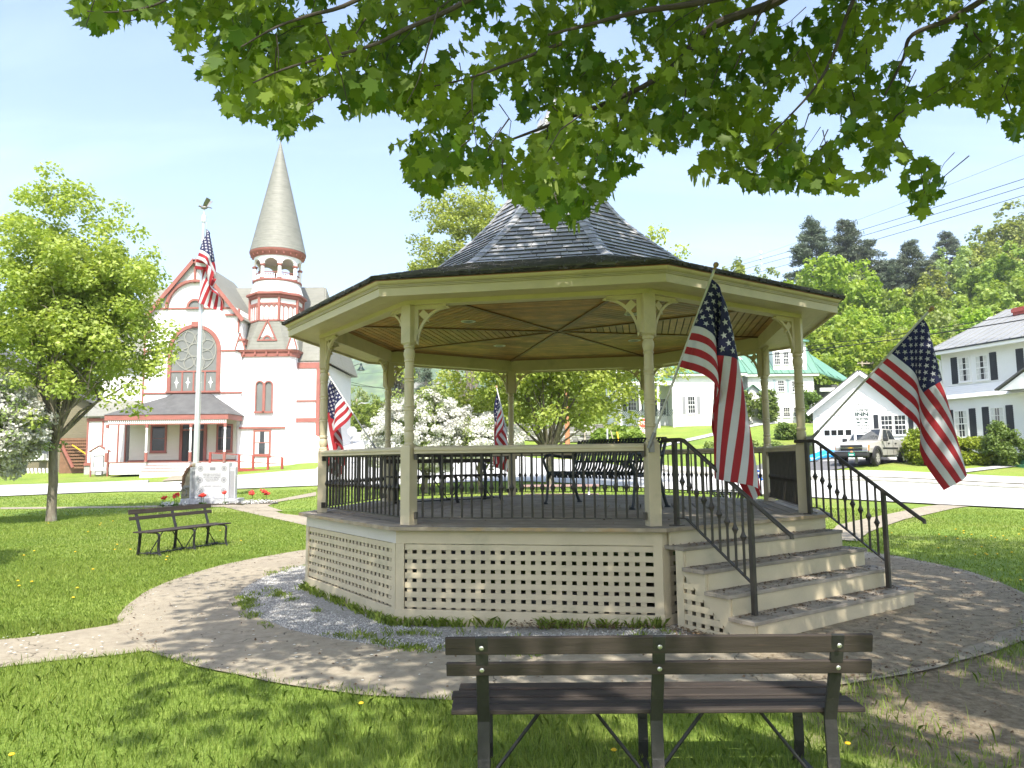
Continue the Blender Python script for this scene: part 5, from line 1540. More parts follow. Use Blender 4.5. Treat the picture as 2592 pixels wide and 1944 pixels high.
# ------------------------------------------------------------------ pickup truck (local frame: +x forward)
def truck():
    fw, rw = on(2208, 1182.5, 37.0), on(2288, 1169, 39.8)
    mid = (fw + rw) / 2
    yaw = math.atan2(fw.y - rw.y, fw.x - rw.x)
    # surveyed contact points are of the near side wheels: shift to the axle centre
    t = thing('pickup_truck', 'beige crew-cab pickup truck with black wheel-arch flares parked by the garage', 'pickup truck', (0, 0, 0), yaw)
    side = Vector((math.sin(yaw), -math.cos(yaw), 0))
    if side.y > 0: side = -side
    c = mid - side * .78
    t.location = (c.x, c.y, min(h1(fw.x, fw.y), h1(c.x, c.y)) + .06)
    body_m = surf('beige_car_paint', (0.36, 0.35, 0.32), 0.3, 0.04, 2, spec=0.6)
    blk = surf('black_plastic', (0.03, 0.03, 0.032), 0.6, 0.1, 6)
    chrome = surf('chrome', (0.7, 0.71, 0.73), 0.15, 0.05, 6, metal=1.0)
    def B(mb, name, m, par=t, bev=.02, sm=False): return mb.build(name, m, par, world=False, bevel=bev, smooth=sm)
    W = .86
    # lower body sides with a slight tumblehome, built as lofted sections along x
    def sec(x, z0, z1, w0, w1): return [Vector((x, -w0, z0)), Vector((x, w0, z0)), Vector((x, w0 * 1.01, (z0 + z1) / 2)), Vector((x, w1, z1)), Vector((x, -w1, z1)), Vector((x, -w0 * 1.01, (z0 + z1) / 2))]
    def loft6(mb, secs, m=0):
        for a, b in zip(secs[:-1], secs[1:]):
            mb.add(a + b, [(i, (i + 1) % 6, 6 + (i + 1) % 6, 6 + i) for i in range(6)], m)
        mb.add(secs[0], [(5, 4, 3, 2, 1, 0)], m); mb.add(secs[-1], [(0, 1, 2, 3, 4, 5)], m)
    mb = MB()
    loft6(mb, [sec(-2.62, .62, 1.16, .80, .78), sec(-2.5, .55, 1.18, .84, .81), sec(-1.0, .45, 1.18, .85, .82), sec(.95, .45, 1.13, .85, .80), sec(1.3, .55, 1.10, .85, .78), sec(2.25, .58, 1.0, .82, .72), sec(2.42, .60, .93, .74, .66)])
    body = B(mb, 'body', body_m, bev=.03)
    mb = MB()      # cab greenhouse
    a = [(-.95, -.79, 1.16), (1.02, -.79, 1.13), (1.02, .79, 1.13), (-.95, .79, 1.16), (-.78, -.62, 1.66), (.25, -.62, 1.68), (.25, .62, 1.68), (-.78, .62, 1.66)]
    mb.hexa([Vector(p) for p in a]); B(mb, 'cab', body_m, bev=.05)
    mb = MB()      # windscreen and side glass, set proud by 4 mm
    def lerp3(p, q, t_): return Vector(p).lerp(Vector(q), t_)
    def pane(c0, c1, c2, c3, n):
        m2 = MB(); n = Vector(n) * .006
        m2.hexa([Vector(p) - n for p in (c0, c1, c2, c3)] + [Vector(p) + n for p in (c0, c1, c2, c3)]); return m2
    ws = [lerp3(a[1], a[2], .06), lerp3(a[1], a[2], .94), lerp3(a[6], a[5], .06), lerp3(a[6], a[5], .94)]
    ws = [ws[0].lerp(ws[3], .06), ws[1].lerp(ws[2], .06), ws[1].lerp(ws[2], .93), ws[0].lerp(ws[3], .93)]
    B(pane(*ws, (.6, 0, .8)), 'windscreen', M['glass'], bev=0)
    for s in (-1, 1):
        lo0, lo1 = Vector((-.86, s * .785, 1.2)), Vector((.86, s * .785, 1.18))
        hi0, hi1 = Vector((-.70, s * .634, 1.62)), Vector((.22, s * .634, 1.63))
        n = (0, s * .95, .3)
        for t0, t1, h0, h1_ in ((.03, .43, .05, .50), (.49, .88, .56, .96)):
            q = [lo0.lerp(lo1, t0), lo0.lerp(lo1, t1), hi0.lerp(hi1, h1_), hi0.lerp(hi1, h0)]
            if s > 0: q = q[::-1]
            B(pane(*q, n), 'side_window', M['glass_dark'], bev=0)
    mb = MB()      # bed
    mb.bx(-2.5, -1.02, -.70, .70, 1.12, 1.19, 0); B(mb, 'bed_cover', blk)
    mb = MB()
    for s in (-1, 1):
        mb.bx(-.95, .90, s * .86 - .012, s * .86 + .012, .74, .82); mb.bx(-1.0, 1.05, s * .80 - .06, s * .80 + .06, .40, .46, 1)
    B(mb, 'side_strip', [blk, chrome])
    for s in (-1, 1):
        for x in (.14, -.72):
            mb = MB(); mb.bx(x - .09, x + .09, s * .862 - .02, s * .862 + .02, .98, 1.03); B(mb, 'door_handle', blk, bev=.01)
        mb = MB(); mb.box((.82, s * .98, 1.17), (.12, .22, .16)); B(mb, 'wing_mirror', blk, bev=.03)
        mb = MB()
        for x in (.40, -.38, .95): mb.bx(x - .004, x + .004, s * .858 - .004, s * .858 + .004, .5, 1.16)
        B(mb, 'door_gap', blk, bev=0)
    # front end
    mb = MB(); mb.box((2.44, 0, .52), (.22, 1.62, .22)); B(mb, 'bumper', blk, bev=.05)
    mb = MB(); mb.box((2.47, 0, .645), (.2, 1.60, .05)); B(mb, 'bumper_trim', chrome, bev=.02)
    mb = MB(); mb.box((2.405, 0, .80), (.06, 1.02, .26)); 
    for z in (.74, .80, .86): mb.box((2.44, 0, z), (.02, 1.0, .018))
    gr = B(mb, 'grille', blk, bev=.01)
    mb = MB(); mb.box((2.455, 0, .80), (.03, 1.08, .05)); mb.prism([(2.475, -.12, .785), (2.475, .12, .785), (2.475, .14, .80), (2.475, .05, .80), (2.475, .05, .825), (2.475, -.05, .825), (2.475, -.05, .81), (2.475, -.14, .81)], (.012, 0, 0), 1)
    B(mb, 'grille_bar', [chrome, M['yellow']], gr, bev=0)
    for s in (-1, 1):
        mb = MB(); mb.box((2.38, s * .64, .86), (.10, .24, .13)); mb.box((2.37, s * .64, .71), (.10, .24, .11)); hl = B(mb, 'headlight', surf('lamp_glass', (.55, .57, .6), .1, .05, 5), bev=.02)
        mb = MB(); mb.box((2.32, s * .775, .80), (.12, .05, .24)); B(mb, 'turn_signal', surf('amber_lens', (.75, .22, .05), .3, .05, 5), bev=.01)
    mb = MB(); mb.box((2.556, .05, .52), (.012, .30, .15)); pl = B(mb, 'number_plate', surf('green_plate', (.02, .27, .20), .5, .05, 5), bev=0)
    mb = MB(); mb.box((2.564, .05, .50), (.004, .20, .05)); B(mb, 'plate_digits', M['sign_white'], pl, bev=0)
    mb = MB(); mb.ball((2.55, .06, .63), .07, 10, sc=(.5, 1.2, .6)); B(mb, 'orange_badge', surf('orange_patch', (.7, .25, .12), .6, .1, 5), bev=0)
    # wheels and flares
    for x in (1.60, -1.60):
        for s in (-1, 1):
            mb = MB(); N = 14
            for i in range(N):
                t0, t1 = PI * i / N - .05, PI * (i + 1) / N - .05
                for r0, r1, y0, y1 in ((.39, .52, .83, .92),):
                    q = lambda r, t_: (x + r * math.cos(t_), .36 + r * math.sin(t_))
                    p = [q(r0, t0), q(r1, t0), q(r1, t1), q(r0, t1)]
                    mb.prism([(px, s * y0, pz) for px, pz in p], (0, s * (y1 - y0), 0))
            B(mb, 'wheel_flare', blk, bev=0)
            mb = MB(); N = 28
            prof = [(.20, -.11), (.33, -.11), (.36, -.08), (.36, .08), (.33, .11), (.20, .11)]
            vs = []; nP = len(prof)
            for k in range(N):
                a_ = 2 * PI * k / N
                vs += [Vector((x + r * math.cos(a_), s * .77 + w_, .36 + r * math.sin(a_))) for r, w_ in prof]
            mb.add(vs, [(k * nP + i, k * nP + (i + 1) % nP, ((k + 1) % N) * nP + (i + 1) % nP, ((k + 1) % N) * nP + i) for k in range(N) for i in range(nP)])
            wh = B(mb, 'wheel', surf('tyre_rubber', (.028, .027, .026), .85, .15, 9), bev=0, sm=True)
            mb = MB()
            yo = s * .86
            for k in range(N):
                a0, a1 = 2 * PI * k / N, 2 * PI * (k + 1) / N
                mb.prism([(x, yo, .36), (x + .215 * math.cos(a0), yo, .36 + .215 * math.sin(a0)), (x + .215 * math.cos(a1), yo, .36 + .215 * math.sin(a1))], (0, -s * .03, 0), 1)
            for k in range(6):
                a0 = 2 * PI * k / 6
                mb.bar((x, yo + s * .008, .36), (x + .2 * math.cos(a0), yo + s * .008, .36 + .2 * math.sin(a0)), .075, .03, 0, up=(0, 1, 0))
            mb.tube([(x + .205 * math.cos(2 * PI * k / 24), yo + s * .006, .36 + .205 * math.sin(2 * PI * k / 24)) for k in range(25)], .016, 6, 0, cap=False)
            B(mb, 'rim', [surf('alloy', (.6, .58, .54), .35, .05, 6, metal=.5), blk], wh, bev=0)
    mb = MB(); mb.bx(-2.3, 2.2, -.68, .68, .38, .56); B(mb, 'underbody', blk, bev=0)
    t.scale = (1.06, 1.06, 1.14)
    return t
truck()
# ------------------------------------------------------------------ foliage
M['leaf_bright'] = leaf_mat('maple_spring_leaf', (0.25, 0.325, 0.055), (0.46, 0.51, 0.14), 0.42)
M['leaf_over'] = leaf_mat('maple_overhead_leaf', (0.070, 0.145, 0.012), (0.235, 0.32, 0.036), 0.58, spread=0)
M['leaf_mid'] = leaf_mat('hill_leaf_mid', (0.15, 0.23, 0.035), (0.31, 0.385, 0.08), 0.40)
M['leaf_fresh'] = leaf_mat('hill_leaf_fresh', (0.19, 0.30, 0.03), (0.39, 0.48, 0.08), 0.44)
M['leaf_dull'] = leaf_mat('hill_leaf_dull', (0.17, 0.235, 0.07), (0.32, 0.385, 0.135), 0.38)
M['leaf_olive'] = leaf_mat('hill_leaf_olive', (0.20, 0.265, 0.05), (0.38, 0.44, 0.105), 0.38)
M['needle'] = leaf_mat('pine_needle', (0.075, 0.11, 0.065), (0.20, 0.235, 0.165), 0.2, tc=(1.0, 1.1, .8))
M['needle_brown'] = leaf_mat('spruce_bare_twig', (0.10, 0.085, 0.06), (0.17, 0.16, 0.11), 0.1, tc=(1, 1, .8))
M['shrub'] = leaf_mat('shrub_leaf', (0.09, 0.155, 0.028), (0.22, 0.29, 0.075), 0.33)
M['blossom'] = leaf_mat('white_blossom', (0.66, 0.66, 0.60), (0.84, 0.83, 0.80), 0.35, tc=(1.0, 1.0, 1.0))
M['hedge'] = leaf_mat('hedge_leaf', (0.15, 0.23, 0.014), (0.34, 0.41, 0.04), 0.33)

def unit(v): return v / (np.linalg.norm(v, axis=-1, keepdims=True) + 1e-9)
KITE = np.array([(0, 0, 0), (.36, .42, .07), (0, 1, 0), (-.36, .42, .07)])
_h = [(.12, .0), (.38, -.06), (.29, .10), (.42, .15), (.40, .24), (.64, .42), (.44, .44), (.41, .56), (.22, .49), (.26, .74), (.11, .77)]
MAPLE = np.array([(0, 0, 0)] + [(x, y, .12 * x) for x, y in _h] + [(0, 1, 0)] + [(-x, y, .12 * x) for x, y in _h[::-1]])
OVAL = np.array([(0, 0, 0), (.22, .2, .04), (.27, .5, .06), (.18, .82, .03), (0, 1, 0), (-.18, .82, .03), (-.27, .5, .06), (-.22, .2, .04)])
NEEDLE = np.array([(-.07, 0, 0), (.07, 0, 0), (.05, 1, 0), (-.05, 1, 0)])

def leaf_arrays(c, tip, nor, size, shape):
    tip = unit(tip); x = unit(np.cross(tip, nor)); z = np.cross(x, tip)
    s = size[:, None, None]
    V = c[:, None] + s * ((shape[None, :, 0:1] - 0) * x[:, None] + (shape[None, :, 1:2] - .5) * tip[:, None] + shape[None, :, 2:3] * z[:, None])
    k = len(shape)
    F = np.arange(len(c) * k).reshape(-1, k)
    return V.reshape(-1, 3), F

def cluster_leaves(cen, rad, per, size, r, up=0.7, droop=0.3, flat=0.75, outw=None):
    """leaves spread round cluster centres; light clusters and dark clusters get their own tone"""
    n = len(cen)
    ct = r.uniform(0, 1, n)
    i = np.repeat(np.arange(n), per)
    off = r.normal(0, 1, (len(i), 3)); off = unit(off) * (r.uniform(0.15, 1, len(i)) ** 0.6)[:, None]
    off[:, 2] *= flat
    c = cen[i] + off * (rad[i] if hasattr(rad, '__len__') else rad)[..., None] if hasattr(rad, '__len__') else cen[i] + off * rad
    nor = unit(off * .6 + r.normal(0, .55, off.shape) + np.array([0, 0, up]))
    tip = off + r.normal(0, .7, off.shape) + np.array([0, 0, -droop])
    tip = tip - nor * (tip * nor).sum(-1, keepdims=True)
    sz = size * r.uniform(.7, 1.3, len(i))
    tone = np.clip(ct[i] * .55 + r.uniform(0, .5, len(i)) + .10 * off[:, 2], 0, 1)
    return c, tip, nor, sz, tone

def crown_points(r, n, fn, shell=0.55):
    """cluster centres in a unit crown; fn(dir)->radius"""
    d = unit(r.normal(0, 1, (n, 3)))
    rr = (shell + (1 - shell) * r.uniform(0, 1, n)) ** 0.8
    return d * (rr * fn(d))[:, None]
def lumpy(r, amp=.22):
    k = r.normal(0, 2.4, (6, 3)); ph = r.uniform(0, 6, 6)
    return lambda d: 1 + amp * np.sin(d @ k.T + ph).sum(-1) / 2.2

def limbs(mb, base, fork, targets, r0, r):
    """tapered trunk to the fork, limbs curving to the targets"""
    base, fork = Vector(base), Vector(fork)
    n = 6; pts = []; rad = []
    for i in range(n + 1):
        t = i / n
        p = base.lerp(fork, t) + Vector((r.normal(0, .02), r.normal(0, .02), 0)) * (1 if 0 < i < n else 0)
        pts.append(p); rad.append(r0 * (1.25 - .25 * min(1, t * 6)) * (1 - .18 * t))
    mb.tube(pts, rad, 10)
    for k, tg in enumerate(targets):
        tg = Vector(tg); t0 = r.uniform(.78, 1.0) if k else 1.0
        s = base.lerp(fork, t0)
        d = tg - s
        m1 = s + d * .35 + UP * d.length * .12 + Vector(r.normal(0, .06, 3)) * d.length
        m2 = s + d * .7 + UP * d.length * .08 + Vector(r.normal(0, .05, 3)) * d.length
        ra = r0 * r.uniform(.34, .52)
        mb.tube([s, s.lerp(m1, .5), m1, m2, tg], [ra, ra * .85, ra * .62, ra * .36, ra * .12], 7)
        for q in range(3):
            a = m1.lerp(tg, r.uniform(.1, .8)); e = a + Vector(r.normal(0, .3, 3)) * min(d.length * .5, 1.2) + UP * .08 * d.length
            mb.tube([a, a.lerp(e, .5) + UP * .05, e], [ra * .3, ra * .2, ra * .06], 5)

def tree(name, label, group, base, fork_h, crown_c, crown_r, ncl, clr, per, lsize, mat, r0, seed, shape=KITE, bark='bark', up=.7, skew=None, shell=.5, flat=.75, lim=12, cat='tree', extra=None):
    r = np.random.default_rng(seed)
    base = Vector(base)
    root = thing(name, label, cat, base, 0, group)
    pts = crown_points(r, ncl, lumpy(r), shell) * np.array(crown_r)
    if skew is not None: pts = skew(pts)
    pts = pts + (np.array(crown_c) - np.array(base))
    if extra is not None: pts = np.r_[pts, np.array(extra) - np.array(base)]
    c, tip, nor, sz, tone = cluster_leaves(pts, clr, per, lsize, r, up=up, flat=flat)
    V, F = leaf_arrays(c, tip, nor, sz, shape)
    big_mesh('crown', V, F, mat, root, tone=tone)
    mb = MB()
    tg = pts[r.choice(min(ncl, len(pts)), min(lim, len(pts)), replace=False)] * .9
    limbs(mb, (0, 0, -.15), (r.normal(0, .05), r.normal(0, .05), fork_h), [tuple(t) for t in tg], r0, r)
    mb.build('trunk', M[bark], root, smooth=True, world=False)
    return root

# young maple at the left
b = on(130, 1320, 21.0)
cc = P(175, 775, 21.3)
def sk_left(p):
    q = p.copy(); k = np.clip(q[:, 2] / 3.2, -1, 1)
    q[:, 0] += np.where(k > .3, -(k - .3) * 1.1, 0) + np.where(k < -.4, .1, 0); q[:, 0] *= np.where(k > .35, 1 - (k - .35) * .45, 1.0)
    return q
ex = [P(u, v, D) for u, v, D in [(330, 985, 20.6), (400, 930, 20.8), (280, 1010, 20.8), (345, 1035, 20.9), (420, 900, 21), (110, 470, 21.2), (60, 500, 21.4), (240, 520, 21.3), (310, 530, 21.2), (345, 590, 21), (385, 640, 21.1), (430, 830, 21)]]
tree('maple_tree', 'young bright green maple on the lawn left of the flagpole', 'trees on the green', b, 2.35, cc, (3.0, 2.8, 3.25), 620, .42, 95, .12, M['leaf_bright'], .135, 21, skew=sk_left, shell=.15, lim=22, extra=ex, shape=KITE)
tree('maple_tree', 'leafy maple just beyond the left edge whose shade falls on the lawn', 'trees on the green', (-11.6, 8.2, 0), 2.2, (-10.6, 8.8, 5.4), (2.5, 2.4, 2.5), 200, .5, 60, .16, M['leaf_bright'], .14, 29, lim=10)
# maple behind the bandstand
b = on(1392, 1237, 31.0)
cc = P(1395, 868, 31.3)
tree('maple_tree', 'spreading bright green maple seen through the bandstand beside the street', 'trees on the green', b, 1.55, (cc.x, cc.y, cc.z), (4.9, 4.3, 3.35), 640, .58, 100, .165, M['leaf_bright'], .16, 33, shell=.15, lim=20,
     extra=[P(u, v, 31) for u, v in [(1110, 985), (1140, 950), (1670, 960), (1640, 1000), (1655, 925), (1655, 612), (1662, 590), (1720, 640), (1600, 1060), (1480, 1075)]])
# tall airy tree behind the roof
b = on(1185, 1150, 56.0)
cc = P(1200, 655, 56.0)
tree('tall_tree', 'tall airy yellow green tree rising behind the bandstand roof', None, b, 4, cc, (4.6, 4.5, 5.6), 330, .8, 85, .24, M['leaf_olive'], .25, 44, shell=.45, lim=16)
# blossoming crab apples
def crab(label, u0, v0, D, cu, cv, rx, rzz, seed, n=210):
    b = on(u0, v0, D); c = P(cu, cv, D)
    t = tree('crab_apple_tree', label, 'flowering crab apples', b, .7, c, (rx, rx * .9, rzz), n, .34, 60, .11, M['leaf_dull'], .10, seed, shell=.35, lim=10)
    r = np.random.default_rng(seed + 500)
    pts = crown_points(r, int(n * 1.5), lumpy(r), .6) * np.array((rx, rx * .9, rzz)) * 1.05 + (np.array(c) - np.array(b))
    cc_, tip, nor, sz, tone = cluster_leaves(pts, .27, 120, .095, r, up=.5)
    V, F = leaf_arrays(cc_, tip, nor, sz, KITE * np.array([1.3, 1, 1]))
    big_mesh('blossom', V, F, M['blossom'], t, tone=tone)
    return t
crab('white flowering crab apple behind the bandstand railing, left of the maple', 1075, 1228, 30.2, 1072, 1092, 1.75, 1.45, 71)
crab('lower white flowering crab apple just right of its taller neighbour behind the railing', 1215, 1228, 30, 1215, 1110, 1.45, 1.05, 72, 150)
crab('white flowering tree at the left edge in front of the tan house', -75, 1300, 20, -15, 1065, 1.25, 1.15, 73, 170)
r_ = np.random.default_rng(3)

# hillside trees: four crowns, copied
proto = {}
def proto_tree(k, mat, seed, n=230, per=48, ls=.5, fl=.8):
    r = np.random.default_rng(seed)
    root = thing('hillside_tree', None, 'tree', (0, 0, -50))
    pts = crown_points(r, n, lumpy(r, .3), .55) * np.array((.5, .5, .44))
    pts[:, 2] += .56
    c, tip, nor, sz, tone = cluster_leaves(pts * 12, .95, per, ls, r, up=.8, flat=fl)
    V, F = leaf_arrays(c / 12, tip, nor, sz / 12, KITE * np.array([1.25, 1, 1]))
    big_mesh('crown', V, F, mat, root, tone=tone)
    mb = MB(); limbs(mb, (0, 0, -.02), (0, 0, .35), [tuple(p) for p in pts[:10]], .016, r)
    mb.build('trunk', M['bark'], root, smooth=True, world=False)
    proto[k] = root
proto_tree('a', M['leaf_fresh'], 101); proto_tree('b', M['leaf_mid'], 102); proto_tree('c', M['leaf_dull'], 103, 150, 34, .5); proto_tree('d', M['leaf_olive'], 104, 160)
KIND = {'a': 'vivid spring green', 'b': 'mid green', 'c': 'soft grey green', 'd': 'yellow olive green'}
def nearest_mark(u, v):
    marks = [(2051, 640, 'below the leftmost tall pine'), (2150, 640, 'beside the second tall pine'), (2305, 680, 'by the dark fir on the ridge'), (2592, 500, 'at the top of the hill by the right edge'), (2440, 620, 'on the ridge left of the hilltop'),
             (2130, 830, 'beyond the bandstand eave corner'), (2240, 900, 'above the garage roof'), (2345, 800, 'behind the tip of the slanting flag'), (2520, 730, 'above the shuttered house roof'), (1760, 650, 'just over the bandstand roof edge'), (1900, 660, 'over the bandstand roof right of the flag knob'), (2440, 860, 'left of the shuttered house roof')]
    return min(marks, key=lambda m: (m[0] - u) ** 2 + (m[1] - v) ** 2)[2]
seen = {}
used = set()
for i, (u, vt, D, h, w, k) in enumerate(HILL):
    p = P(u, vt, D)
    lab = KIND[k] + ' tree ' + nearest_mark(u, vt)
    if lab in seen:
        lab = KIND[k] + (' smaller tree ' if h < seen[lab] else ' larger tree ') + nearest_mark(u, vt)
        if lab in seen: lab = KIND[k] + ' rounded tree standing behind others ' + nearest_mark(u, vt)
    seen[lab] = h
    loc = (p.x, p.y, p.z - h); sc = (w / 0.98, w / 0.98, h * .87); rot = r_.uniform(0, 6)
    if k in used: o = dup(proto[k], loc, rot, lab, sc, 'trees on the wooded hillside')
    else:
        o = proto[k]; used.add(k); o.location = loc; o.rotation_euler.z = rot; o.scale = sc
        tag(o, lab, None, 'trees on the wooded hillside')
# understorey along the foot of the hill
# conifers
def conifer(name, label, group, base, h, w, seed, mat='needle', lev=22, first=.16, sparse=1.0, droop=.12, per=46, pw=.72):
    r = np.random.default_rng(seed)
    root = thing(name, label, 'tree', base, 0, group)
    mb = MB(); mb.tube([(0, 0, -.3), (0, 0, h * .5), (0, 0, h * .98)], [h * .014, h * .009, h * .002], 8)
    pts, ax = [], []
    for i in range(lev):
        t = first + (1 - first) * (i / lev) ** 1.05
        z = h * t
        R = w / 2 * (1 - t) ** pw * (.85 + .3 * r.uniform()) * (1 if t > first + .12 else .75)
        nb = int(r.integers(4, 8) * sparse)
        for j in range(nb):
            a = r.uniform(0, 2 * PI); Rj = R * r.uniform(.6, 1.12)
            e = Vector((Rj * math.cos(a), Rj * math.sin(a), z - droop * Rj + r.normal(0, .012) * h))
            mb.tube([(0, 0, z), e * .5 + Vector((0, 0, z)) * .5 + UP * .03 * Rj, e], [h * .003, h * .002, h * .0008], 4, cap=False)
            m = max(2, int(Rj / .55))
            for q in range(1, m + 1):
                f = .25 + .75 * q / m
                pts.append((e.x * f, e.y * f, z + (e.z - z) * f)); ax.append((math.cos(a), math.sin(a), -.05))
    mb.build('trunk', M['bark'], root, smooth=True, world=False)
    pts = np.array(pts); ax = np.array(ax)
    c, tip, nor, sz, tone = cluster_leaves(pts, .5 * h / 20 + .2, per, .40 * h / 24 + .1, r, up=.9, flat=.7)
    tip = np.repeat(ax, per, 0) + r.normal(0, .7, tip.shape) + np.array([0, 0, .25])
    V, F = leaf_arrays(c, tip, nor, sz, NEEDLE * np.array([1.7, 1, 1]))
    big_mesh('crown', V, F, M[mat], root, tone=tone)
    return root
PL = ['tall grey green pine on the ridge, leftmost of the pair', 'tall pine right of the leftmost ridge pine', 'broader pine shoulder to the right of the ridge pair', 'dark fir standing alone on the ridge dip', 'small dark fir on the skyline below the hilltop', 'shaggy fir half hidden among hillside maples']
for (u, vt, D, h, w), lab in zip(PINES, PL):
    p = P(u, vt, D); conifer('pine_tree', lab, 'ridge conifers', (p.x, p.y, p.z - h), h, w * 1.65, int(u), lev=34, first=.08, pw=.6, per=40)
for u, vt, vb, D, w, m, lab, sp in ((1010, 905, 1115, 66, 4.2, 'needle_brown', 'half bare brown spruce behind the white crab apple', 1.0), (1078, 925, 1110, 90, 6.0, 'needle', 'dark spruce beyond the flowering crab apple', 1.2), (1066, 980, 1060, 72, 2.6, 'needle', 'small dark spruce in front of the far white house', 1.2), (1062, 880, 1010, 120, 8, 'needle', 'pointed fir on the slope over the far white house', 1.0)):
    t, b = P(u, vt, D), P(u, vb, D)
    conifer('spruce_tree', lab, 'spruces up the side street', b, t.z - b.z, w, int(u) + 5, m, lev=20, first=.08, sparse=sp, per=30, droop=.3)
# leafy trees up the side street and behind the far houses
for i, (u, vt, D, h, w, k, lab) in enumerate([(945, 1012, 80, 6.5, 5.5, 'b', 'rounded green tree by the side street lamp post'), (908, 992, 105, 9, 6.5, 'c', 'tall green tree at the bend of the side street'), (980, 1040, 88, 4.5, 6, 'd', 'low olive tree right of the small street lamp'), (842, 1030, 84, 6, 2.6, 'd', 'slim yellow green tree behind the orange pole'),
        (1090, 1000, 100, 9, 9, 'b', 'dark green tree beyond the far white house'), (1250, 1000, 84, 8, 8, 'c', 'grey green tree behind the stone wall'), (1480, 985, 92, 10, 9, 'b', 'green tree behind the inn house porch'), (1560, 930, 100, 12, 10, 'a', 'bright tree over the inn house porch roof'), (1820, 850, 88, 11, 9, 'b', 'green tree behind the inn house dormer'), (1980, 800, 90, 13, 9, 'c', 'soft green tree over the carport roof'),
        (-120, 760, 70, 14, 12, 'b', 'large green tree behind the tan house')]):
    p = P(u, vt, D); dup(proto[k], (p.x, p.y, p.z - h), i * 1.3, lab, (w, w, h), 'trees beyond the street')

# bushes
def bush(label, base, rad, n, per, ls, mat, seed, group=None, name='bush', sq=None, cl=.3):
    r = np.random.default_rng(seed); base = Vector(base)
    root = thing(name, label, 'bush', base, 0, group)
    pts = crown_points(r, n, lumpy(r, .18), .5)
    if sq: pts = np.sign(pts) * np.abs(pts) ** sq
    pts = pts * np.array(rad); pts[:, 2] += rad[2] * .95
    c, tip, nor, sz, tone = cluster_leaves(pts, cl, per, ls, r, up=.6)
    c[:, 2] = np.maximum(c[:, 2], .02)
    V, F = leaf_arrays(c, tip, nor, sz, KITE)
    big_mesh('foliage', V, F, mat, root, tone=tone)
    mb = MB()
    for q in range(5): mb.tube([(r.normal(0, .1) * rad[0], r.normal(0, .1) * rad[1], -.1), tuple(pts[q] * .8)], [.03, .01], 5)
    mb.build('stem', M['bark'], root, world=False)
    return root
def at3(u, v, D): return on(u, v, D)
bush('clipped yellow green hedge in front of the shuttered house', at3(2400, 1172, 37.6), (2.1, .8, .72), 120, 110, .11, M['hedge'], 201, 'bushes at the shuttered house', 'hedge', sq=.6)
bush('yellow green end of hedge just behind the pickup truck', at3(2330, 1172, 38.2), (.62, .7, .92), 60, 90, .11, M['hedge'], 202, 'bushes at the shuttered house', 'hedge', sq=.8)
bush('tall rounded green bush at the right end of the hedge', at3(2545, 1168, 36.5), (.95, .9, 1.05), 90, 90, .12, M['shrub'], 203, 'bushes at the shuttered house')
bush('tall cone of arborvitae left of the inn house door', at3(1874, 1072, 62.0), (1.25, 1.2, 1.55), 80, 70, .2, M['shrub'], 204, 'bushes at the inn house', cl=.4)
bush('slim upright shrub right of the inn house door', at3(1944, 1074, 62), (.85, .85, 1.5), 60, 70, .2, M['shrub'], 205, 'bushes at the inn house', cl=.4)
bush('loose shrub at the right corner of the inn house', at3(2052, 1074, 62), (.8, .8, 1.5), 60, 60, .2, M['shrub'], 206, 'bushes at the inn house', cl=.4)
bush('small dark round bush on the bank above the driveway', at3(1998, 1105, 51), (.95, .8, .55), 50, 70, .15, M['shrub'], 207, 'bushes on the bank')
bush('clump of long green day lily leaves beside the stop sign', at3(1575, 1118, 52), (1.9, 1.1, .75), 90, 60, .34, M['leaf_mid'], 208, 'bushes on the bank', 'day_lily_clump')
for i, (u, v) in enumerate(((1855, 1118), (1905, 1128), (1800, 1100), (1960, 1140))):
    bush(['low weedy tuft on the bank near the grey walk', 'low weedy tuft right of the walk tuft', 'low weedy tuft under the inn door steps', 'low weedy tuft nearest the driveway'][i], at3(u, v, 47), (.55, .5, .28), 18, 30, .16, M['leaf_dull'], 220 + i, 'weeds on the bank', 'weed_tuft', cl=.2)

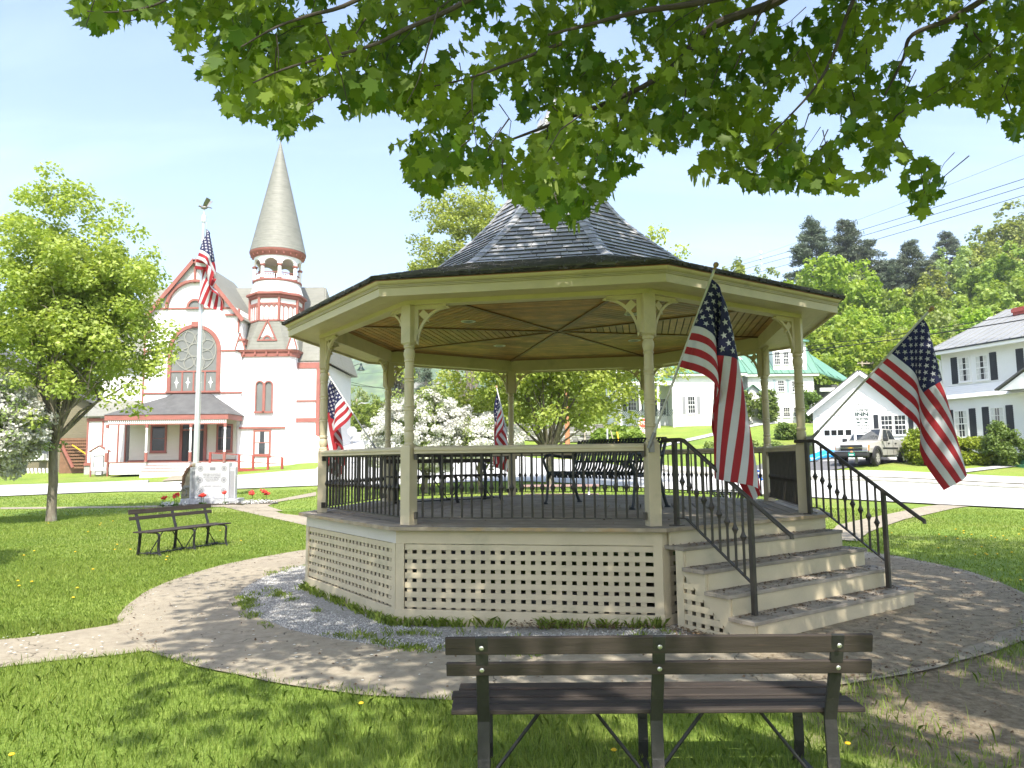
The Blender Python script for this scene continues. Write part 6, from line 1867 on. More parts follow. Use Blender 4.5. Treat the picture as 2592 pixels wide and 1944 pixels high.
# ------------------------------------------------------------------ the big maple whose branches hang over the view
TB = Vector((6.2, -3.4, 0.0))
mt = thing('overhanging_maple', 'big maple overhead with drooping branches of large green leaves across the top', 'tree', TB)
def canopy():
    poly = np.array([(-60, -220), (60, -60), (150, 0), (215, 70), (240, 95), (310, 62), (372, 45), (432, 85), (462, 205), (530, 195), (566, 280), (600, 305), (655, 300), (700, 352), (722, 352), (760, 320), (800, 318), (872, 312), (935, 280), (985, 290), (1044, 300), (1085, 318), (1060, 345), (985, 372), (1000, 420), (1062, 488), (1108, 495), (1170, 452), (1205, 470), (1290, 495), (1395, 562), (1440, 575), (1515, 530), (1562, 475), (1612, 428), (1622, 392), (1640, 365), (1668, 365), (1690, 430), (1800, 448), (1900, 485), (1985, 485), (2090, 488), (2165, 485), (2235, 450), (2262, 372), (2275, 345), (2285, 300), (2380, 262), (2470, 272), (2495, 330), (2560, 350), (2660, 390), (2760, 200), (2760, -220)], float)
    extra = np.array([(2268, 360), (2300, 400), (2370, 415), (2395, 480), (2335, 555), (2292, 530), (2280, 440)], float)
    def inside(p, q):
        x, y = p[:, 0], p[:, 1]; c = np.zeros(len(p), bool); j = len(q) - 1
        for i in range(len(q)):
            cond = ((q[i, 1] > y) != (q[j, 1] > y)) & (x < (q[j, 0] - q[i, 0]) * (y - q[i, 1]) / (q[j, 1] - q[i, 1] + 1e-12) + q[i, 0])
            c ^= cond; j = i
        return c
    r = np.random.default_rng(77)
    # clumps: spray centres, then leaves around them
    cand = np.c_[r.uniform(-60, 2760, 34000), r.uniform(-220, 600, 34000)]
    ok = inside(cand, poly)
    gap = np.sin(cand[:, 0] / 61 + 1.3 * np.sin(cand[:, 1] / 83)) + np.sin(cand[:, 1] / 47 + 1.7 * np.sin(cand[:, 0] / 97)) + .6 * np.sin(cand[:, 0] / 23 + cand[:, 1] / 29)
    keep = ok & (gap < 1.05 + r.normal(0, .35, len(gap)))
    pts = cand[keep][:10500]
    e = np.c_[r.uniform(2260, 2410, 600), r.uniform(350, 570, 600)]; e = e[inside(e, extra)][:85]
    pts = np.r_[pts, e]
    u, v = pts[:, 0], pts[:, 1]
    D = 3.5 + 1.9 * np.clip((u - 200) / 2300, 0, 1.1) + np.clip((250 - v) / 500, -.6, .9) * .5 + r.normal(0, .33, len(u))
    D = D + np.where(r.uniform(0, 1, len(u)) < .42, r.uniform(.7, 2.6, len(u)), 0)
    D = np.where((u > 1150) & (u < 1620) & (v > 330), D - .35, D)
    c = np.array([np.array(P(a, b, d_)) for a, b, d_ in zip(u, v, D)])
    n = len(c)
    az = r.uniform(0, 2 * PI, n)
    tip = np.c_[np.cos(az), np.sin(az), np.zeros(n)] * r.uniform(.25, .95, n)[:, None] + np.array([0, 0, -1.0])
    nor = unit(np.c_[r.normal(0, .7, n), r.normal(-.45, .6, n), np.abs(r.normal(.45, .4, n))])
    size = r.uniform(.06, .108, n) * np.clip(D / 4.2, .9, 1.15)
    # each leaf belongs to a spray with its own maturity
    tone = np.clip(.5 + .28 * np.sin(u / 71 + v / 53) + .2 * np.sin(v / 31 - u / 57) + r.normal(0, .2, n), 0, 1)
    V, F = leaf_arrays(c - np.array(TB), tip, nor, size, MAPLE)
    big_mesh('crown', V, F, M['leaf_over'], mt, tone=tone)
    # pale green keys hanging in bunches
    idx = r.choice(n, 130, replace=False)
    kc = np.repeat(c[idx], 5, 0) + r.normal(0, .02, (650, 3)) + np.array([0, 0, -.06])
    kt = np.tile(np.array([[0, 0, -1.0]]), (650, 1)) + r.normal(0, .22, (650, 3))
    V, F = leaf_arrays(kc - np.array(TB), kt, r.normal(0, 1, (650, 3)), r.uniform(.05, .085, 650), OVAL * np.array([.45, 1, 1]))
    tag(big_mesh('maple_keys', V, F, leaf_mat('maple_key', (.20, .28, .05), (.34, .40, .11), .4, spread=0), mt, tone=r.uniform(0, 1, 650)), kind='stuff')
    return c
LC = canopy()
def limb(pts, r0, r1, n=8):
    q = [P(*p) - TB for p in pts]
    # smooth (Catmull-Rom)
    out = []
    for i in range(len(q) - 1):
        a, b_, c_, d_ = q[max(i - 1, 0)], q[i], q[i + 1], q[min(i + 2, len(q) - 1)]
        for j in range(5):
            t = j / 5
            out.append(.5 * ((2 * b_) + (c_ - a) * t + (2 * a - 5 * b_ + 4 * c_ - d_) * t * t + (3 * b_ - a - 3 * c_ + d_) * t ** 3))
    out.append(q[-1])
    k = len(out)
    return out, [r0 + (r1 - r0) * (i / (k - 1)) ** .8 for i in range(k)]
mb = MB()
LIMBS = [([(2420, -420, 4.4), (2150, -140, 4.7), (1972, 0, 4.75), (1808, 64, 4.8), (1709, 164, 4.8), (1598, 234, 4.7), (1388, 318, 4.5), (1270, 362, 4.35)], .060, .006),
 ([(2600, -330, 4.7), (2540, -60, 5.1), (2420, 40, 5.2), (2310, 88, 5.2), (2286, 150, 5.1), (2240, 240, 5.0)], .04, .008),
 ([(2230, -120, 4.6), (2160, 0, 4.7), (2106, 146, 4.7), (2053, 234, 4.6), (1948, 345, 4.5)], .026, .005),
 ([(1972, 0, 4.75), (1934, 17, 4.7), (1858, 175, 4.5)], .02, .006),
 ([(1972, -40, 4.6), (1760, 8, 4.3), (1621, 29, 4.2), (1500, 60, 4.1), (1388, 88, 4.0)], .034, .008),
 ([(1388, -140, 3.9), (1185, 0, 3.8), (1022, 76, 3.7), (935, 117, 3.65), (740, 168, 3.6), (640, 210, 3.55)], .024, .004),
 ([(1150, -150, 3.7), (903, 0, 3.6), (780, 40, 3.55), (697, 70, 3.5), (610, 119, 3.45)], .018, .004),
 ([(1420, 110, 4.2), (1300, 157, 4.1), (1185, 198, 4.0), (1090, 220, 3.95)], .015, .004),
 ([(1110, 20, 3.7), (1085, 110, 3.7), (1060, 200, 3.7), (1030, 260, 3.7)], .008, .003),
 ([(2286, 280, 5.0), (2262, 310, 4.95), (2300, 385, 4.9), (2330, 430, 4.9), (2340, 520, 4.9)], .008, .003),
 ([(600, -120, 3.4), (420, 0, 3.4), (300, 30, 3.35), (180, 25, 3.3)], .010, .003),
 ([(1388, 318, 4.5), (1380, 400, 4.4), (1400, 480, 4.3), (1420, 540, 4.25)], .009, .003),
 ([(1598, 234, 4.7), (1560, 330, 4.6), (1540, 420, 4.5)], .009, .003),
 ([(2420, 40, 5.2), (2500, 130, 5.3), (2560, 280, 5.3)], .012, .004)]
for pts, r0, r1 in LIMBS:
    a, b_ = limb(pts, r0, r1); mb.tube(a, [x * .85 for x in b_], 8)
r_ = np.random.default_rng(9)
for i in r_.choice(len(LC), 330, replace=False):      # twigs carrying the leaves
    p = Vector(LC[i]) - TB
    q = p + Vector((r_.normal(.10, .12), r_.normal(-.05, .12), r_.uniform(.10, .30)))
    mb.tube([q, q.lerp(p, .5) + Vector(r_.normal(0, .02, 3)), p], [.0045, .003, .0018], 4, cap=False)
# bole, great limbs and the roof of the crown
mb.tube([(0, 0, -.2), (.02, .05, .5), (-.05, .1, 1.6), (-.2, .3, 2.9)], [.52, .42, .36, .32], 16)
fk = Vector((-.2, .3, 2.9))
for pts, r0, r1 in LIMBS[:3] + LIMBS[4:7]:
    s = P(*pts[0]) - TB
    m = fk.lerp(s, .5) + UP * .35
    mb.tube([fk, fk.lerp(m, .5) + UP * .15, m, s], [.17, .13, .09, r0], 10)
crr = np.random.default_rng(15)
N = 900
d_ = unit(crr.normal(0, 1, (N, 3))); rr = crr.uniform(.12, 1, N) ** .45
cl = np.array([4.6, 2.6, 8.9]) + d_ * rr[:, None] * np.array([7.7, 6.6, 4.6])
wv = cl[:, 1] + .75 * (cl[:, 2] - 9)
cl = cl[(wv > 0.1) | (crr.uniform(0, 1, N) < .45)]
cl = cl[(cl[:, 2] > 1.69 + np.maximum(cl[:, 1], 0) * .70 + .9) & (cl[:, 2] > 4.6)]
for k in range(26):
    tg = Vector(cl[crr.integers(len(cl))]) - TB
    m = fk.lerp(tg, .45) + UP * .5
    mb.tube([fk, fk.lerp(m, .5) + UP * .25, m, tg], [.13, .10, .06, .015], 7)
mb.build('trunk', M['bark_dark'], mt, smooth=True, world=False)
c, tip, nor, sz, tone = cluster_leaves(cl - np.array(TB), .72, 34, .20, crr, up=.8)
V, F = leaf_arrays(c, tip, nor, sz, OVAL * np.array([1.4, 1, 1]))
big_mesh('upper_crown', V, F, M['leaf_over'], mt, tone=tone)
# ------------------------------------------------------------------ flags
# settled cloth shapes: knots in millimetres from the tip of the pole, hoist by fly
FLAGDATA = {
'p2': ([2.026, 7.2, 3.533], [1.402, 7.46, 1.857], (12, 19), [-20,8,-56,46,-44,-152,53,-71,-264,43,-90,-379,27,-96,-493,11,-100,-604,-5,-97,-717,-19,-93,-828,-31,-86,-939,-40,-78,-1050,-49,-69,-1160,-55,-60,-1272,-59,-51,-1382,-63,-41,-1492,-65,-32,-1603,-67,-22,-1713,-67,-13,-1823,-67,-5,-1933,-66,4,-2042,-50,21,-135,44,18,-195,101,-9,-293,116,-52,-399,108,-86,-510,93,-108,-619,73,-125,-730,53,-135,-840,33,-140,-950,15,-141,-1060,-2,-140,-1170,-17,-135,-1280,-30,-130,-1390,-41,-123,-1500,-50,-115,-1610,-57,-107,-1720,-63,-98,-1830,-68,-90,-1939,-72,-81,-2049,-80,33,-214,-11,-20,-263,56,29,-346,118,22,-438,151,-19,-540,158,-61,-644,151,-98,-751,135,-128,-858,116,-152,-966,94,-169,-1074,71,-181,-1183,49,-188,-1292,28,-191,-1400,9,-191,-1509,-8,-189,-1619,-23,-184,-1728,-36,-179,-1837,-48,-172,-1947,-57,-164,-2056,-109,46,-294,-63,-42,-330,7,-12,-407,54,44,-492,119,47,-584,164,16,-681,186,-28,-783,191,-71,-886,186,-111,-991,172,-145,-1097,154,-174,-1202,132,-198,-1309,108,-216,-1416,85,-229,-1523,62,-237,-1631,40,-242,-1739,19,-243,-1848,1,-242,-1956,-16,-239,-2065,-139,58,-373,-114,-44,-400,-33,-62,-465,5,2,-549,50,56,-635,111,68,-727,165,45,-824,198,7,-923,216,-37,-1024,221,-82,-1127,216,-123,-1229,205,-161,-1334,188,-195,-1438,168,-223,-1543,145,-246,-1649,120,-264,-1755,96,-278,-1862,72,-287,-1969,49,-292,-2077,-168,70,-452,-156,-36,-474,-82,-95,-526,-15,-60,-604,1,9,-689,41,65,-776,102,83,-868,158,70,-964,199,37,-1062,226,-5,-1162,241,-49,-1263,246,-94,-1364,244,-137,-1467,235,-178,-1569,220,-215,-1673,201,-246,-1777,179,-274,-1882,155,-297,-1987,130,-314,-2093,-198,82,-531,-189,-25,-553,-135,-110,-592,-50,-114,-661,-12,-54,-745,-5,15,-829,33,71,-918,90,96,-1010,147,90,-1105,194,63,-1203,228,26,-1301,251,-17,-1401,265,-62,-1501,270,-108,-1602,270,-153,-1703,262,-195,-1805,249,-234,-1907,232,-269,-2010,211,-300,-2114,-227,95,-610,-216,-12,-633,-182,-111,-664,-98,-153,-720,-31,-117,-800,-21,-48,-884,-14,21,-969,22,77,-1058,76,106,-1150,133,107,-1245,183,87,-1341,223,54,-1440,252,14,-1539,273,-30,-1638,286,-76,-1738,293,-122,-1838,294,-168,-1938,289,-212,-2040,278,-253,-2141,-257,107,-690,-231,4,-716,-221,-102,-740,-151,-174,-785,-67,-171,-856,-24,-114,-939,-29,-43,-1024,-25,26,-1109,9,83,-1197,61,116,-1289,117,122,-1384,170,107,-1481,213,78,-1578,246,42,-1677,272,0,-1776,292,-45,-1875,306,-91,-1974,315,-138,-2073,317,-185,-2173,-286,119,-769,-251,21,-798,-249,-88,-819,-201,-179,-855,-115,-211,-915,-47,-176,-993,-26,-110,-1078,-39,-39,-1162,-37,30,-1248,-6,88,-1336,44,124,-1428,100,135,-1522,153,125,-1619,199,101,-1717,236,66,-1815,265,27,-1913,290,-16,-2012,310,-61,-2111,325,-108,-2209,-315,132,-848,-270,38,-880,-267,-71,-902,-245,-173,-929,-168,-235,-978,-86,-229,-1049,-38,-175,-1133,-36,-105,-1217,-53,-35,-1301,-51,34,-1386,-21,93,-1474,27,132,-1566,82,147,-1661,135,141,-1757,182,120,-1854,221,88,-1952,253,50,-2051,280,9,-2149,304,-35,-2248,-345,144,-928,-294,52,-960,-284,-54,-984,-279,-161,-1006,-220,-245,-1046,-134,-269,-1108,-65,-236,-1186,-40,-170,-1272,-52,-100,-1356,-70,-30,-1439,-65,39,-1524,-38,99,-1612,8,140,-1704,62,158,-1798,116,157,-1894,163,137,-1991,202,107,-2090,235,71,-2188,264,30,-2286]),
'p3': ([4.705, 8.2, 3.282], [3.661, 8.97, 1.927], (12, 19), [-34,24,-44,17,14,-133,38,26,-226,50,43,-322,52,59,-417,50,74,-510,43,86,-604,34,95,-696,23,103,-788,10,108,-880,-1,111,-972,-14,112,-1063,-26,112,-1155,-38,111,-1246,-50,109,-1337,-62,106,-1427,-73,102,-1518,-85,97,-1609,-96,92,-1699,-80,59,-104,-57,-3,-172,-15,-29,-256,24,-33,-344,52,-21,-435,70,-6,-526,80,13,-618,85,31,-709,84,47,-800,80,62,-892,74,75,-984,65,85,-1075,55,94,-1166,44,100,-1257,33,105,-1348,22,108,-1439,10,110,-1529,-2,110,-1620,-14,109,-1710,-128,94,-165,-102,37,-230,-84,-19,-303,-48,-57,-381,-6,-75,-465,32,-76,-551,64,-67,-639,88,-51,-728,106,-32,-817,117,-12,-908,123,8,-997,124,27,-1088,122,45,-1178,117,60,-1269,110,73,-1360,102,84,-1450,92,93,-1540,81,101,-1631,70,106,-1721,-175,129,-227,-122,95,-292,-113,36,-361,-105,-21,-433,-78,-69,-509,-40,-99,-589,2,-114,-672,41,-115,-756,75,-107,-842,104,-92,-930,126,-74,-1017,143,-53,-1106,155,-31,-1195,162,-10,-1284,165,10,-1373,164,29,-1463,161,46,-1553,155,61,-1643,147,74,-1733,-222,163,-287,-158,146,-350,-122,99,-419,-120,40,-490,-120,-17,-562,-104,-69,-637,-72,-110,-714,-32,-135,-795,9,-147,-877,49,-149,-961,85,-142,-1045,117,-129,-1131,144,-112,-1217,166,-92,-1304,183,-70,-1392,195,-48,-1480,203,-26,-1568,206,-5,-1657,207,15,-1746,-269,198,-349,-202,186,-410,-146,157,-476,-118,105,-545,-124,48,-617,-130,-8,-689,-123,-64,-763,-100,-110,-839,-65,-145,-917,-24,-167,-998,17,-177,-1080,57,-179,-1163,95,-174,-1246,130,-163,-1331,160,-147,-1416,186,-128,-1502,207,-107,-1588,224,-85,-1675,236,-62,-1763,-316,233,-410,-255,209,-473,-189,200,-535,-136,166,-602,-113,112,-672,-119,55,-744,-136,2,-816,-138,-54,-889,-123,-105,-964,-94,-146,-1042,-57,-176,-1121,-17,-195,-1201,25,-205,-1283,67,-208,-1364,106,-204,-1447,143,-195,-1531,176,-181,-1615,205,-164,-1700,229,-143,-1785,-363,268,-471,-309,232,-534,-242,224,-596,-178,212,-660,-128,175,-727,-107,120,-797,-116,65,-869,-138,13,-941,-148,-41,-1014,-142,-95,-1089,-120,-140,-1165,-87,-177,-1243,-49,-203,-1323,-8,-221,-1403,35,-231,-1484,76,-235,-1565,117,-232,-1647,156,-225,-1729,191,-213,-1812,-410,302,-532,-360,259,-595,-299,238,-658,-232,238,-720,-168,223,-784,-120,184,-851,-101,129,-922,-112,75,-994,-138,25,-1066,-155,-27,-1139,-157,-81,-1214,-141,-131,-1289,-114,-172,-1367,-79,-204,-1445,-40,-228,-1524,2,-244,-1604,45,-255,-1684,87,-261,-1765,130,-261,-1846,-457,337,-593,-409,292,-656,-354,257,-719,-289,247,-782,-222,250,-844,-159,234,-908,-112,194,-975,-95,139,-1046,-107,85,-1118,-136,37,-1191,-160,-13,-1264,-168,-66,-1338,-160,-117,-1413,-138,-162,-1489,-106,-198,-1568,-69,-227,-1646,-29,-249,-1725,13,-266,-1804,56,-278,-1884,-504,372,-654,-456,327,-717,-406,285,-780,-346,260,-844,-279,258,-906,-212,263,-967,-150,246,-1031,-105,204,-1099,-89,149,-1170,-103,95,-1243,-133,48,-1315,-164,2,-1387,-178,-50,-1461,-176,-102,-1535,-158,-149,-1612,-130,-188,-1690,-96,-220,-1768,-58,-246,-1847,-16,-268,-1925,-551,406,-715,-500,365,-778,-454,318,-841,-400,281,-905,-336,267,-968,-269,271,-1030,-202,277,-1090,-140,258,-1154,-97,215,-1222,-85,160,-1294,-103,109,-1367,-136,63,-1439,-170,18,-1510,-188,-33,-1583,-191,-85,-1658,-177,-133,-1734,-152,-174,-1812,-119,-208,-1890,-82,-236,-1968]),
'p7': ([-3.394, 13.6, 3.258], [-2.394, 12.84, 1.921], (10, 14), [32,-25,-44,-19,-28,-160,-25,-62,-285,-14,-92,-405,6,-118,-521,30,-137,-637,57,-152,-753,85,-162,-868,112,-167,-984,138,-171,-1100,163,-173,-1215,187,-173,-1330,211,-172,-1444,234,-170,-1560,88,-67,-118,60,9,-207,9,23,-319,-25,0,-435,-38,-34,-551,-37,-70,-665,-26,-103,-779,-8,-132,-894,15,-155,-1008,40,-174,-1122,66,-188,-1236,92,-199,-1350,118,-207,-1464,144,-211,-1578,143,-109,-191,113,-42,-276,96,29,-371,46,58,-478,0,51,-588,-34,23,-700,-53,-13,-812,-60,-52,-925,-56,-91,-1037,-44,-126,-1149,-26,-157,-1262,-4,-183,-1374,20,-204,-1487,46,-221,-1600,198,-151,-265,127,-113,-346,137,-37,-434,128,33,-529,86,74,-633,36,82,-741,-8,67,-851,-43,39,-962,-66,2,-1072,-79,-38,-1182,-81,-80,-1293,-75,-119,-1404,-62,-154,-1515,-44,-185,-1626,253,-193,-339,166,-178,-415,132,-113,-504,161,-40,-592,161,31,-686,126,80,-788,77,100,-895,29,97,-1003,-15,79,-1112,-52,51,-1221,-79,14,-1330,-96,-26,-1438,-105,-69,-1547,-104,-110,-1657,308,-234,-412,222,-222,-489,149,-187,-571,142,-113,-661,182,-46,-748,191,25,-842,164,79,-943,118,108,-1048,68,116,-1155,20,108,-1263,-24,88,-1370,-63,59,-1477,-93,24,-1585,-114,-17,-1693,363,-276,-486,284,-247,-565,196,-244,-641,140,-190,-727,155,-117,-816,204,-55,-903,220,14,-996,200,73,-1096,158,109,-1200,109,124,-1306,59,125,-1413,11,115,-1520,-35,96,-1626,-75,67,-1732,418,-318,-560,347,-272,-640,258,-275,-715,175,-257,-794,138,-191,-882,173,-124,-970,227,-66,-1056,248,2,-1149,234,63,-1248,197,104,-1352,150,125,-1458,100,133,-1563,49,131,-1669,-1,121,-1775,474,-360,-633,407,-307,-714,323,-289,-792,233,-300,-866,158,-266,-948,143,-193,-1037,193,-133,-1124,251,-79,-1209,277,-12,-1301,268,50,-1400,234,94,-1503,189,119,-1608,140,131,-1714,88,135,-1819,528,-402,-707,464,-347,-787,387,-312,-867,297,-318,-942,207,-322,-1016,148,-272,-1101,156,-200,-1191,218,-148,-1275,278,-94,-1360,307,-28,-1451,302,35,-1550,271,80,-1653,227,105,-1758,178,120,-1864]),
'p6': ([-0.322, 15.6, 3.194], [-0.052, 14.33, 1.965], (10, 14), [9,-42,-42,-24,-5,-159,-50,-14,-285,-63,-34,-406,-68,-58,-525,-66,-83,-642,-59,-107,-759,-48,-130,-875,-33,-150,-992,-18,-168,-1108,-1,-185,-1223,17,-200,-1338,36,-214,-1453,54,-227,-1568,24,-115,-111,57,-42,-202,40,9,-313,8,29,-431,-22,27,-548,-46,12,-664,-62,-10,-781,-71,-34,-897,-73,-60,-1013,-71,-86,-1128,-64,-110,-1243,-54,-132,-1358,-42,-153,-1473,-28,-172,-1588,40,-186,-180,59,-118,-269,98,-56,-364,97,4,-469,70,44,-580,35,63,-693,0,65,-807,-31,54,-922,-56,35,-1036,-74,12,-1151,-85,-14,-1265,-90,-40,-1380,-90,-67,-1494,-86,-92,-1608,55,-258,-250,28,-186,-337,76,-131,-428,123,-76,-523,137,-15,-624,123,37,-731,93,72,-840,56,91,-952,18,96,-1065,-17,90,-1178,-47,76,-1290,-72,55,-1404,-90,31,-1517,-101,5,-1630,70,-330,-319,23,-263,-403,27,-191,-495,84,-144,-587,139,-99,-681,168,-40,-779,167,17,-883,145,64,-990,113,97,-1100,74,117,-1210,34,125,-1320,-4,124,-1431,-38,114,-1543,-67,96,-1655,85,-402,-389,46,-333,-473,7,-266,-561,26,-196,-653,88,-157,-744,149,-120,-837,189,-67,-935,199,-8,-1036,188,45,-1142,163,88,-1248,128,121,-1356,89,143,-1465,48,154,-1574,8,156,-1684,100,-473,-459,83,-397,-544,25,-339,-628,-4,-269,-716,24,-203,-809,88,-169,-900,155,-142,-993,203,-94,-1089,224,-36,-1189,223,20,-1293,205,70,-1398,177,112,-1504,142,146,-1611,102,170,-1718,116,-546,-528,111,-465,-613,67,-400,-698,7,-345,-783,-13,-273,-872,20,-210,-964,87,-182,-1056,158,-163,-1147,213,-121,-1243,242,-66,-1342,248,-9,-1444,238,45,-1548,218,94,-1653,189,137,-1758,131,-617,-597,130,-536,-682,109,-460,-768,50,-406,-852,-9,-351,-936,-22,-278,-1026,17,-219,-1119,87,-197,-1211,160,-185,-1301,218,-148,-1396,254,-96,-1494,267,-39,-1596,263,17,-1699,249,70,-1803,146,-689,-667,141,-609,-752,137,-529,-836,97,-461,-922,28,-416,-1005,-26,-357,-1090,-31,-284,-1180,16,-232,-1273,88,-218,-1364,162,-209,-1454,224,-177,-1548,262,-127,-1646,278,-71,-1748,277,-15,-1850]),
'pole': ([-12.189, 28.6, 11.096], [-12.189, 28.6, 3.096], (10, 14), [0,0,-60,154,40,-225,88,89,-468,21,106,-704,-42,124,-940,-93,144,-1176,-127,169,-1414,-145,197,-1654,-152,226,-1893,-151,253,-2132,-146,278,-2371,-138,302,-2608,-126,326,-2846,-112,348,-3083,0,0,-249,152,-122,-318,226,-22,-529,192,50,-758,125,62,-990,52,43,-1218,-16,23,-1447,-74,26,-1681,-114,43,-1917,-142,66,-2154,-160,92,-2391,-169,117,-2629,-167,143,-2866,-156,166,-3104,0,0,-438,59,-207,-470,240,-188,-621,312,-78,-825,297,14,-1049,233,47,-1279,158,13,-1505,89,-54,-1724,17,-87,-1951,-44,-91,-2182,-92,-82,-2415,-132,-66,-2650,-159,-45,-2886,-169,-21,-3123,0,0,-627,-26,-223,-641,163,-307,-746,319,-242,-917,387,-132,-1121,391,-30,-1340,335,23,-1569,258,-8,-1795,194,-105,-2006,122,-167,-2225,51,-199,-2450,-16,-212,-2680,-80,-214,-2910,-135,-207,-3142,0,0,-815,-88,-212,-823,63,-370,-897,260,-385,-1029,387,-298,-1212,447,-192,-1419,473,-87,-1633,436,-6,-1857,364,-65,-2078,303,-185,-2281,227,-254,-2500,150,-292,-2726,75,-311,-2953,0,-326,-3180,0,0,-1005,-133,-191,-1009,-27,-388,-1066,169,-482,-1164,353,-455,-1315,360,-326,-1511,433,-246,-1717,500,-152,-1927,509,-62,-2132,452,-114,-2355,356,-158,-2567,293,-207,-2788,236,-249,-3014,168,-277,-3241,0,0,-1193,-165,-166,-1194,-103,-382,-1240,74,-521,-1323,280,-589,-1432,350,-487,-1613,307,-360,-1805,331,-228,-2000,326,-66,-2175,366,46,-2380,329,41,-2602,307,-16,-2832,299,-76,-3062,279,-133,-3293,0,0,-1382,-189,-142,-1382,-174,-369,-1416,0,-504,-1492,189,-601,-1590,323,-638,-1716,263,-501,-1910,264,-358,-2104,298,-209,-2291,400,-68,-2455,482,62,-2632,443,93,-2866,408,66,-3101,390,15,-3334,0,0,-1571,-207,-118,-1569,-220,-340,-1601,-7,-409,-1649,224,-446,-1690,432,-504,-1761,419,-564,-1985,353,-492,-2202,339,-359,-2401,439,-215,-2559,583,-85,-2697,618,34,-2900,592,92,-3131,552,101,-3366,0,0,-1760,-222,-97,-1755,-252,-307,-1784,-29,-363,-1831,210,-350,-1852,446,-343,-1860,561,-447,-2029,530,-507,-2258,454,-484,-2483,453,-360,-2682,616,-239,-2803,730,-105,-2962,755,7,-3170,736,74,-3398]),
}
def up2(X, a, b):
    """Catmull-Rom resample of a cloth grid to (a, b) points"""
    def rs(Y, n):
        m = len(Y); t = np.linspace(0, m - 1, n); i = np.minimum(t.astype(int), m - 2); f = (t - i)[:, None, None]
        p0, p1, p2, p3 = Y[np.maximum(i - 1, 0)], Y[i], Y[i + 1], Y[np.minimum(i + 2, m - 1)]
        return .5 * (2 * p1 + (p2 - p0) * f + (2 * p0 - 5 * p1 + 4 * p2 - p3) * f ** 2 + (3 * p1 - p0 - 3 * p2 + p3) * f ** 3)
    return rs(rs(X, a).transpose(1, 0, 2), b).transpose(1, 0, 2)
def flag_cloth(key, parent, name='cloth'):
    A, B, sh, knots = FLAGDATA[key]
    X = np.array(knots, float).reshape(sh[0], sh[1], 3) / 1000.0 + np.array(A)
    X = X - np.array(root_of(parent).location if parent is not None else (0, 0, 0))
    a, b = 40, 66
    Y = up2(X, a, b)
    V = [tuple(p) for p in Y.reshape(-1, 3)]
    F, Mi = [], []
    for i in range(a - 1):
        for j in range(b - 1):
            F.append((i * b + j, i * b + j + 1, (i + 1) * b + j + 1, (i + 1) * b + j))
            st_ = i // 3
            Mi.append(2 if (st_ < 7 and j < 26) else (0 if st_ % 2 == 0 else 1))
    # fifty stars laid on both faces of the canton
    def at(s, t):
        s, t = np.clip(s, 0, 1) * (a - 1), np.clip(t, 0, 1) * (b - 1)
        i, j = min(int(s), a - 2), min(int(t), b - 2); f, g = s - i, t - j
        return (Y[i, j] * (1 - f) + Y[i + 1, j] * f) * (1 - g) + (Y[i, j + 1] * (1 - f) + Y[i + 1, j + 1] * f) * g
    hs, ws = 7 / 13, .4
    for r in range(9):
        for c in range(6 if r % 2 == 0 else 5):
            s0 = hs * (r + 1) / 10; t0 = ws * ((2 * c + 1 if r % 2 == 0 else 2 * c + 2)) / 12
            e = .02
            du = at(s0 + e, t0) - at(s0 - e, t0); dv = at(s0, t0 + e) - at(s0, t0 - e)
            nn = np.cross(du, dv); nn = nn / (np.linalg.norm(nn) + 1e-9)
            for sd in (1, -1):
                o = len(V)
                V.append(tuple(at(s0, t0) + nn * .004 * sd))
                for q in range(10):
                    an = PI * q / 5; rr_ = .034 if q % 2 == 0 else .0135
                    V.append(tuple(at(s0 - rr_ * math.cos(an), t0 + rr_ / 1.9 * 1.08 * math.sin(an)) + nn * .004 * sd))
                for q in range(10):
                    F.append((o, o + 1 + q, o + 1 + (q + 1) % 10)); Mi.append(1)
    me = bpy.data.meshes.new(name); me.from_pydata(V, [], F)
    for m in ('flag_red', 'flag_white', 'flag_blue'): me.materials.append(M[m])
    me.polygons.foreach_set('material_index', Mi); me.polygons.foreach_set('use_smooth', [True] * len(F)); me.update()
    o = link(bpy.data.objects.new(name, me))
    if parent is not None: o.parent = parent
    return o
# thin flag cloth lets some sun through
for k_ in ('flag_red', 'flag_white', 'flag_blue'):
    nt_ = M[k_].node_tree; pr = [n for n in nt_.nodes if n.type == 'BSDF_PRINCIPLED'][0]; ou = [n for n in nt_.nodes if n.type == 'OUTPUT_MATERIAL'][0]
    tr = nd(nt_, 'ShaderNodeBsdfTranslucent'); L(nt_, pr.inputs['Base Color'].links[0].from_socket, tr.inputs[0])
    mx = nd(nt_, 'ShaderNodeMixShader'); mx.inputs[0].default_value = .35
    L(nt_, pr.outputs[0], mx.inputs[1]); L(nt_, tr.outputs[0], mx.inputs[2]); L(nt_, mx.outputs[0], ou.inputs[0])
FL = {'p2': 'stars and stripes on a slanting pole fixed to the post left of the steps', 'p3': 'stars and stripes on a pole leaning far out right of the steps',
      'p7': 'stars and stripes on a pole leaning left behind the left railing', 'p6': 'narrow furled stars and stripes seen edge on at the back post'}
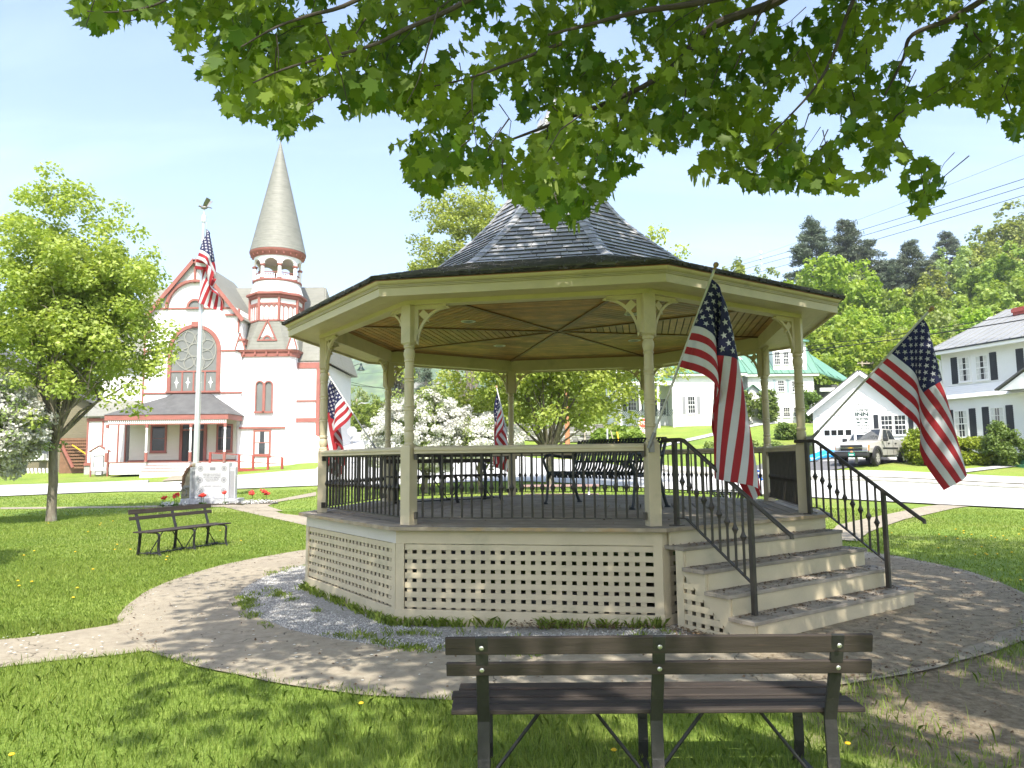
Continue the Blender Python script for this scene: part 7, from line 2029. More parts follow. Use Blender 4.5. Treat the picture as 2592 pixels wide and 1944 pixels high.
for k_, lab in FL.items():
    A, B, sh, _k = FLAGDATA[k_]; A, B = Vector(A), Vector(B)
    t = thing('flag', lab, 'flag', B, 0, 'flags on the bandstand posts')
    d = (A - B).normalized()
    mb = MB(); mb.tube([B - d * .05, A + d * .03], .0125, 10); mb.build('pole', M['pole_white'], t, smooth=True)
    mb = MB(); e = A + d * .03
    pr_ = [(.012, 0), (.02, .004), (.02, .012), (.013, .02), (.024, .035), (.029, .052), (.024, .07), (.01, .08)]
    q = d.to_track_quat('Z', 'Y').to_matrix()
    m2 = MB(); m2.lathe(pr_, (0, 0, 0), 12); mb.add([e + q @ Vector(v) for v in m2.V], m2.F); mb.build('knob', M['knob'], t, smooth=True)
    c = oct({'p2': 2, 'p3': 3, 'p7': 7, 'p6': 6}[k_], GR, B.z)
    mb = MB(); mb.tube([B - d * .07, B + d * .10], .019, 10); mb.bar(B - d * .02, Vector((c.x, c.y, B.z - .06)).lerp(B, .35), .03, .03)
    w_ = Vector((c.x, c.y, B.z)).lerp(B, .62); an = A8[{'p2': 2, 'p3': 3, 'p7': 7, 'p6': 6}[k_]]
    mb.box((w_.x, w_.y, B.z - .05), (.05, .05, .11), an); mb.build('bracket', M['bracket_metal'], t, smooth=True)
    flag_cloth(k_, t)

# aluminium flagpole with an eagle
A, B, sh, _k = FLAGDATA['pole']; fx, fy = A[0] - .10, A[1]
fz = h1(fx, fy); ztop = P(522, 556, fy).z
fp = thing('flagpole', 'tall silver flagpole with an eagle on its cap behind the monument', 'flagpole', (fx, fy, fz))
mb = MB(); mb.tube([(fx, fy, fz - .2), (fx, fy, fz + 3), (fx, fy, ztop)], [.105, .10, .055], 14); mb.build('shaft', M['aluminium'], fp, smooth=True)
mb = MB(); mb.lathe([(.055, -.12), (.10, -.10), (.105, .10), (.08, .18), (.03, .22), (.012, .30), (.012, .42)], (fx, fy, ztop), 14); mb.build('cap', M['aluminium'], fp, smooth=True)
mb = MB()
z0 = ztop + .50
mb.ball((fx, fy, z0), .09, 10, 0, (1.7, .8, .8)); mb.ball((fx - .16, fy, z0 + .07), .05, 8, 0, (1.3, .8, 1)); mb.prism([(fx - .20, fy, z0 + .08), (fx - .27, fy, z0 + .05), (fx - .20, fy, z0 + .04)], (0, .02, 0))
mb.prism([(fx - .04, fy + .04, z0 + .04), (fx + .12, fy + .04, z0 + .04), (fx + .22, fy + .30, z0 + .36), (fx + .08, fy + .34, z0 + .40), (fx, fy + .16, z0 + .2)], (0, .02, .01))
mb.prism([(fx - .04, fy - .04, z0 + .04), (fx + .12, fy - .04, z0 + .04), (fx + .36, fy - .26, z0 + .22), (fx + .22, fy - .30, z0 + .30), (fx + .06, fy - .14, z0 + .17)], (0, -.02, .01))
mb.prism([(fx + .12, fy - .03, z0), (fx + .30, fy - .07, z0 - .03), (fx + .30, fy + .07, z0 - .03), (fx + .12, fy + .03, z0)], (0, 0, .02)); mb.bar((fx, fy, z0 - .1), (fx, fy, z0), .05, .05)
mb.build('eagle', M['bracket_metal'], fp, smooth=True)
mb = MB(); mb.tube([(fx + .13, fy - .02, fz + 1.2), (fx + .12, fy - .02, ztop - .1)], .006, 5); mb.build('halyard', M['pole_white'], fp)
bf = thing('flag', 'large stars and stripes hanging limp from the tall silver flagpole', 'flag', A)
flag_cloth('pole', bf)

# ------------------------------------------------------------------ park benches with wooden slats (local: +y is the sitting side)
def park_bench(label, loc, rot, ztilt=0.0, group='slatted wooden park benches'):
    t = thing('park_bench', label, 'bench', (0, 0, 0), 0, group)
    Lb, fr = 2.02, (-.84, 0.0, .84)
    wd, ir = M['bench_wood'], M['bench_iron']
    rr = np.random.default_rng(4)
    for (y, z, w, h, tilt) in ((-.322, .795, .022, .088, .20), (-.292, .678, .022, .066, .20)):
        mb = MB(); mb.box((rr.normal(0, .006), y, z), (Lb, w, h), Matrix.Rotation(tilt, 3, 'X')); mb.build('back_slat', wd, t, world=False, bevel=.005)
    for i, y in enumerate((-.135, -.025, .09, .20)):
        mb = MB(); mb.box((rr.normal(0, .006), y, .437 + (.006 if i == 3 else 0) - (.004 if i == 1 else 0)), (Lb - (.04 if i == 3 else 0), .098, .024)); mb.build('seat_slat', wd, t, world=False, bevel=.006)
    for x in fr:
        mb = MB()
        pts = [(-.245, 0.0), (-.225, .05), (-.205, .22), (-.195, .40), (-.235, .52), (-.30, .70), (-.338, .835)]
        for a, b in zip(pts[:-1], pts[1:]): mb.bar((x, a[0], a[1]), (x, b[0], b[1] + .004), .060, .018, up=(1, 0, 0) if False else (0, 1, .2))
        bp = mb.build('back_post', ir, t, world=False, bevel=.003)
        for y, z in ((-.345, .79), (-.318, .68)):
            mb = MB(); q = Matrix.Rotation(PI / 2 + .2, 3, 'X')
            m2 = MB(); m2.lathe([(.011, 0), (.012, .003), (.007, .007)], (0, 0, 0), 8); mb.add([Vector((x, y - .006, z)) + q @ Vector(v) for v in m2.V], m2.F); mb.build('bolt', M['bolt'], bp, world=False)
        mb = MB()
        pts = [(-.20, .415), (.20, .415), (.245, .400), (.262, .37), (.255, .26), (.250, .14), (.268, .05), (.315, .0)]
        for a, b in zip(pts[:-1], pts[1:]): mb.bar((x, a[0], a[1]), (x, b[0], b[1]), .052, .016, up=(0, .3, 1) if abs(b[0] - a[0]) > abs(b[1] - a[1]) else (0, 1, .1))
        mb.build('leg', ir, t, world=False, bevel=.003)
        mb = MB(); mb.bar((x, -.24, .045), (x, .27, .045), .03, .012); mb.tube([(x, -.05, .05), (x, .02, .06), (x, .06, .05)], .015, 6); mb.build('foot_tie', ir, t, world=False)
    for i in (0, 1):
        m_ = (fr[i] + fr[i + 1]) / 2
        for x in (fr[i], fr[i + 1]):
            s = 1 if x > m_ else -1
            mb = MB(); mb.tube([(m_ + s * .10, .02, .41), (m_ + s * .12, .02, .40), (x - s * .03, .02, .055)], .010, 6); mb.build('brace', ir, t, world=False)
    mb = MB(); mb.box((0, .0, .035), (1.70, .05, .02)); mb.build('bottom_bar', ir, t, world=False, bevel=.003)
    for m_ in (-.42, .42):
        mb = MB(); mb.box((m_, .02, .418), (.20, .30, .012)); mb.build('seat_strap', ir, t, world=False)
    return t
fb = park_bench('dark slatted park bench in the shaded foreground seen from behind', None, 0)
fb.scale = (1.02, 1, 1)
fb.location = (.70, 3.985, 0); fb.rotation_euler = (0, 0, math.radians(-.7))
lb = dup(fb, (-6.40, 14.47, h1(-6.4, 14.47)), math.radians(-110.4), 'brown slatted park bench in full sun on the left lawn')
pr = G(1243, 1266, DZ)
ax = Vector((.82, .57, 0))
bb = dup(fb, (pr.x - .84 * ax.x, pr.y - .84 * ax.y, DZ), math.atan2(.57, .82) + PI, 'slatted park bench on the bandstand floor by the back left railing')

# black strap-steel bench on the floor
def metal_bench():
    t = thing('metal_bench', 'black strap steel bench with rolled back on the bandstand floor', 'bench', (1.33, 10.95, DZ), math.radians(127.7))
    t.scale = (1, 1, 1.13)
    prof = [(.31, .36), (.325, .40), (.305, .435), (.26, .445), (.10, .425), (-.10, .41), (-.19, .43), (-.24, .49), (-.28, .60), (-.33, .74), (-.36, .83), (-.395, .872), (-.435, .872), (-.455, .835)]
    n = 27; W = 1.74
    for i in range(n):
        x = -W / 2 + W * (i + .5) / n
        mb = MB()
        for a, b in zip(prof[:-1], prof[1:]): mb.bar((x, a[0], a[1]), (x, b[0], b[1]), .042, .007, up=(0, .01, 1) if abs(b[0] - a[0]) > abs(b[1] - a[1]) else (0, 1, .01))
        mb.build('strap', M['black_metal'], t, world=False)
    mb = MB()
    for y, z in ((.28, .425), (-.02, .405), (-.26, .57), (-.35, .81)): mb.tube([(-W / 2 - .03, y, z), (W / 2 + .03, y, z)], .014, 8)
    mb.build('cross_rail', M['black_metal'], t, world=False, smooth=True)
    for s in (-1, 1):
        x = s * (W / 2 + .035)
        mb = MB(); mb.tube([(x, .36, 0), (x, .33, .06), (x, .30, .25), (x, .29, .42), (x, .35, .52), (x, .38, .60), (x, .34, .655), (x, .25, .665), (x, .0, .64), (x, -.2, .63), (x, -.30, .68)], .021, 8); mb.lathe([(.045, 0), (.045, .012), (.02, .03)], (x, .36, 0), 10); mb.build('arm', M['black_metal'], t, world=False, smooth=True)
        mb = MB(); mb.tube([(x, -.36, 0), (x, -.30, .12), (x, -.22, .36), (x, -.25, .52), (x, -.33, .74), (x, -.38, .86)], .024, 8); mb.lathe([(.045, 0), (.045, .012), (.02, .03)], (x, -.36, 0), 10); mb.tube([(x, .29, .40), (x, -.2, .395)], .018, 8); mb.build('leg', M['black_metal'], t, world=False, smooth=True)
metal_bench()
# ------------------------------------------------------------------ monument, flowers
MD = 27.2
mc = P(541, 1268, MD)
mz = h1(mc.x, MD)
def mx(u): return P(u, 1220, MD).x
def mzz(v): return P(541, v, MD).z
mo = thing('war_memorial', 'pale granite memorial tablet with engraved seals on a rough stone base', 'monument', (mc.x, MD, mz))
mb = MB()
rb_ = np.random.default_rng(8)
nx_, nzz = 16, 4
x0, x1 = mx(469), mx(611); zt = mzz(1261)
def rough_box(mb, x0, x1, y0, y1, z0, z1, n, amp, r):
    for j in range(2):
        pass
    xs = np.linspace(x0, x1, n + 1); zs = np.linspace(z0, z1, 4)
    G_ = [[Vector((x + r.normal(0, amp * .4), y0 + (r.normal(0, amp) if 0 < k < 3 else 0), z + (r.normal(0, amp * .3) if k == 3 else 0))) for k, z in enumerate(zs)] for x in xs]
    b = len(mb.V)
    for col in G_: mb.V.extend([tuple(p) for p in col])
    for i in range(n):
        for k in range(3):
            mb.F.append([b + i * 4 + k, b + (i + 1) * 4 + k, b + (i + 1) * 4 + k + 1, b + i * 4 + k + 1]); mb.M.append(0); mb.T.append(.5)
    mb.bx(x0, x1, y0 + .02, y1, z0, z1 - .012)
rough_box(mb, x0, x1, MD - .32, MD + .35, mz - .1, zt, 18, .018, rb_)
mb.build('base', M['granite_rough'], mo)
mb = MB(); mb.bx(mx(483), mx(598), MD - .10, MD + .12, zt, mzz(1182.5)); mb.build('wing', M['granite'], mo, bevel=.01)
for a, b in ((488, 499), (585, 595.5)):
    mb = MB(); mb.bx(mx(a), mx(b), MD - .106, MD - .098, zt + .01, mzz(1192)); mb.build('engraved_panel', M['granite_dark'], mo)
mb = MB(); mb.bx(mx(499), mx(584.5), MD - .20, MD + .10, zt, mzz(1171.7)); tb = mb.build('tablet', M['granite'], mo, bevel=.008)
mb = MB()
yy = MD - .2035
def seal(u, v, r):
    c = Vector((mx(u), yy, mzz(v)))
    m2 = MB()
    for r0, r1 in ((.80, .98), (.0, .55)):
        for i in range(20):
            a0, a1 = 2 * PI * i / 20, 2 * PI * (i + 1) / 20
            q = [c + Vector((r * rr_ * math.cos(a), 0, r * rr_ * math.sin(a))) for rr_, a in ((max(r0, .05), a0), (r1, a0), (r1, a1), (max(r0, .05), a1))]
            if r0 > .5 or i % 3: m2.prism(q, (0, -.002, 0))
    m2.build('seal', M['engraving_pale'], tb)
M['engraving_pale'] = surf('pale_engraving', (0.22, 0.22, 0.24), 0.6, 0.12, 30)
for u in (512.5, 572):
    for v in (1186, 1214.5, 1242.5): seal(u, v, .10)
mb = MB()
mb.bx(mx(536), mx(550), yy - .002, yy, mzz(1190), mzz(1182.5)); mb.build('plaque', M['engraving_pale'], tb)
for i, (tx, v, s) in enumerate((("ERECTED IN HONOR OF", 1200, .058), ("THE MEN AND WOMEN", 1204.2, .058), ("OF LUDLOW VERMONT", 1208.4, .058), ("WHO HAVE SERVED", 1212.6, .058), ("THEIR COUNTRY", 1216.8, .058), ("ALL GAVE SOME  -  SOME GAVE ALL", 1230, .045))):
    mb = MB(); put_text(mb, tx, s, (mx(542), yy - .001, mzz(v)), EX, UP, bold=.001); mb.build('inscription', M['engraving_pale'], tb)
for u in (493.5, 590):
    mb = MB(); put_text(mb, '*****', .09, (mx(u), MD - .103, mzz(1187.5)), EX, UP, bold=.004); mb.build('star_row', M['engraving'], mo)
# weathered slab with an iron ring behind it
wb = P(472, 1272, 28.1)
ws_ = thing('ringed_slab', 'weathered curved timber slab with iron band and ring behind the memorial', 'relic', (wb.x, 28.1, mz))
mb = MB()
def wp(u, v): q = P(u, v, 28.1); return Vector((q.x, 28.1, q.z))
out_ = [(456, 1276), (459, 1240), (461, 1218), (466, 1200), (474, 1184), (484, 1174), (500, 1170), (500, 1276)]
mb.prism([wp(*p) for p in out_], (0, .35, 0)); mb.build('slab', surf('weathered_timber', (.28, .25, .18), .9, .35, 7, (3, 3, .8), bmp=.6, bscale=20), ws_, bevel=.02)
mb = MB(); pts = [wp(*p) - Vector((0, .01, 0)) for p in [(462, 1232), (466, 1205), (474, 1190), (486, 1178)]]
mb.tube(pts, [.05, .06, .06, .04], 8); mb.build('rim', M['brown_wood'], ws_, smooth=True)
mb = MB(); a, b = wp(462, 1232), wp(482, 1231); mb.bar(a - Vector((0, .02, 0)), b - Vector((0, .02, 0)), .05, .09); mb.bar(wp(456, 1224), wp(462, 1224), .05, .05); mb.build('iron_band', M['bracket_metal'], ws_)
mb = MB(); c = wp(466, 1246) - Vector((0, .05, 0)); mb.tube([c + Vector((.115 * math.cos(t), 0, .14 * math.sin(t))) for t in np.linspace(0, 2 * PI, 21)], .014, 6, cap=False); mb.build('iron_ring', M['bracket_metal'], ws_, smooth=True)

def flower(label, grp, p, hgt, mat, rad, seed):
    r = np.random.default_rng(seed)
    t = thing('red_flower', label, 'flower', p, 0, grp)
    mb = MB(); mb.tube([(0, 0, -.02), (r.normal(0, .02), r.normal(0, .02), hgt)], .008, 5)
    for k in range(9):
        a = r.uniform(0, 6.28); e = Vector((math.cos(a) * .13, math.sin(a) * .13, r.uniform(.04, .14)))
        mb.add([(0, 0, .02), e * .5 + Vector((.03, 0, .05)), e, e * .5 - Vector((.03, 0, -.04))], [(0, 1, 2, 3)])
    mb.build('stem', M['shrub'], t, world=False)
    mb = MB()
    for k in range(12): mb.ball((r.normal(0, rad * .5), r.normal(0, rad * .5), hgt + r.normal(0, rad * .35)), rad * .55, 6)
    mb.build('head', mat, t, world=False)
red = surf('red_petals', (.62, .045, .03), .6, .2, 20)
for i, (u, v, d_) in enumerate([(412, 1287, 25.6), (440, 1283, 25.8), (447, 1286, 25.9), (508, 1288, 26.3), (515, 1285, 26.3), (569, 1283, 26.4), (637, 1281, 26.8), (638, 1275, 27.0), (667, 1280, 27.0), (675, 1280, 27.2)]):
    p = on(u, v, d_); side = 'left of' if i < 3 else ('in front of' if i < 6 else 'right of')
    flower('red flower in the bed %s the memorial' % side, 'red flowers %s the memorial' % side, p, .34 + .05 * (i % 3), red, .075, i)
r_ = np.random.default_rng(88)
pc_ = []
for k in range(46):
    u = r_.choice([r_.uniform(410, 470), r_.uniform(560, 700), r_.uniform(605, 690)])
    p = on(u, 1285, r_.uniform(26.3, 26.9)); pc_.append((p.x, p.y, p.z + .07))
c, tip, nor, sz, tone = cluster_leaves(np.array(pc_), .13, 16, .05, r_)
V, F = leaf_arrays(c, tip, nor, sz, KITE * np.array([1.6, 1, 1])); tag(big_mesh('white_bedding', V, F, M['blossom'], tone=tone), 'low white bedding flowers around the memorial base', 'flowers', kind='stuff')
bed = [on(u, 1290, 26.25) for u in (395, 470, 560, 640, 705)]; bed2 = [on(u, 1280, 27.3) for u in (420, 470, 560, 640, 700)]
strip('flower_bed', bed, bed2, surf('dark_bed_soil', (.06, .045, .03), .95, .4, 12), .03, n=3, sub=.3)

# ------------------------------------------------------------------ poles, lamps, signs, wires
def upole(label, u, v, D, vtop, mat, rad=.14, cross=None, grp='utility poles'):
    b = on(u, v, D); zt = P(u, vtop, D).z
    t = thing('utility_pole', label, 'utility pole', b, 0, grp)
    mb = MB(); mb.tube([(b.x, b.y, b.z - .3), (b.x, b.y, zt)], [rad, rad * .75], 10); mb.build('pole', M[mat], t, smooth=True)
    if cross:
        mb = MB()
        for dz in cross: mb.bar((b.x - 1.2, b.y, zt - dz), (b.x + 1.2, b.y, zt - dz), .10, .12)
        for x in (-1.1, -.5, .5, 1.1): mb.lathe([(.04, 0), (.06, .06), (.03, .16)], (b.x + x, b.y, zt - cross[0] + .06), 6)
        mb.build('cross_arm', M['pole_wood'], t)
    return t, b, zt
t, b, zt = upole('grey utility pole with white transformer and green street lamp at the side street', 878, 1108, 68, 870, 'pole_wood', .17)
mb = MB(); q = P(866, 975, 67.6); mb.lathe([(.05, -.55), (.26, -.52), (.28, .5), (.2, .58), (.05, .6)], (q.x, b.y - .3, P(866, 962, 68).z), 14); mb.build('transformer', M['sign_white'], t, smooth=True)
mb = MB(); z0 = P(880, 938, 68).z; xe = P(914, 922, 68).x
mb.tube([(b.x, b.y, z0), (b.x + .4, b.y, z0 + .1), ((b.x + xe) / 2, b.y, z0 + .45), (xe - .2, b.y, z0 + .62), (xe, b.y, z0 + .55)], .035, 6); la = mb.build('lamp_arm', M['green_door'], t, smooth=True)
mb = MB(); mb.lathe([(.02, .25), (.10, .18), (.12, -.05), (.22, -.22), (.36, -.40), (.38, -.44), (.25, -.42)], (xe, b.y, z0 + .45), 14); mb.build('lamp_shade', M['green_door'], la, smooth=True)
upole('bright orange brown utility pole beside the church', 832, 1135, 60, 850, 'pole_orange', .16)
upole('orange brown utility pole behind the bandstand maple', 1437, 1140, 52, 880, 'pole_orange', .19)
upole('pale utility pole with cross arms up the side street', 843, 1090, 95, 975, 'pole_wood', .15, cross=(.3, 1.1))
upole('utility pole on the wooded slope behind the garage', 2187, 1000, 75, 915, 'pole_wood', .12, cross=(.2,))
t, b, zt = upole('short utility pole with cobra head street lamp', 902, 1090, 82, 1010, 'pole_wood', .13)
mb = MB(); mb.bx(b.x - .3, b.x - .02, b.y - .2, b.y + .1, zt - .95, zt - .4); mb.build('transformer', M['sign_white'], t)
mb = MB(); mb.tube([(b.x, b.y, zt - .7), (b.x + .5, b.y, zt - .45), (b.x + 1.0, b.y, zt - .5)], .04, 6); mb.ball((b.x + 1.1, b.y, zt - .5), .14, 8, 0, (1.8, 1, .6)); mb.build('lamp_arm', M['aluminium'], t, smooth=True)

def octa_sign(label, u, v, D, r, yaw, front, vb, text=None, mate='stop_red', grp=None, legmat='aluminium'):
    c = P(u, v, D); g = h1(c.x, D)
    t = thing('road_sign', label, 'road sign', (c.x, D, g), 0, grp)
    ex = Vector((math.cos(yaw), math.sin(yaw), 0)); n = Vector((ex.y, -ex.x, 0))
    oc = lambda rr_, d_: [c + ex * rr_ * math.cos(PI / 8 + PI / 4 * i) + UP * rr_ * math.sin(PI / 8 + PI / 4 * i) + n * d_ for i in range(8)]
    mb = MB(); mb.prism(oc(r, .03), -n * .02); mb.build('plate', M['sign_white'] if text else M['walk_grey'], t)
    if text:
        mb = MB(); mb.prism(oc(r * .94, .034), -n * .003); mb.build('face', M[mate], t)
        mb = MB(); put_text(mb, text, r * .78, c + n * .037, ex, UP, bold=.012); mb.build('lettering', M['sign_white'], t)
        p2 = c - UP * (r + .22); mb = MB(); mb.prism([p2 + ex * a + UP * b_ + n * .03 for a, b_ in ((-.22, -.16), (.22, -.16), (.22, .16), (-.22, .16))], -n * .02); mb.build('small_plate', M['sign_white'], t)
        mb = MB(); put_text(mb, 'NO\nTHRU', .13, p2 + n * .033, ex, UP, bold=.004); mb.build('small_lettering', M[mate], t)
    mb = MB(); mb.bar((c.x, D + .04, g - .1), (c.x, D + .04, c.z + r * .8), .06, .04); mb.build('post', M[legmat], t)
M['walk_grey'] = surf('grey_sign_back', (.42, .43, .43), .5, .08, 4, metal=.3)
octa_sign('red octagonal STOP sign half hidden by the front right post', 1628, 1071, 52, .37, 0, 1, 1118, 'STOP')
octa_sign('back of an octagonal sign on a thin post behind the left flag', 891, 1092, 50, .36, .5, 0, 1130, None, legmat='bracket_metal')
octa_sign('octagonal sign seen almost edge on beside the side street', 925, 1112, 44, .40, 1.36, 0, 1140, None, legmat='bracket_metal')
def post(label, name, cat, u, v, D, vt, w, mat, lean=0.0):
    b = on(u, v, D); zt = P(u, vt, D).z; mb = MB(); mb.bar((b.x, b.y, b.z - .1), (b.x + lean, b.y, zt), w, w)
    m_ = mb.build(name, M[mat]); tag(m_, label, cat)
post('grey square sign post right of the orange pole by the lawn', 'sign_post', 'post', 1538, 1128, 48, 1085, .10, 'walk_grey')
post('thin pale stake between the orange pole and the grey post', 'stake', 'stake', 1481, 1130, 50, 1090, .06, 'pole_wood')
post('yellow leaning guy wire guard by the day lilies', 'guy_guard', 'guard', 1572, 1122, 50, 1093, .09, 'yellow', -.25)
post('pale leaning stake just left of the yellow guard', 'stake', 'stake', 1563, 1122, 50, 1090, .06, 'pole_wood', -.45)

def wire(label, a, b, sag, r=.015, grp='overhead wires', n=14):
    a, b = Vector(a), Vector(b); pts = []
    for i in range(n + 1):
        t_ = i / n; p = a.lerp(b, t_); p.z -= sag * 4 * t_ * (1 - t_); pts.append(p)
    mb = MB(); mb.tube(pts, r, 5, cap=False); tag(mb.build('overhead_wire', M['wire'], smooth=True), label, 'wire', grp)
wire('thin uppermost wire of the bundle at upper right', P(3100, 185, 26), P(1780, 690, 90), .5, .008)
wire('first thick wire of the bundle at upper right', P(3100, 285, 26), P(1700, 712, 90), .5, .017)
wire('second thick wire of the bundle at upper right', P(3100, 310, 26.3), P(1690, 726, 90), .5, .017)
wire('lowest thick wire of the bundle at upper right', P(3100, 335, 26.6), P(1690, 742, 90), .5, .017)
wire('upper of two heavy cables passing in front of the shuttered house chimney', P(3000, 720, 28), P(1900, 893, 50), .25, .018)
wire('lower thicker cable passing in front of the shuttered house chimney', P(3000, 738, 28), P(1900, 902, 50), .25, .028)
wire('upper grey line across the trees left of the garage', P(2187, 928, 75), P(1700, 935, 75), .2, .012)
wire('lower grey line across the trees left of the garage', P(2187, 934, 75), P(1700, 960, 75), .2, .012)
wire('highest wire across the view at the side street', P(700, 955, 66), P(1300, 905, 75), .4, .010)
wire('upper dark wire beyond the left flag', P(880, 965, 68), P(1180, 985, 60), .5, .02)
wire('lower dark wire beyond the left flag', P(880, 973, 68), P(1180, 978, 60), .3, .024)
wire('wire crossing in front of the church rose window', P(-100, 895, 45), P(1000, 898, 66), .2, .009)
# spacer on the cable bundle
sp_ = P(1926, 652, 72)
mb = MB()
for k in range(4): mb.ball((sp_.x, sp_.y, sp_.z - .6 * k + .5), .16 - .02 * k, 6, 0, (1, 1, 1.2))
tag(mb.build('cable_spacer', M['sign_white']), 'small white diamond spacer hanging on the cable bundle', 'spacer')

# ------------------------------------------------------------------ small things around the green
# dry stone wall
wa, wbp = P(1255, 1118, 60), P(1515, 1118, 57)
sw = thing('stone_wall', 'low dry stone wall beyond the street behind the bandstand maple', 'wall', ((wa.x + wbp.x) / 2, (wa.y + wbp.y) / 2, 2.4))
mb = MB(); r_ = np.random.default_rng(55)
dirw = (Vector((wbp.x, wbp.y, 0)) - Vector((wa.x, wa.y, 0))); Lw = dirw.length; dirw.normalize()
for k in range(8):
    x = 0
    while x < Lw:
        w_ = r_.uniform(.22, .62); p = Vector((wa.x, wa.y, 0)) + dirw * (x + w_ / 2)
        mb.box((p.x, p.y + r_.normal(0, .04), h1(p.x, p.y) + .11 + k * .165), (w_ - .03, .4, .15 + r_.normal(0, .01)), math.atan2(dirw.y, dirw.x) + r_.normal(0, .03), 0, r_.uniform(0, 1)); x += w_
mb.build('masonry', M['stone_wall'], sw, tones=True, bevel=.02)
# picnic table
pt = on(1420, 1262, 22.5)
pn = thing('picnic_table', 'weathered reddish picnic table on the grass behind the bandstand', 'table', pt, math.radians(-6))
mb = MB()
for k in range(5): mb.box((0, -.34 + .17 * k, .74), (2.3, .155, .04))
mb.build('table_top', M['red_table'], pn, world=False)
for s in (-1, 1):
    mb = MB()
    for k in (-.5, .5): mb.box((0, s * .70 + k * .16, .44), (2.3, .145, .04))
    mb.build('seat_plank', M['red_table'], pn, world=False)
    mb = MB()
    for e in (-1, 1): mb.bar((s * .85, e * .62, 0), (s * .85, e * .18, .72), .05, .09)
    mb.bar((s * .85, -.75, .41), (s * .85, .75, .41), .05, .09); mb.build('leg', M['sign_white'], pn, world=False)
# strap-steel litter bin
lbp = P(1851, 1262, 16.2); lz = h1(lbp.x, 16.2)
lb_ = thing('litter_bin', 'black flared steel litter bin behind the bandstand railing', 'bin', (lbp.x, 16.2, lz))
mb = MB(); rim = .50
for k in range(30):
    a = 2 * PI * k / 30
    pts = [(r0 * math.cos(a), r0 * math.sin(a), z) for r0, z in ((.27, .04), (.28, .5), (.30, .70), (.38, .82), (rim, .90))]
    for p, q in zip(pts[:-1], pts[1:]): mb.bar(p, q, .034, .007, up=(math.cos(a), math.sin(a), .01))
mb.build('strap_basket', M['black_metal'], lb_, world=False)
mb = MB()
for r0, z in ((.275, .08), (.29, .62), (rim, .905)): mb.tube([(r0 * math.cos(t_), r0 * math.sin(t_), z) for t_ in np.linspace(0, 2 * PI, 33)], .016, 6, cap=False)
mb.build('hoop', M['black_metal'], lb_, world=False, smooth=True)
mb = MB(); mb.lathe([(.24, .05), (.25, .74), (.22, .74)], (0, 0, 0), 20); mb.build('liner', M['shutter'], lb_, world=False, smooth=True)
# blue standpipe
bp = P(1914, 1272, 17.5); bz = h1(bp.x, 17.5); hz_ = P(1914, 1203, 17.5).z
bs = thing('standpipe', 'blue water tap head on a grey standpipe behind the bandstand', 'tap', (bp.x, 17.5, bz))
mb = MB(); mb.tube([(bp.x, 17.5, bz - .1), (bp.x, 17.5, hz_ - .08)], .028, 10); mb.build('pipe', M['walk_grey'], bs, smooth=True)
mb = MB(); mb.ball((bp.x, 17.5, hz_), .085, 12); mb.tube([(bp.x - .14, 17.5, hz_ - .09), (bp.x, 17.5, hz_ - .03), (bp.x + .13, 17.5, hz_ - .05), (bp.x + .16, 17.5, hz_ - .12)], .035, 8); mb.tube([(bp.x - .04, 17.5, hz_ + .02), (bp.x + .02, 17.5, hz_ + .13), (bp.x + .10, 17.5, hz_ + .09)], .03, 8); mb.build('tap_head', M['pump_blue'], bs, smooth=True)
# tarpaulin over a low stack by the garage
tb_ = on(2075, 1152, 41.2)
tp_ = thing('tarpaulin_heap', 'bright blue tarpaulin thrown over a low pile beside the garage', 'tarpaulin', tb_)
n_ = 14; r_ = np.random.default_rng(66); mb = MB(); Gd = []
for i in range(n_ + 1):
    for j in range(n_ + 1):
        x, y = -.85 + 1.9 * i / n_, -.6 + 1.2 * j / n_
        z = .30 + .16 * math.sin(2.5 * x + 1) + .10 * math.cos(5 * y) + .22 * max(0, x) + r_.normal(0, .02)
        if i in (0,) or j in (0, n_): z *= .55
        Gd.append((x, y, z))
mb.add(Gd, [(i * (n_ + 1) + j, (i + 1) * (n_ + 1) + j, (i + 1) * (n_ + 1) + j + 1, i * (n_ + 1) + j + 1) for i in range(n_) for j in range(n_)])
so_ = mb.build('tarpaulin', M['tarp'], tp_, world=False, smooth=True); sm_ = so_.modifiers.new('s', 'SOLIDIFY'); sm_.thickness = .01
mb = MB(); mb.bx(-.7, .8, -.5, .5, 0, .20); mb.bx(.1, 1.3, -.45, .3, .0, .12); mb.build('pile', M['sign_white'], tp_, world=False, bevel=.03)
# far houses up the side street
def far_house(label, u0, u1, vb, ve, vr, D, wall, roof, wins=()):
    a, b = P(u0, vb, D), P(u1, vb, D); ze_, zr_ = P((u0 + u1) / 2, ve, D).z, P((u0 + u1) / 2, vr, D).z
    t = thing('far_house', label, 'house', ((a.x + b.x) / 2, D, a.z))
    mb = MB(); mb.bx(a.x, b.x, D, D + 7, a.z - 1.5, ze_); mb.build('wall', wall, t)
    mb = MB(); roof_slab(mb, [(a.x - .4, D - .4, ze_), (b.x + .4, D - .4, ze_), (b.x + .4, D + 3.5, zr_), (a.x - .4, D + 3.5, zr_)]); roof_slab(mb, [(b.x + .4, D + 7.4, ze_), (a.x - .4, D + 7.4, ze_), (a.x - .4, D + 3.5, zr_), (b.x + .4, D + 3.5, zr_)])
    for x in (a.x, b.x - .1): mb.prism([(x, D, ze_), (x, D + 7, ze_), (x, D + 3.5, zr_)], (.1, 0, 0))
    mb.build('roof', roof, t)
    for (u, v, w_, h_) in wins: window(t, (P(u, v, D).x, D, P(u, v, D).z), EX, NF, w_, h_, M['white'], M['glass_dark'], 2, 2, .08)
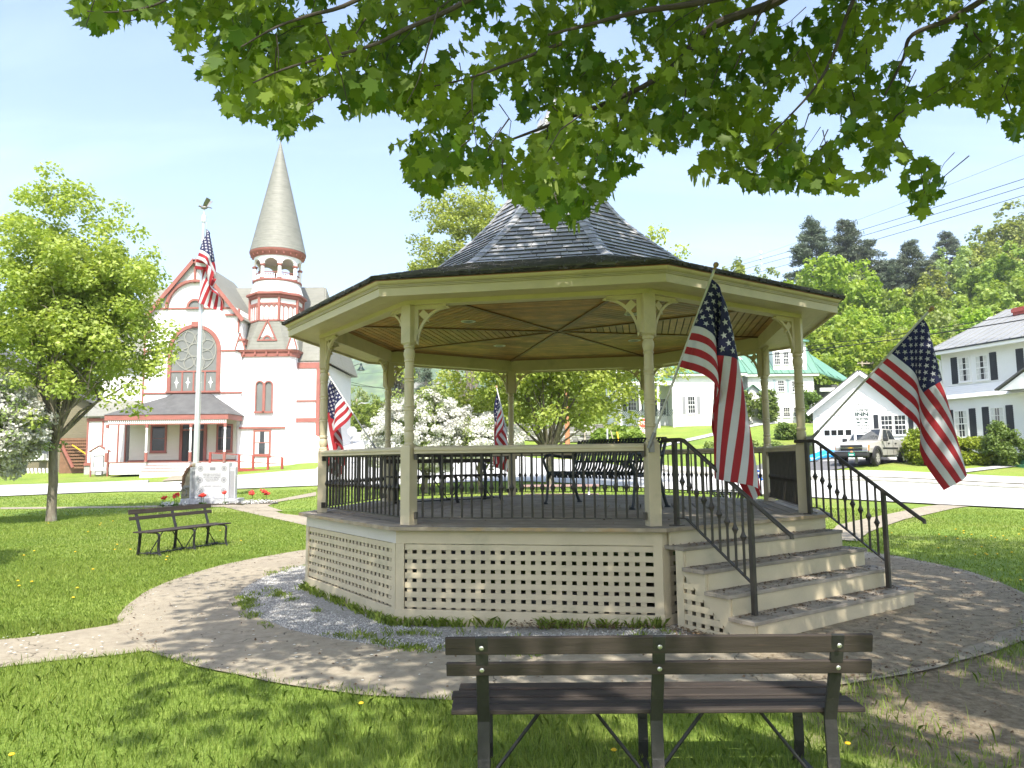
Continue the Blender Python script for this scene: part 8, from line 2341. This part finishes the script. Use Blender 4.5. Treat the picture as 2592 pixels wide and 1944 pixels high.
far_house('far white house with grey roof on the slope beyond the crab apple', 1050, 1112, 1040, 986, 962, 92, M['white_siding'], M['church_roof'], ((1086, 992, 1.0, 1.2), (1064, 994, 1.0, 1.2), (1100, 1015, 1.2, 1.4)))
far_house('low far garage with pale grey roof along the side street', 928, 972, 1100, 1080, 1057, 78, M['tan'], M['church_roof'], ())
far_house('narrow pale house behind the orange pole beside the church', 824, 846, 1095, 1020, 1000, 82, M['white_siding'], M['grey_roof'], ((832, 1040, .8, 1.4), (831, 1072, .8, 1.4)))

# ------------------------------------------------------------------ grass blades, gravel, litter, dandelions
def in_poly(x, y, q):
    c = np.zeros(len(x), bool); j = len(q) - 1
    for i in range(len(q)):
        xi, yi, xj, yj = q[i][0], q[i][1], q[j][0], q[j][1]
        c ^= ((yi > y) != (yj > y)) & (x < (xj - xi) * (y - yi) / (yj - yi + 1e-12) + xi); j = i
    return c
PATHS = [[G(*p) for p in [(0, 1620), (120, 1605), (235, 1588), (318, 1574), (350, 1530), (600, 1660), (415, 1640), (300, 1656), (160, 1668), (0, 1688)]] + [Vector((-14, 7.6, 0)), Vector((-14, 8.6, 0))],
         [G(880, 1364), G(774, 1340), G(651, 1317), G(564, 1298), G(325, 1298.5), G(0, 1297), G(0, 1290.5), G(325, 1292), G(580, 1291.5), G(672, 1297), G(710, 1313), G(776, 1319), G(880, 1335)],
         [G(716, 1309), G(676, 1297), G(703, 1288), G(800, 1274), G(800, 1264.5), G(680, 1286), G(610, 1295), G(640, 1308)],
         [G(2085, 1372), G(2120, 1337), G(2180, 1322), G(2330, 1290), G(2420, 1290), G(2290, 1320), G(2200, 1354), G(2170, 1378)]]
def soil_mask(x, y):
    m = np.zeros(len(x))
    for cx, cy, r in ((3.6, 4.9, 2.0), (2.6, 6.3, 1.4), (5.2, 6.2, 1.1)):
        m = np.maximum(m, np.clip((r - np.hypot(x - cx, y - cy)) / (r * .55), 0, 1))
    return m
def lawn_ok(x, y, r):
    d = np.hypot(x - GC.x, y - GC.y)
    ok = d > 5.66 + r.normal(0, .05, len(x)) + .05 * np.sin(np.arctan2(y - GC.y, x - GC.x) * 37)
    for q in PATHS: ok &= ~in_poly(x, y, q)
    sm = soil_mask(x, y)
    clump = .5 + .5 * np.sin(x * 3.1 + 2 * np.sin(y * 1.7)) * np.sin(y * 2.7 + 1.3 * np.sin(x * 2.3))
    ok &= r.uniform(0, 1, len(x)) > sm * (1.12 - .35 * clump)
    return ok
def blades(n, x0, x1, y0, y1, h, w, r, dens=None):
    x, y = r.uniform(x0, x1, n), r.uniform(y0, y1, n)
    k = lawn_ok(x, y, r) & (np.abs(x) < .73 * y + 3.2)
    x, y = x[k], y[k]; m = len(x)
    z = hz(x, y)
    lum = .5 + .5 * np.sin(x * 1.3 + 1.9 * np.sin(y * .9)) * np.sin(y * 1.1 + 1.4 * np.sin(x * .7))
    hh = h * r.uniform(.45, 1.25, m) * (.7 + .6 * lum); hh *= np.where(r.uniform(0, 1, m) < .03, 1.9, 1)
    a = r.uniform(0, 2 * PI, m); lean = r.uniform(.1, .75, m)
    dx, dy = np.cos(a), np.sin(a); ww = w * r.uniform(.7, 1.3, m)
    b = r.uniform(0, 2 * PI, m); sx, sy = np.cos(b) * ww, np.sin(b) * ww
    p0 = np.c_[x - sx, y - sy, z - .005]; p1 = np.c_[x + sx, y + sy, z - .005]
    mx_ = np.c_[x + dx * lean * hh * .35, y + dy * lean * hh * .35, z + hh * .6]
    tp_ = np.c_[x + dx * lean * hh, y + dy * lean * hh, z + hh * (1 - .25 * lean)]
    s3 = np.c_[sx, sy, np.zeros(m)]
    V = np.stack([p0, p1, mx_ + s3 * .7, tp_, mx_ - s3 * .7], 1).reshape(-1, 3)
    tone = np.clip(.22 + .4 * lum + r.normal(0, .26, m), 0, 1)
    return V, tone
M['grass_blade'] = leaf_mat('grass_blade', (.135, .215, .03), (.35, .42, .105), .44, spread=0)
r_ = np.random.default_rng(123)
parts = [blades(190000, -8, 8, 3.2, 8.2, .066, .0026, r_), blades(150000, -13, -2.8, 7.0, 13.5, .042, .0040, r_), blades(110000, -16, -3.0, 13.5, 23, .040, .0075, r_), blades(60000, 4.5, 15, 8, 23, .042, .007, r_), blades(50000, -26, 10, 22.5, 36, .045, .014, r_)]
V = np.concatenate([p[0] for p in parts]); tn = np.concatenate([p[1] for p in parts])
F = np.arange(len(V)).reshape(-1, 5)
tag(big_mesh('grass', V, F, M['grass_blade'], tone=tn), 'short uneven lawn grass of the village green', 'grass', kind='stuff')

# weeds and grass creeping through the gravel and along the skirt
def tufts(cen, per, h, w, r):
    i = np.repeat(np.arange(len(cen)), per); m = len(i); c = cen[i] + np.c_[r.normal(0, .035, (m, 2)), np.zeros(m)]
    a = r.uniform(0, 2 * PI, m); hh = h * r.uniform(.4, 1.3, m); lean = r.uniform(.2, 1.1, m); b = r.uniform(0, 2 * PI, m)
    s3 = np.c_[np.cos(b), np.sin(b), np.zeros(m)] * w
    d3 = np.c_[np.cos(a), np.sin(a), np.zeros(m)] * (lean * hh)[:, None]; u3 = np.c_[np.zeros((m, 2)), hh]
    V = np.stack([c - s3, c + s3, c + d3 * .4 + u3 * .6 + s3 * 1.2, c + d3 + u3 * .8, c + d3 * .4 + u3 * .6 - s3 * 1.2], 1).reshape(-1, 3)
    return V, np.clip(r.normal(.45, .25, m), 0, 1)
def polar(a, rr_):
    x, y = GC.x + rr_ * np.cos(a), GC.y + rr_ * np.sin(a); return np.c_[x, y, hz(x, y) + .012]
a = np.radians(r_.uniform(-215, -78, 900)); rr_ = r_.uniform(3.72, 4.5, 900)
msk = (np.sin(a * 9 + 2 * np.sin(rr_ * 5)) + .6 * np.sin(a * 23 + rr_ * 9) + np.where(rr_ > 4.28, .9, 0) + r_.normal(0, .55, 900)) > 1.25
cen = polar(a[msk], rr_[msk])
V, tn = tufts(cen, 16, .045, .0035, r_)
# weeds right under the boards
sk = []
for k in (7, 0, 1):
    for q in range(60):
        if r_.uniform() < .5: p = oct(k, 3.66, 0, r_.uniform(0, 1)); sk.append((p.x, p.y, h1(p.x, p.y) + .01))
V2, t2 = tufts(np.array(sk), 14, .11, .007, r_)
V = np.concatenate([V, V2]); tn = np.concatenate([tn, t2])
tag(big_mesh('weeds', V, np.arange(len(V)).reshape(-1, 5), M['grass_blade'], tone=tn), 'weeds and grass creeping through the white gravel', 'weeds', kind='stuff')
# gravel stones
def stones(c, s, r):
    m = len(c); oc = np.array([(1, 0, 0), (0, 1, 0), (-1, 0, 0), (0, -1, 0), (0, 0, .75), (0, 0, -.6)])
    Vv = oc[None] * s[:, None, None] * r.uniform(.55, 1.25, (m, 6, 1))
    an = r.uniform(0, 6.28, m); ca, sa_ = np.cos(an)[:, None], np.sin(an)[:, None]
    x, y = Vv[..., 0] * ca - Vv[..., 1] * sa_, Vv[..., 0] * sa_ + Vv[..., 1] * ca
    Vv = np.stack([x, y, Vv[..., 2]], -1) + c[:, None]
    f = np.array([(0, 1, 4), (1, 2, 4), (2, 3, 4), (3, 0, 4), (1, 0, 5), (2, 1, 5), (3, 2, 5), (0, 3, 5)])
    Fv = (f[None] + 6 * np.arange(m)[:, None, None]).reshape(-1, 3)
    return Vv.reshape(-1, 3), Fv, np.repeat(r.uniform(0, 1, m), 8)
M['stone'] = surf('white_crushed_stone', (0.45, 0.44, 0.42), 0.8, 0.1, 30, tone=.5)
n_ = 26000
a = np.radians(r_.uniform(-225, -76, n_)); rr_ = np.sqrt(r_.uniform(3.66 ** 2, 4.42 ** 2, n_)) + r_.normal(0, .035, n_)
th_ = (np.sin(a * 9 + 2 * np.sin(rr_ * 5)) + .6 * np.sin(a * 23 + rr_ * 9)) < r_.normal(.75, .5, n_)
a, rr_ = a[th_], rr_[th_]
V, F, tn = stones(polar(a, rr_), r_.uniform(.004, .0125, len(a)), r_)
tag(big_mesh('gravel', V, F, M['stone'], tone=tn), 'white crushed stone around the foot of the bandstand', 'gravel', kind='stuff')
# leaf and seed litter on path, soil, floor and steps
M['litter'] = leaf_mat('dry_litter', (.07, .04, .02), (.24, .16, .09), .1, spread=0, tc=(1, 1, 1))
cs = []
a = np.radians(r_.uniform(-230, 30, 5200)); rr_ = np.where(r_.uniform(0, 1, 5200) < .35, r_.normal(5.62, .07, 5200), r_.uniform(4.42, 5.7, 5200)); wgt = .25 + .75 * (np.degrees(a) > -80); k = r_.uniform(0, 1, 5200) < wgt
q = polar(a[k], rr_[k]); q[:, 2] += .016; cs.append(q)
x, y = r_.uniform(1, 6.5, 2600), r_.uniform(4.1, 7.2, 2600); k = soil_mask(x, y) > .2; cs.append(np.c_[x[k], y[k], hz(x[k], y[k]) + .012])
for tx, tz, l, rt in treads:
    nn_, tt_ = r_.beta(1.2, 3.0, 420) * -.27 + tx - .02, r_.uniform(l + .05, rt - .05, 420)
    nn_ = np.where(r_.uniform(0, 1, 420) < .6, tx - .26 + np.abs(r_.normal(0, .05, 420)), nn_)
    cs.append(np.stack([np.array(SP(a_, b_, tz + .004)) for a_, b_ in zip(nn_, tt_)]))
a, rr_ = r_.uniform(0, 6.28, 300), 3.6 * np.sqrt(r_.uniform(0, 1, 300)); cs.append(np.c_[GC.x + rr_ * np.cos(a), GC.y + rr_ * np.sin(a), np.full(300, DZ + .006)])
# a drift of dead leaves against the skirt
dr_ = []
for q in range(900):
    p = oct(1, 3.66 + abs(r_.normal(0, .09)), 0, r_.uniform(.45, 1.02)); dr_.append((p.x, p.y, .02 + r_.uniform(0, .07)))
for q in range(500):
    p = SP(3.5 + r_.uniform(0, .8), TL - .06 - abs(r_.normal(0, .10)), .05 + r_.uniform(0, .05)); dr_.append(tuple(p))
cs.append(np.array(dr_))
c = np.concatenate(cs); m = len(c)
V, F = leaf_arrays(c, r_.normal(0, 1, (m, 3)) * np.array([1, 1, .15]), np.c_[r_.normal(0, .3, (m, 2)), np.ones(m)], r_.uniform(.010, .034, m), KITE * np.array([1.1, 1, 1.5]))
tag(big_mesh('leaf_litter', V, F, M['litter'], tone=r_.uniform(0, 1, m)), 'brown seed and leaf litter on the steps, soil and path edges', 'litter', kind='stuff')
# fallen white petals on the path
a = np.radians(r_.uniform(-178, -100, 70)); c = polar(a, r_.uniform(4.5, 5.6, 70)); c[:, 2] += .012
c2 = np.array([tuple(G(r_.uniform(0, 300), r_.uniform(1600, 1660), .022)) for _ in range(40)]); c = np.r_[c, c2]; m = len(c)
V, F = leaf_arrays(c, r_.normal(0, 1, (m, 3)) * np.array([1, 1, .05]), np.tile([0, 0, 1.0], (m, 1)), r_.uniform(.018, .034, m), KITE * np.array([1.6, 1, .3]))
tag(big_mesh('petals', V, F, M['blossom'], tone=r_.uniform(0, 1, m)), 'fallen white petals scattered on the concrete path', 'petals', kind='stuff')
# dandelions, each one an object
DG = 'dandelions in the lawn'
spots = [tuple(G(u, v)) for u, v in [(86, 1406), (190, 1408), (48, 1495), (80, 1484), (45, 1482), (185, 1525), (195, 1500), (235, 1452), (290, 1402), (252, 1344), (285, 1335), (420, 1428), (423, 1420), (610, 1381), (557, 1357), (255, 1340), (122, 1340), (10, 1317), (60, 1417), (330, 1402), (296, 1390), (222, 1360)]]
spots += [tuple(G(u, v)) for u, v in [(2440, 1362), (2460, 1366), (2470, 1421), (2496, 1418), (2510, 1369), (2520, 1374), (2540, 1369), (2378, 1366), (2425, 1377), (2486, 1399), (2562, 1414), (2440, 1356), (2550, 1380), (2420, 1352), (2580, 1364), (2395, 1372), (2247, 1377), (2258, 1363), (2500, 1421), (2525, 1419), (2376, 1403), (2590, 1350), (2586, 1494)]]
spots += [tuple(G(u, v)) for u, v in [(1498, 1815), (1714, 1822), (2148, 1921), (28, 1938), (914, 1806), (1555, 1935)]]
mb = MB(); mb.lathe([(.004, 0), (.014, .004), (.019, .010), (.014, .016), (.004, .018)], (0, 0, 0), 9)
hd = None
for i, (x, y, _) in enumerate(spots):
    z = h1(x, y)
    nearby = y < 6
    grp = DG + (' by the front bench' if nearby else (' left of the bandstand' if x < 0 else ' right of the steps'))
    lab = 'yellow dandelion in the ' + ('foreground grass near the front bench' if nearby else ('sunny lawn left of the bandstand' if x < 0 else 'lawn beyond the path right of the steps'))
    if hd is None:
        t = thing('dandelion', lab, 'flower', (x, y, z), 0, grp)
        hd = t
        m2 = MB(); m2.tube([(0, 0, -.01), (0, 0, .068)], .003, 5); m2.build('stem', M['shrub'], t, world=False)
        mb.V = [(a_, b_, c_ + .066) for a_, b_, c_ in mb.V]; mb.build('flower_head', surf('dandelion_yellow', (.78, .50, .015), .7, .15, 30), t, world=False)
    else:
        o = dup(hd, (x, y, z), i * 1.1, lab, (.9 if nearby else 1.0), grp)
# ------------------------------------------------------------------ thin valley haze
mb = MB(); mb.bx(-3600, 3600, -3600, 3600, -60, 430)
hm, nt, out = new_mat('valley_haze'); hv = nd(nt, 'ShaderNodeVolumePrincipled')
hv.inputs['Color'].default_value = (.86, .93, 1, 1); hv.inputs['Density'].default_value = 0.00033; L(nt, hv.outputs[0], out.inputs['Volume'])
tag(mb.build('haze', hm), kind='stuff')

# ------------------------------------------------------------------ camera, sun, sky
cam = bpy.data.cameras.new('camera'); co = link(bpy.data.objects.new('camera', cam))
cam.sensor_width = 36.0; cam.sensor_fit = 'HORIZONTAL'; cam.lens = 36.0 * FPX / IW
cam.clip_start = 0.05; cam.clip_end = 9000
co.location = (0, 0, CAMZ)
co.rotation_euler = (Matrix.Rotation(PI / 2 + PITCH, 4, 'X') @ Matrix.Rotation(ROLL, 4, 'Z')).to_euler()
SC.camera = co

SUN_EL = math.radians(53)
SUN_AZ = math.radians(SUN_AZ_DEG)            # bearing of the light's travel from +Y towards -X
d = Vector((-math.sin(SUN_AZ) * math.cos(SUN_EL), math.cos(SUN_AZ) * math.cos(SUN_EL), -math.sin(SUN_EL)))
sl = bpy.data.lights.new('sun', 'SUN'); so = link(bpy.data.objects.new('sun', sl))
sl.energy = 3.2; sl.angle = math.radians(0.53); sl.color = (1.0, 0.95, 0.86)
so.rotation_euler = d.to_track_quat('-Z', 'Y').to_euler(); so.location = (0, -20, 40)

w = bpy.data.worlds.new('World'); SC.world = w; w.use_nodes = True
nt = w.node_tree; nt.nodes.clear()
out = nd(nt, 'ShaderNodeOutputWorld'); bg = nd(nt, 'ShaderNodeBackground'); L(nt, bg.outputs[0], out.inputs[0])
sk = nd(nt, 'ShaderNodeTexSky'); sk.sky_type = 'NISHITA'; sk.sun_disc = False
sk.sun_elevation = SUN_EL
# Nishita: rotation 0 puts the sun at +Y, growing clockwise seen from above
sd = -d
sk.sun_rotation = math.atan2(sd.x, sd.y)
sk.air_density = 1.0; sk.dust_density = 2.2; sk.ozone_density = 1.6
tc = nd(nt, 'ShaderNodeTexCoord')
sp = nd(nt, 'ShaderNodeSeparateXYZ'); L(nt, tc.outputs['Generated'], sp.inputs[0])
# thin streaky cirrus: noise on a plane above the viewer
dv = nd(nt, 'ShaderNodeVectorMath', operation='DIVIDE'); L(nt, tc.outputs['Generated'], dv.inputs[0])
az = nd(nt, 'ShaderNodeMath', operation='ADD'); L(nt, sp.outputs[2], az.inputs[0]); az.inputs[1].default_value = 0.12
cb = nd(nt, 'ShaderNodeCombineXYZ')
for i in range(3): L(nt, az.outputs[0], cb.inputs[i])
L(nt, cb.outputs[0], dv.inputs[1])
mp = nd(nt, 'ShaderNodeMapping'); mp.inputs['Scale'].default_value = (0.55, 2.0, 0.0); mp.inputs['Rotation'].default_value = (0, 0, 0.25); L(nt, dv.outputs[0], mp.inputs[0])
cl = noise(nt, 1.1, 7, 0.6, mp.outputs[0], dist=0.6)
cf = step(nt, cl, 0.50, 0.86)
km = nd(nt, 'ShaderNodeMath', operation='MULTIPLY'); L(nt, cf, km.inputs[0]); km.inputs[1].default_value = 0.5
white = mixc(nt, 1.0, sk.outputs[0], (2.1, 1.75, 1.45), 'MULTIPLY')
for_n = mixc(nt, km.outputs[0], sk.outputs[0], white)
L(nt, for_n, bg.inputs[0]); bg.inputs[1].default_value = SKY_STRENGTH

vs = SC.view_settings
vs.view_transform = 'Standard'; vs.look = 'None'; vs.gamma = 1.0; vs.use_curve_mapping = False; vs.exposure = EXPOSURE
SC.render.engine = 'CYCLES'
SC.cycles.max_bounces = 7; SC.cycles.diffuse_bounces = 3; SC.cycles.glossy_bounces = 2; SC.cycles.transmission_bounces = 4
SC.cycles.transparent_max_bounces = 6; SC.cycles.caustics_reflective = False; SC.cycles.caustics_refractive = False
SC.cycles.use_denoising = True; SC.cycles.use_adaptive_sampling = True; SC.cycles.adaptive_threshold = 0.015
SC.cycles.sample_clamp_indirect = 6.0
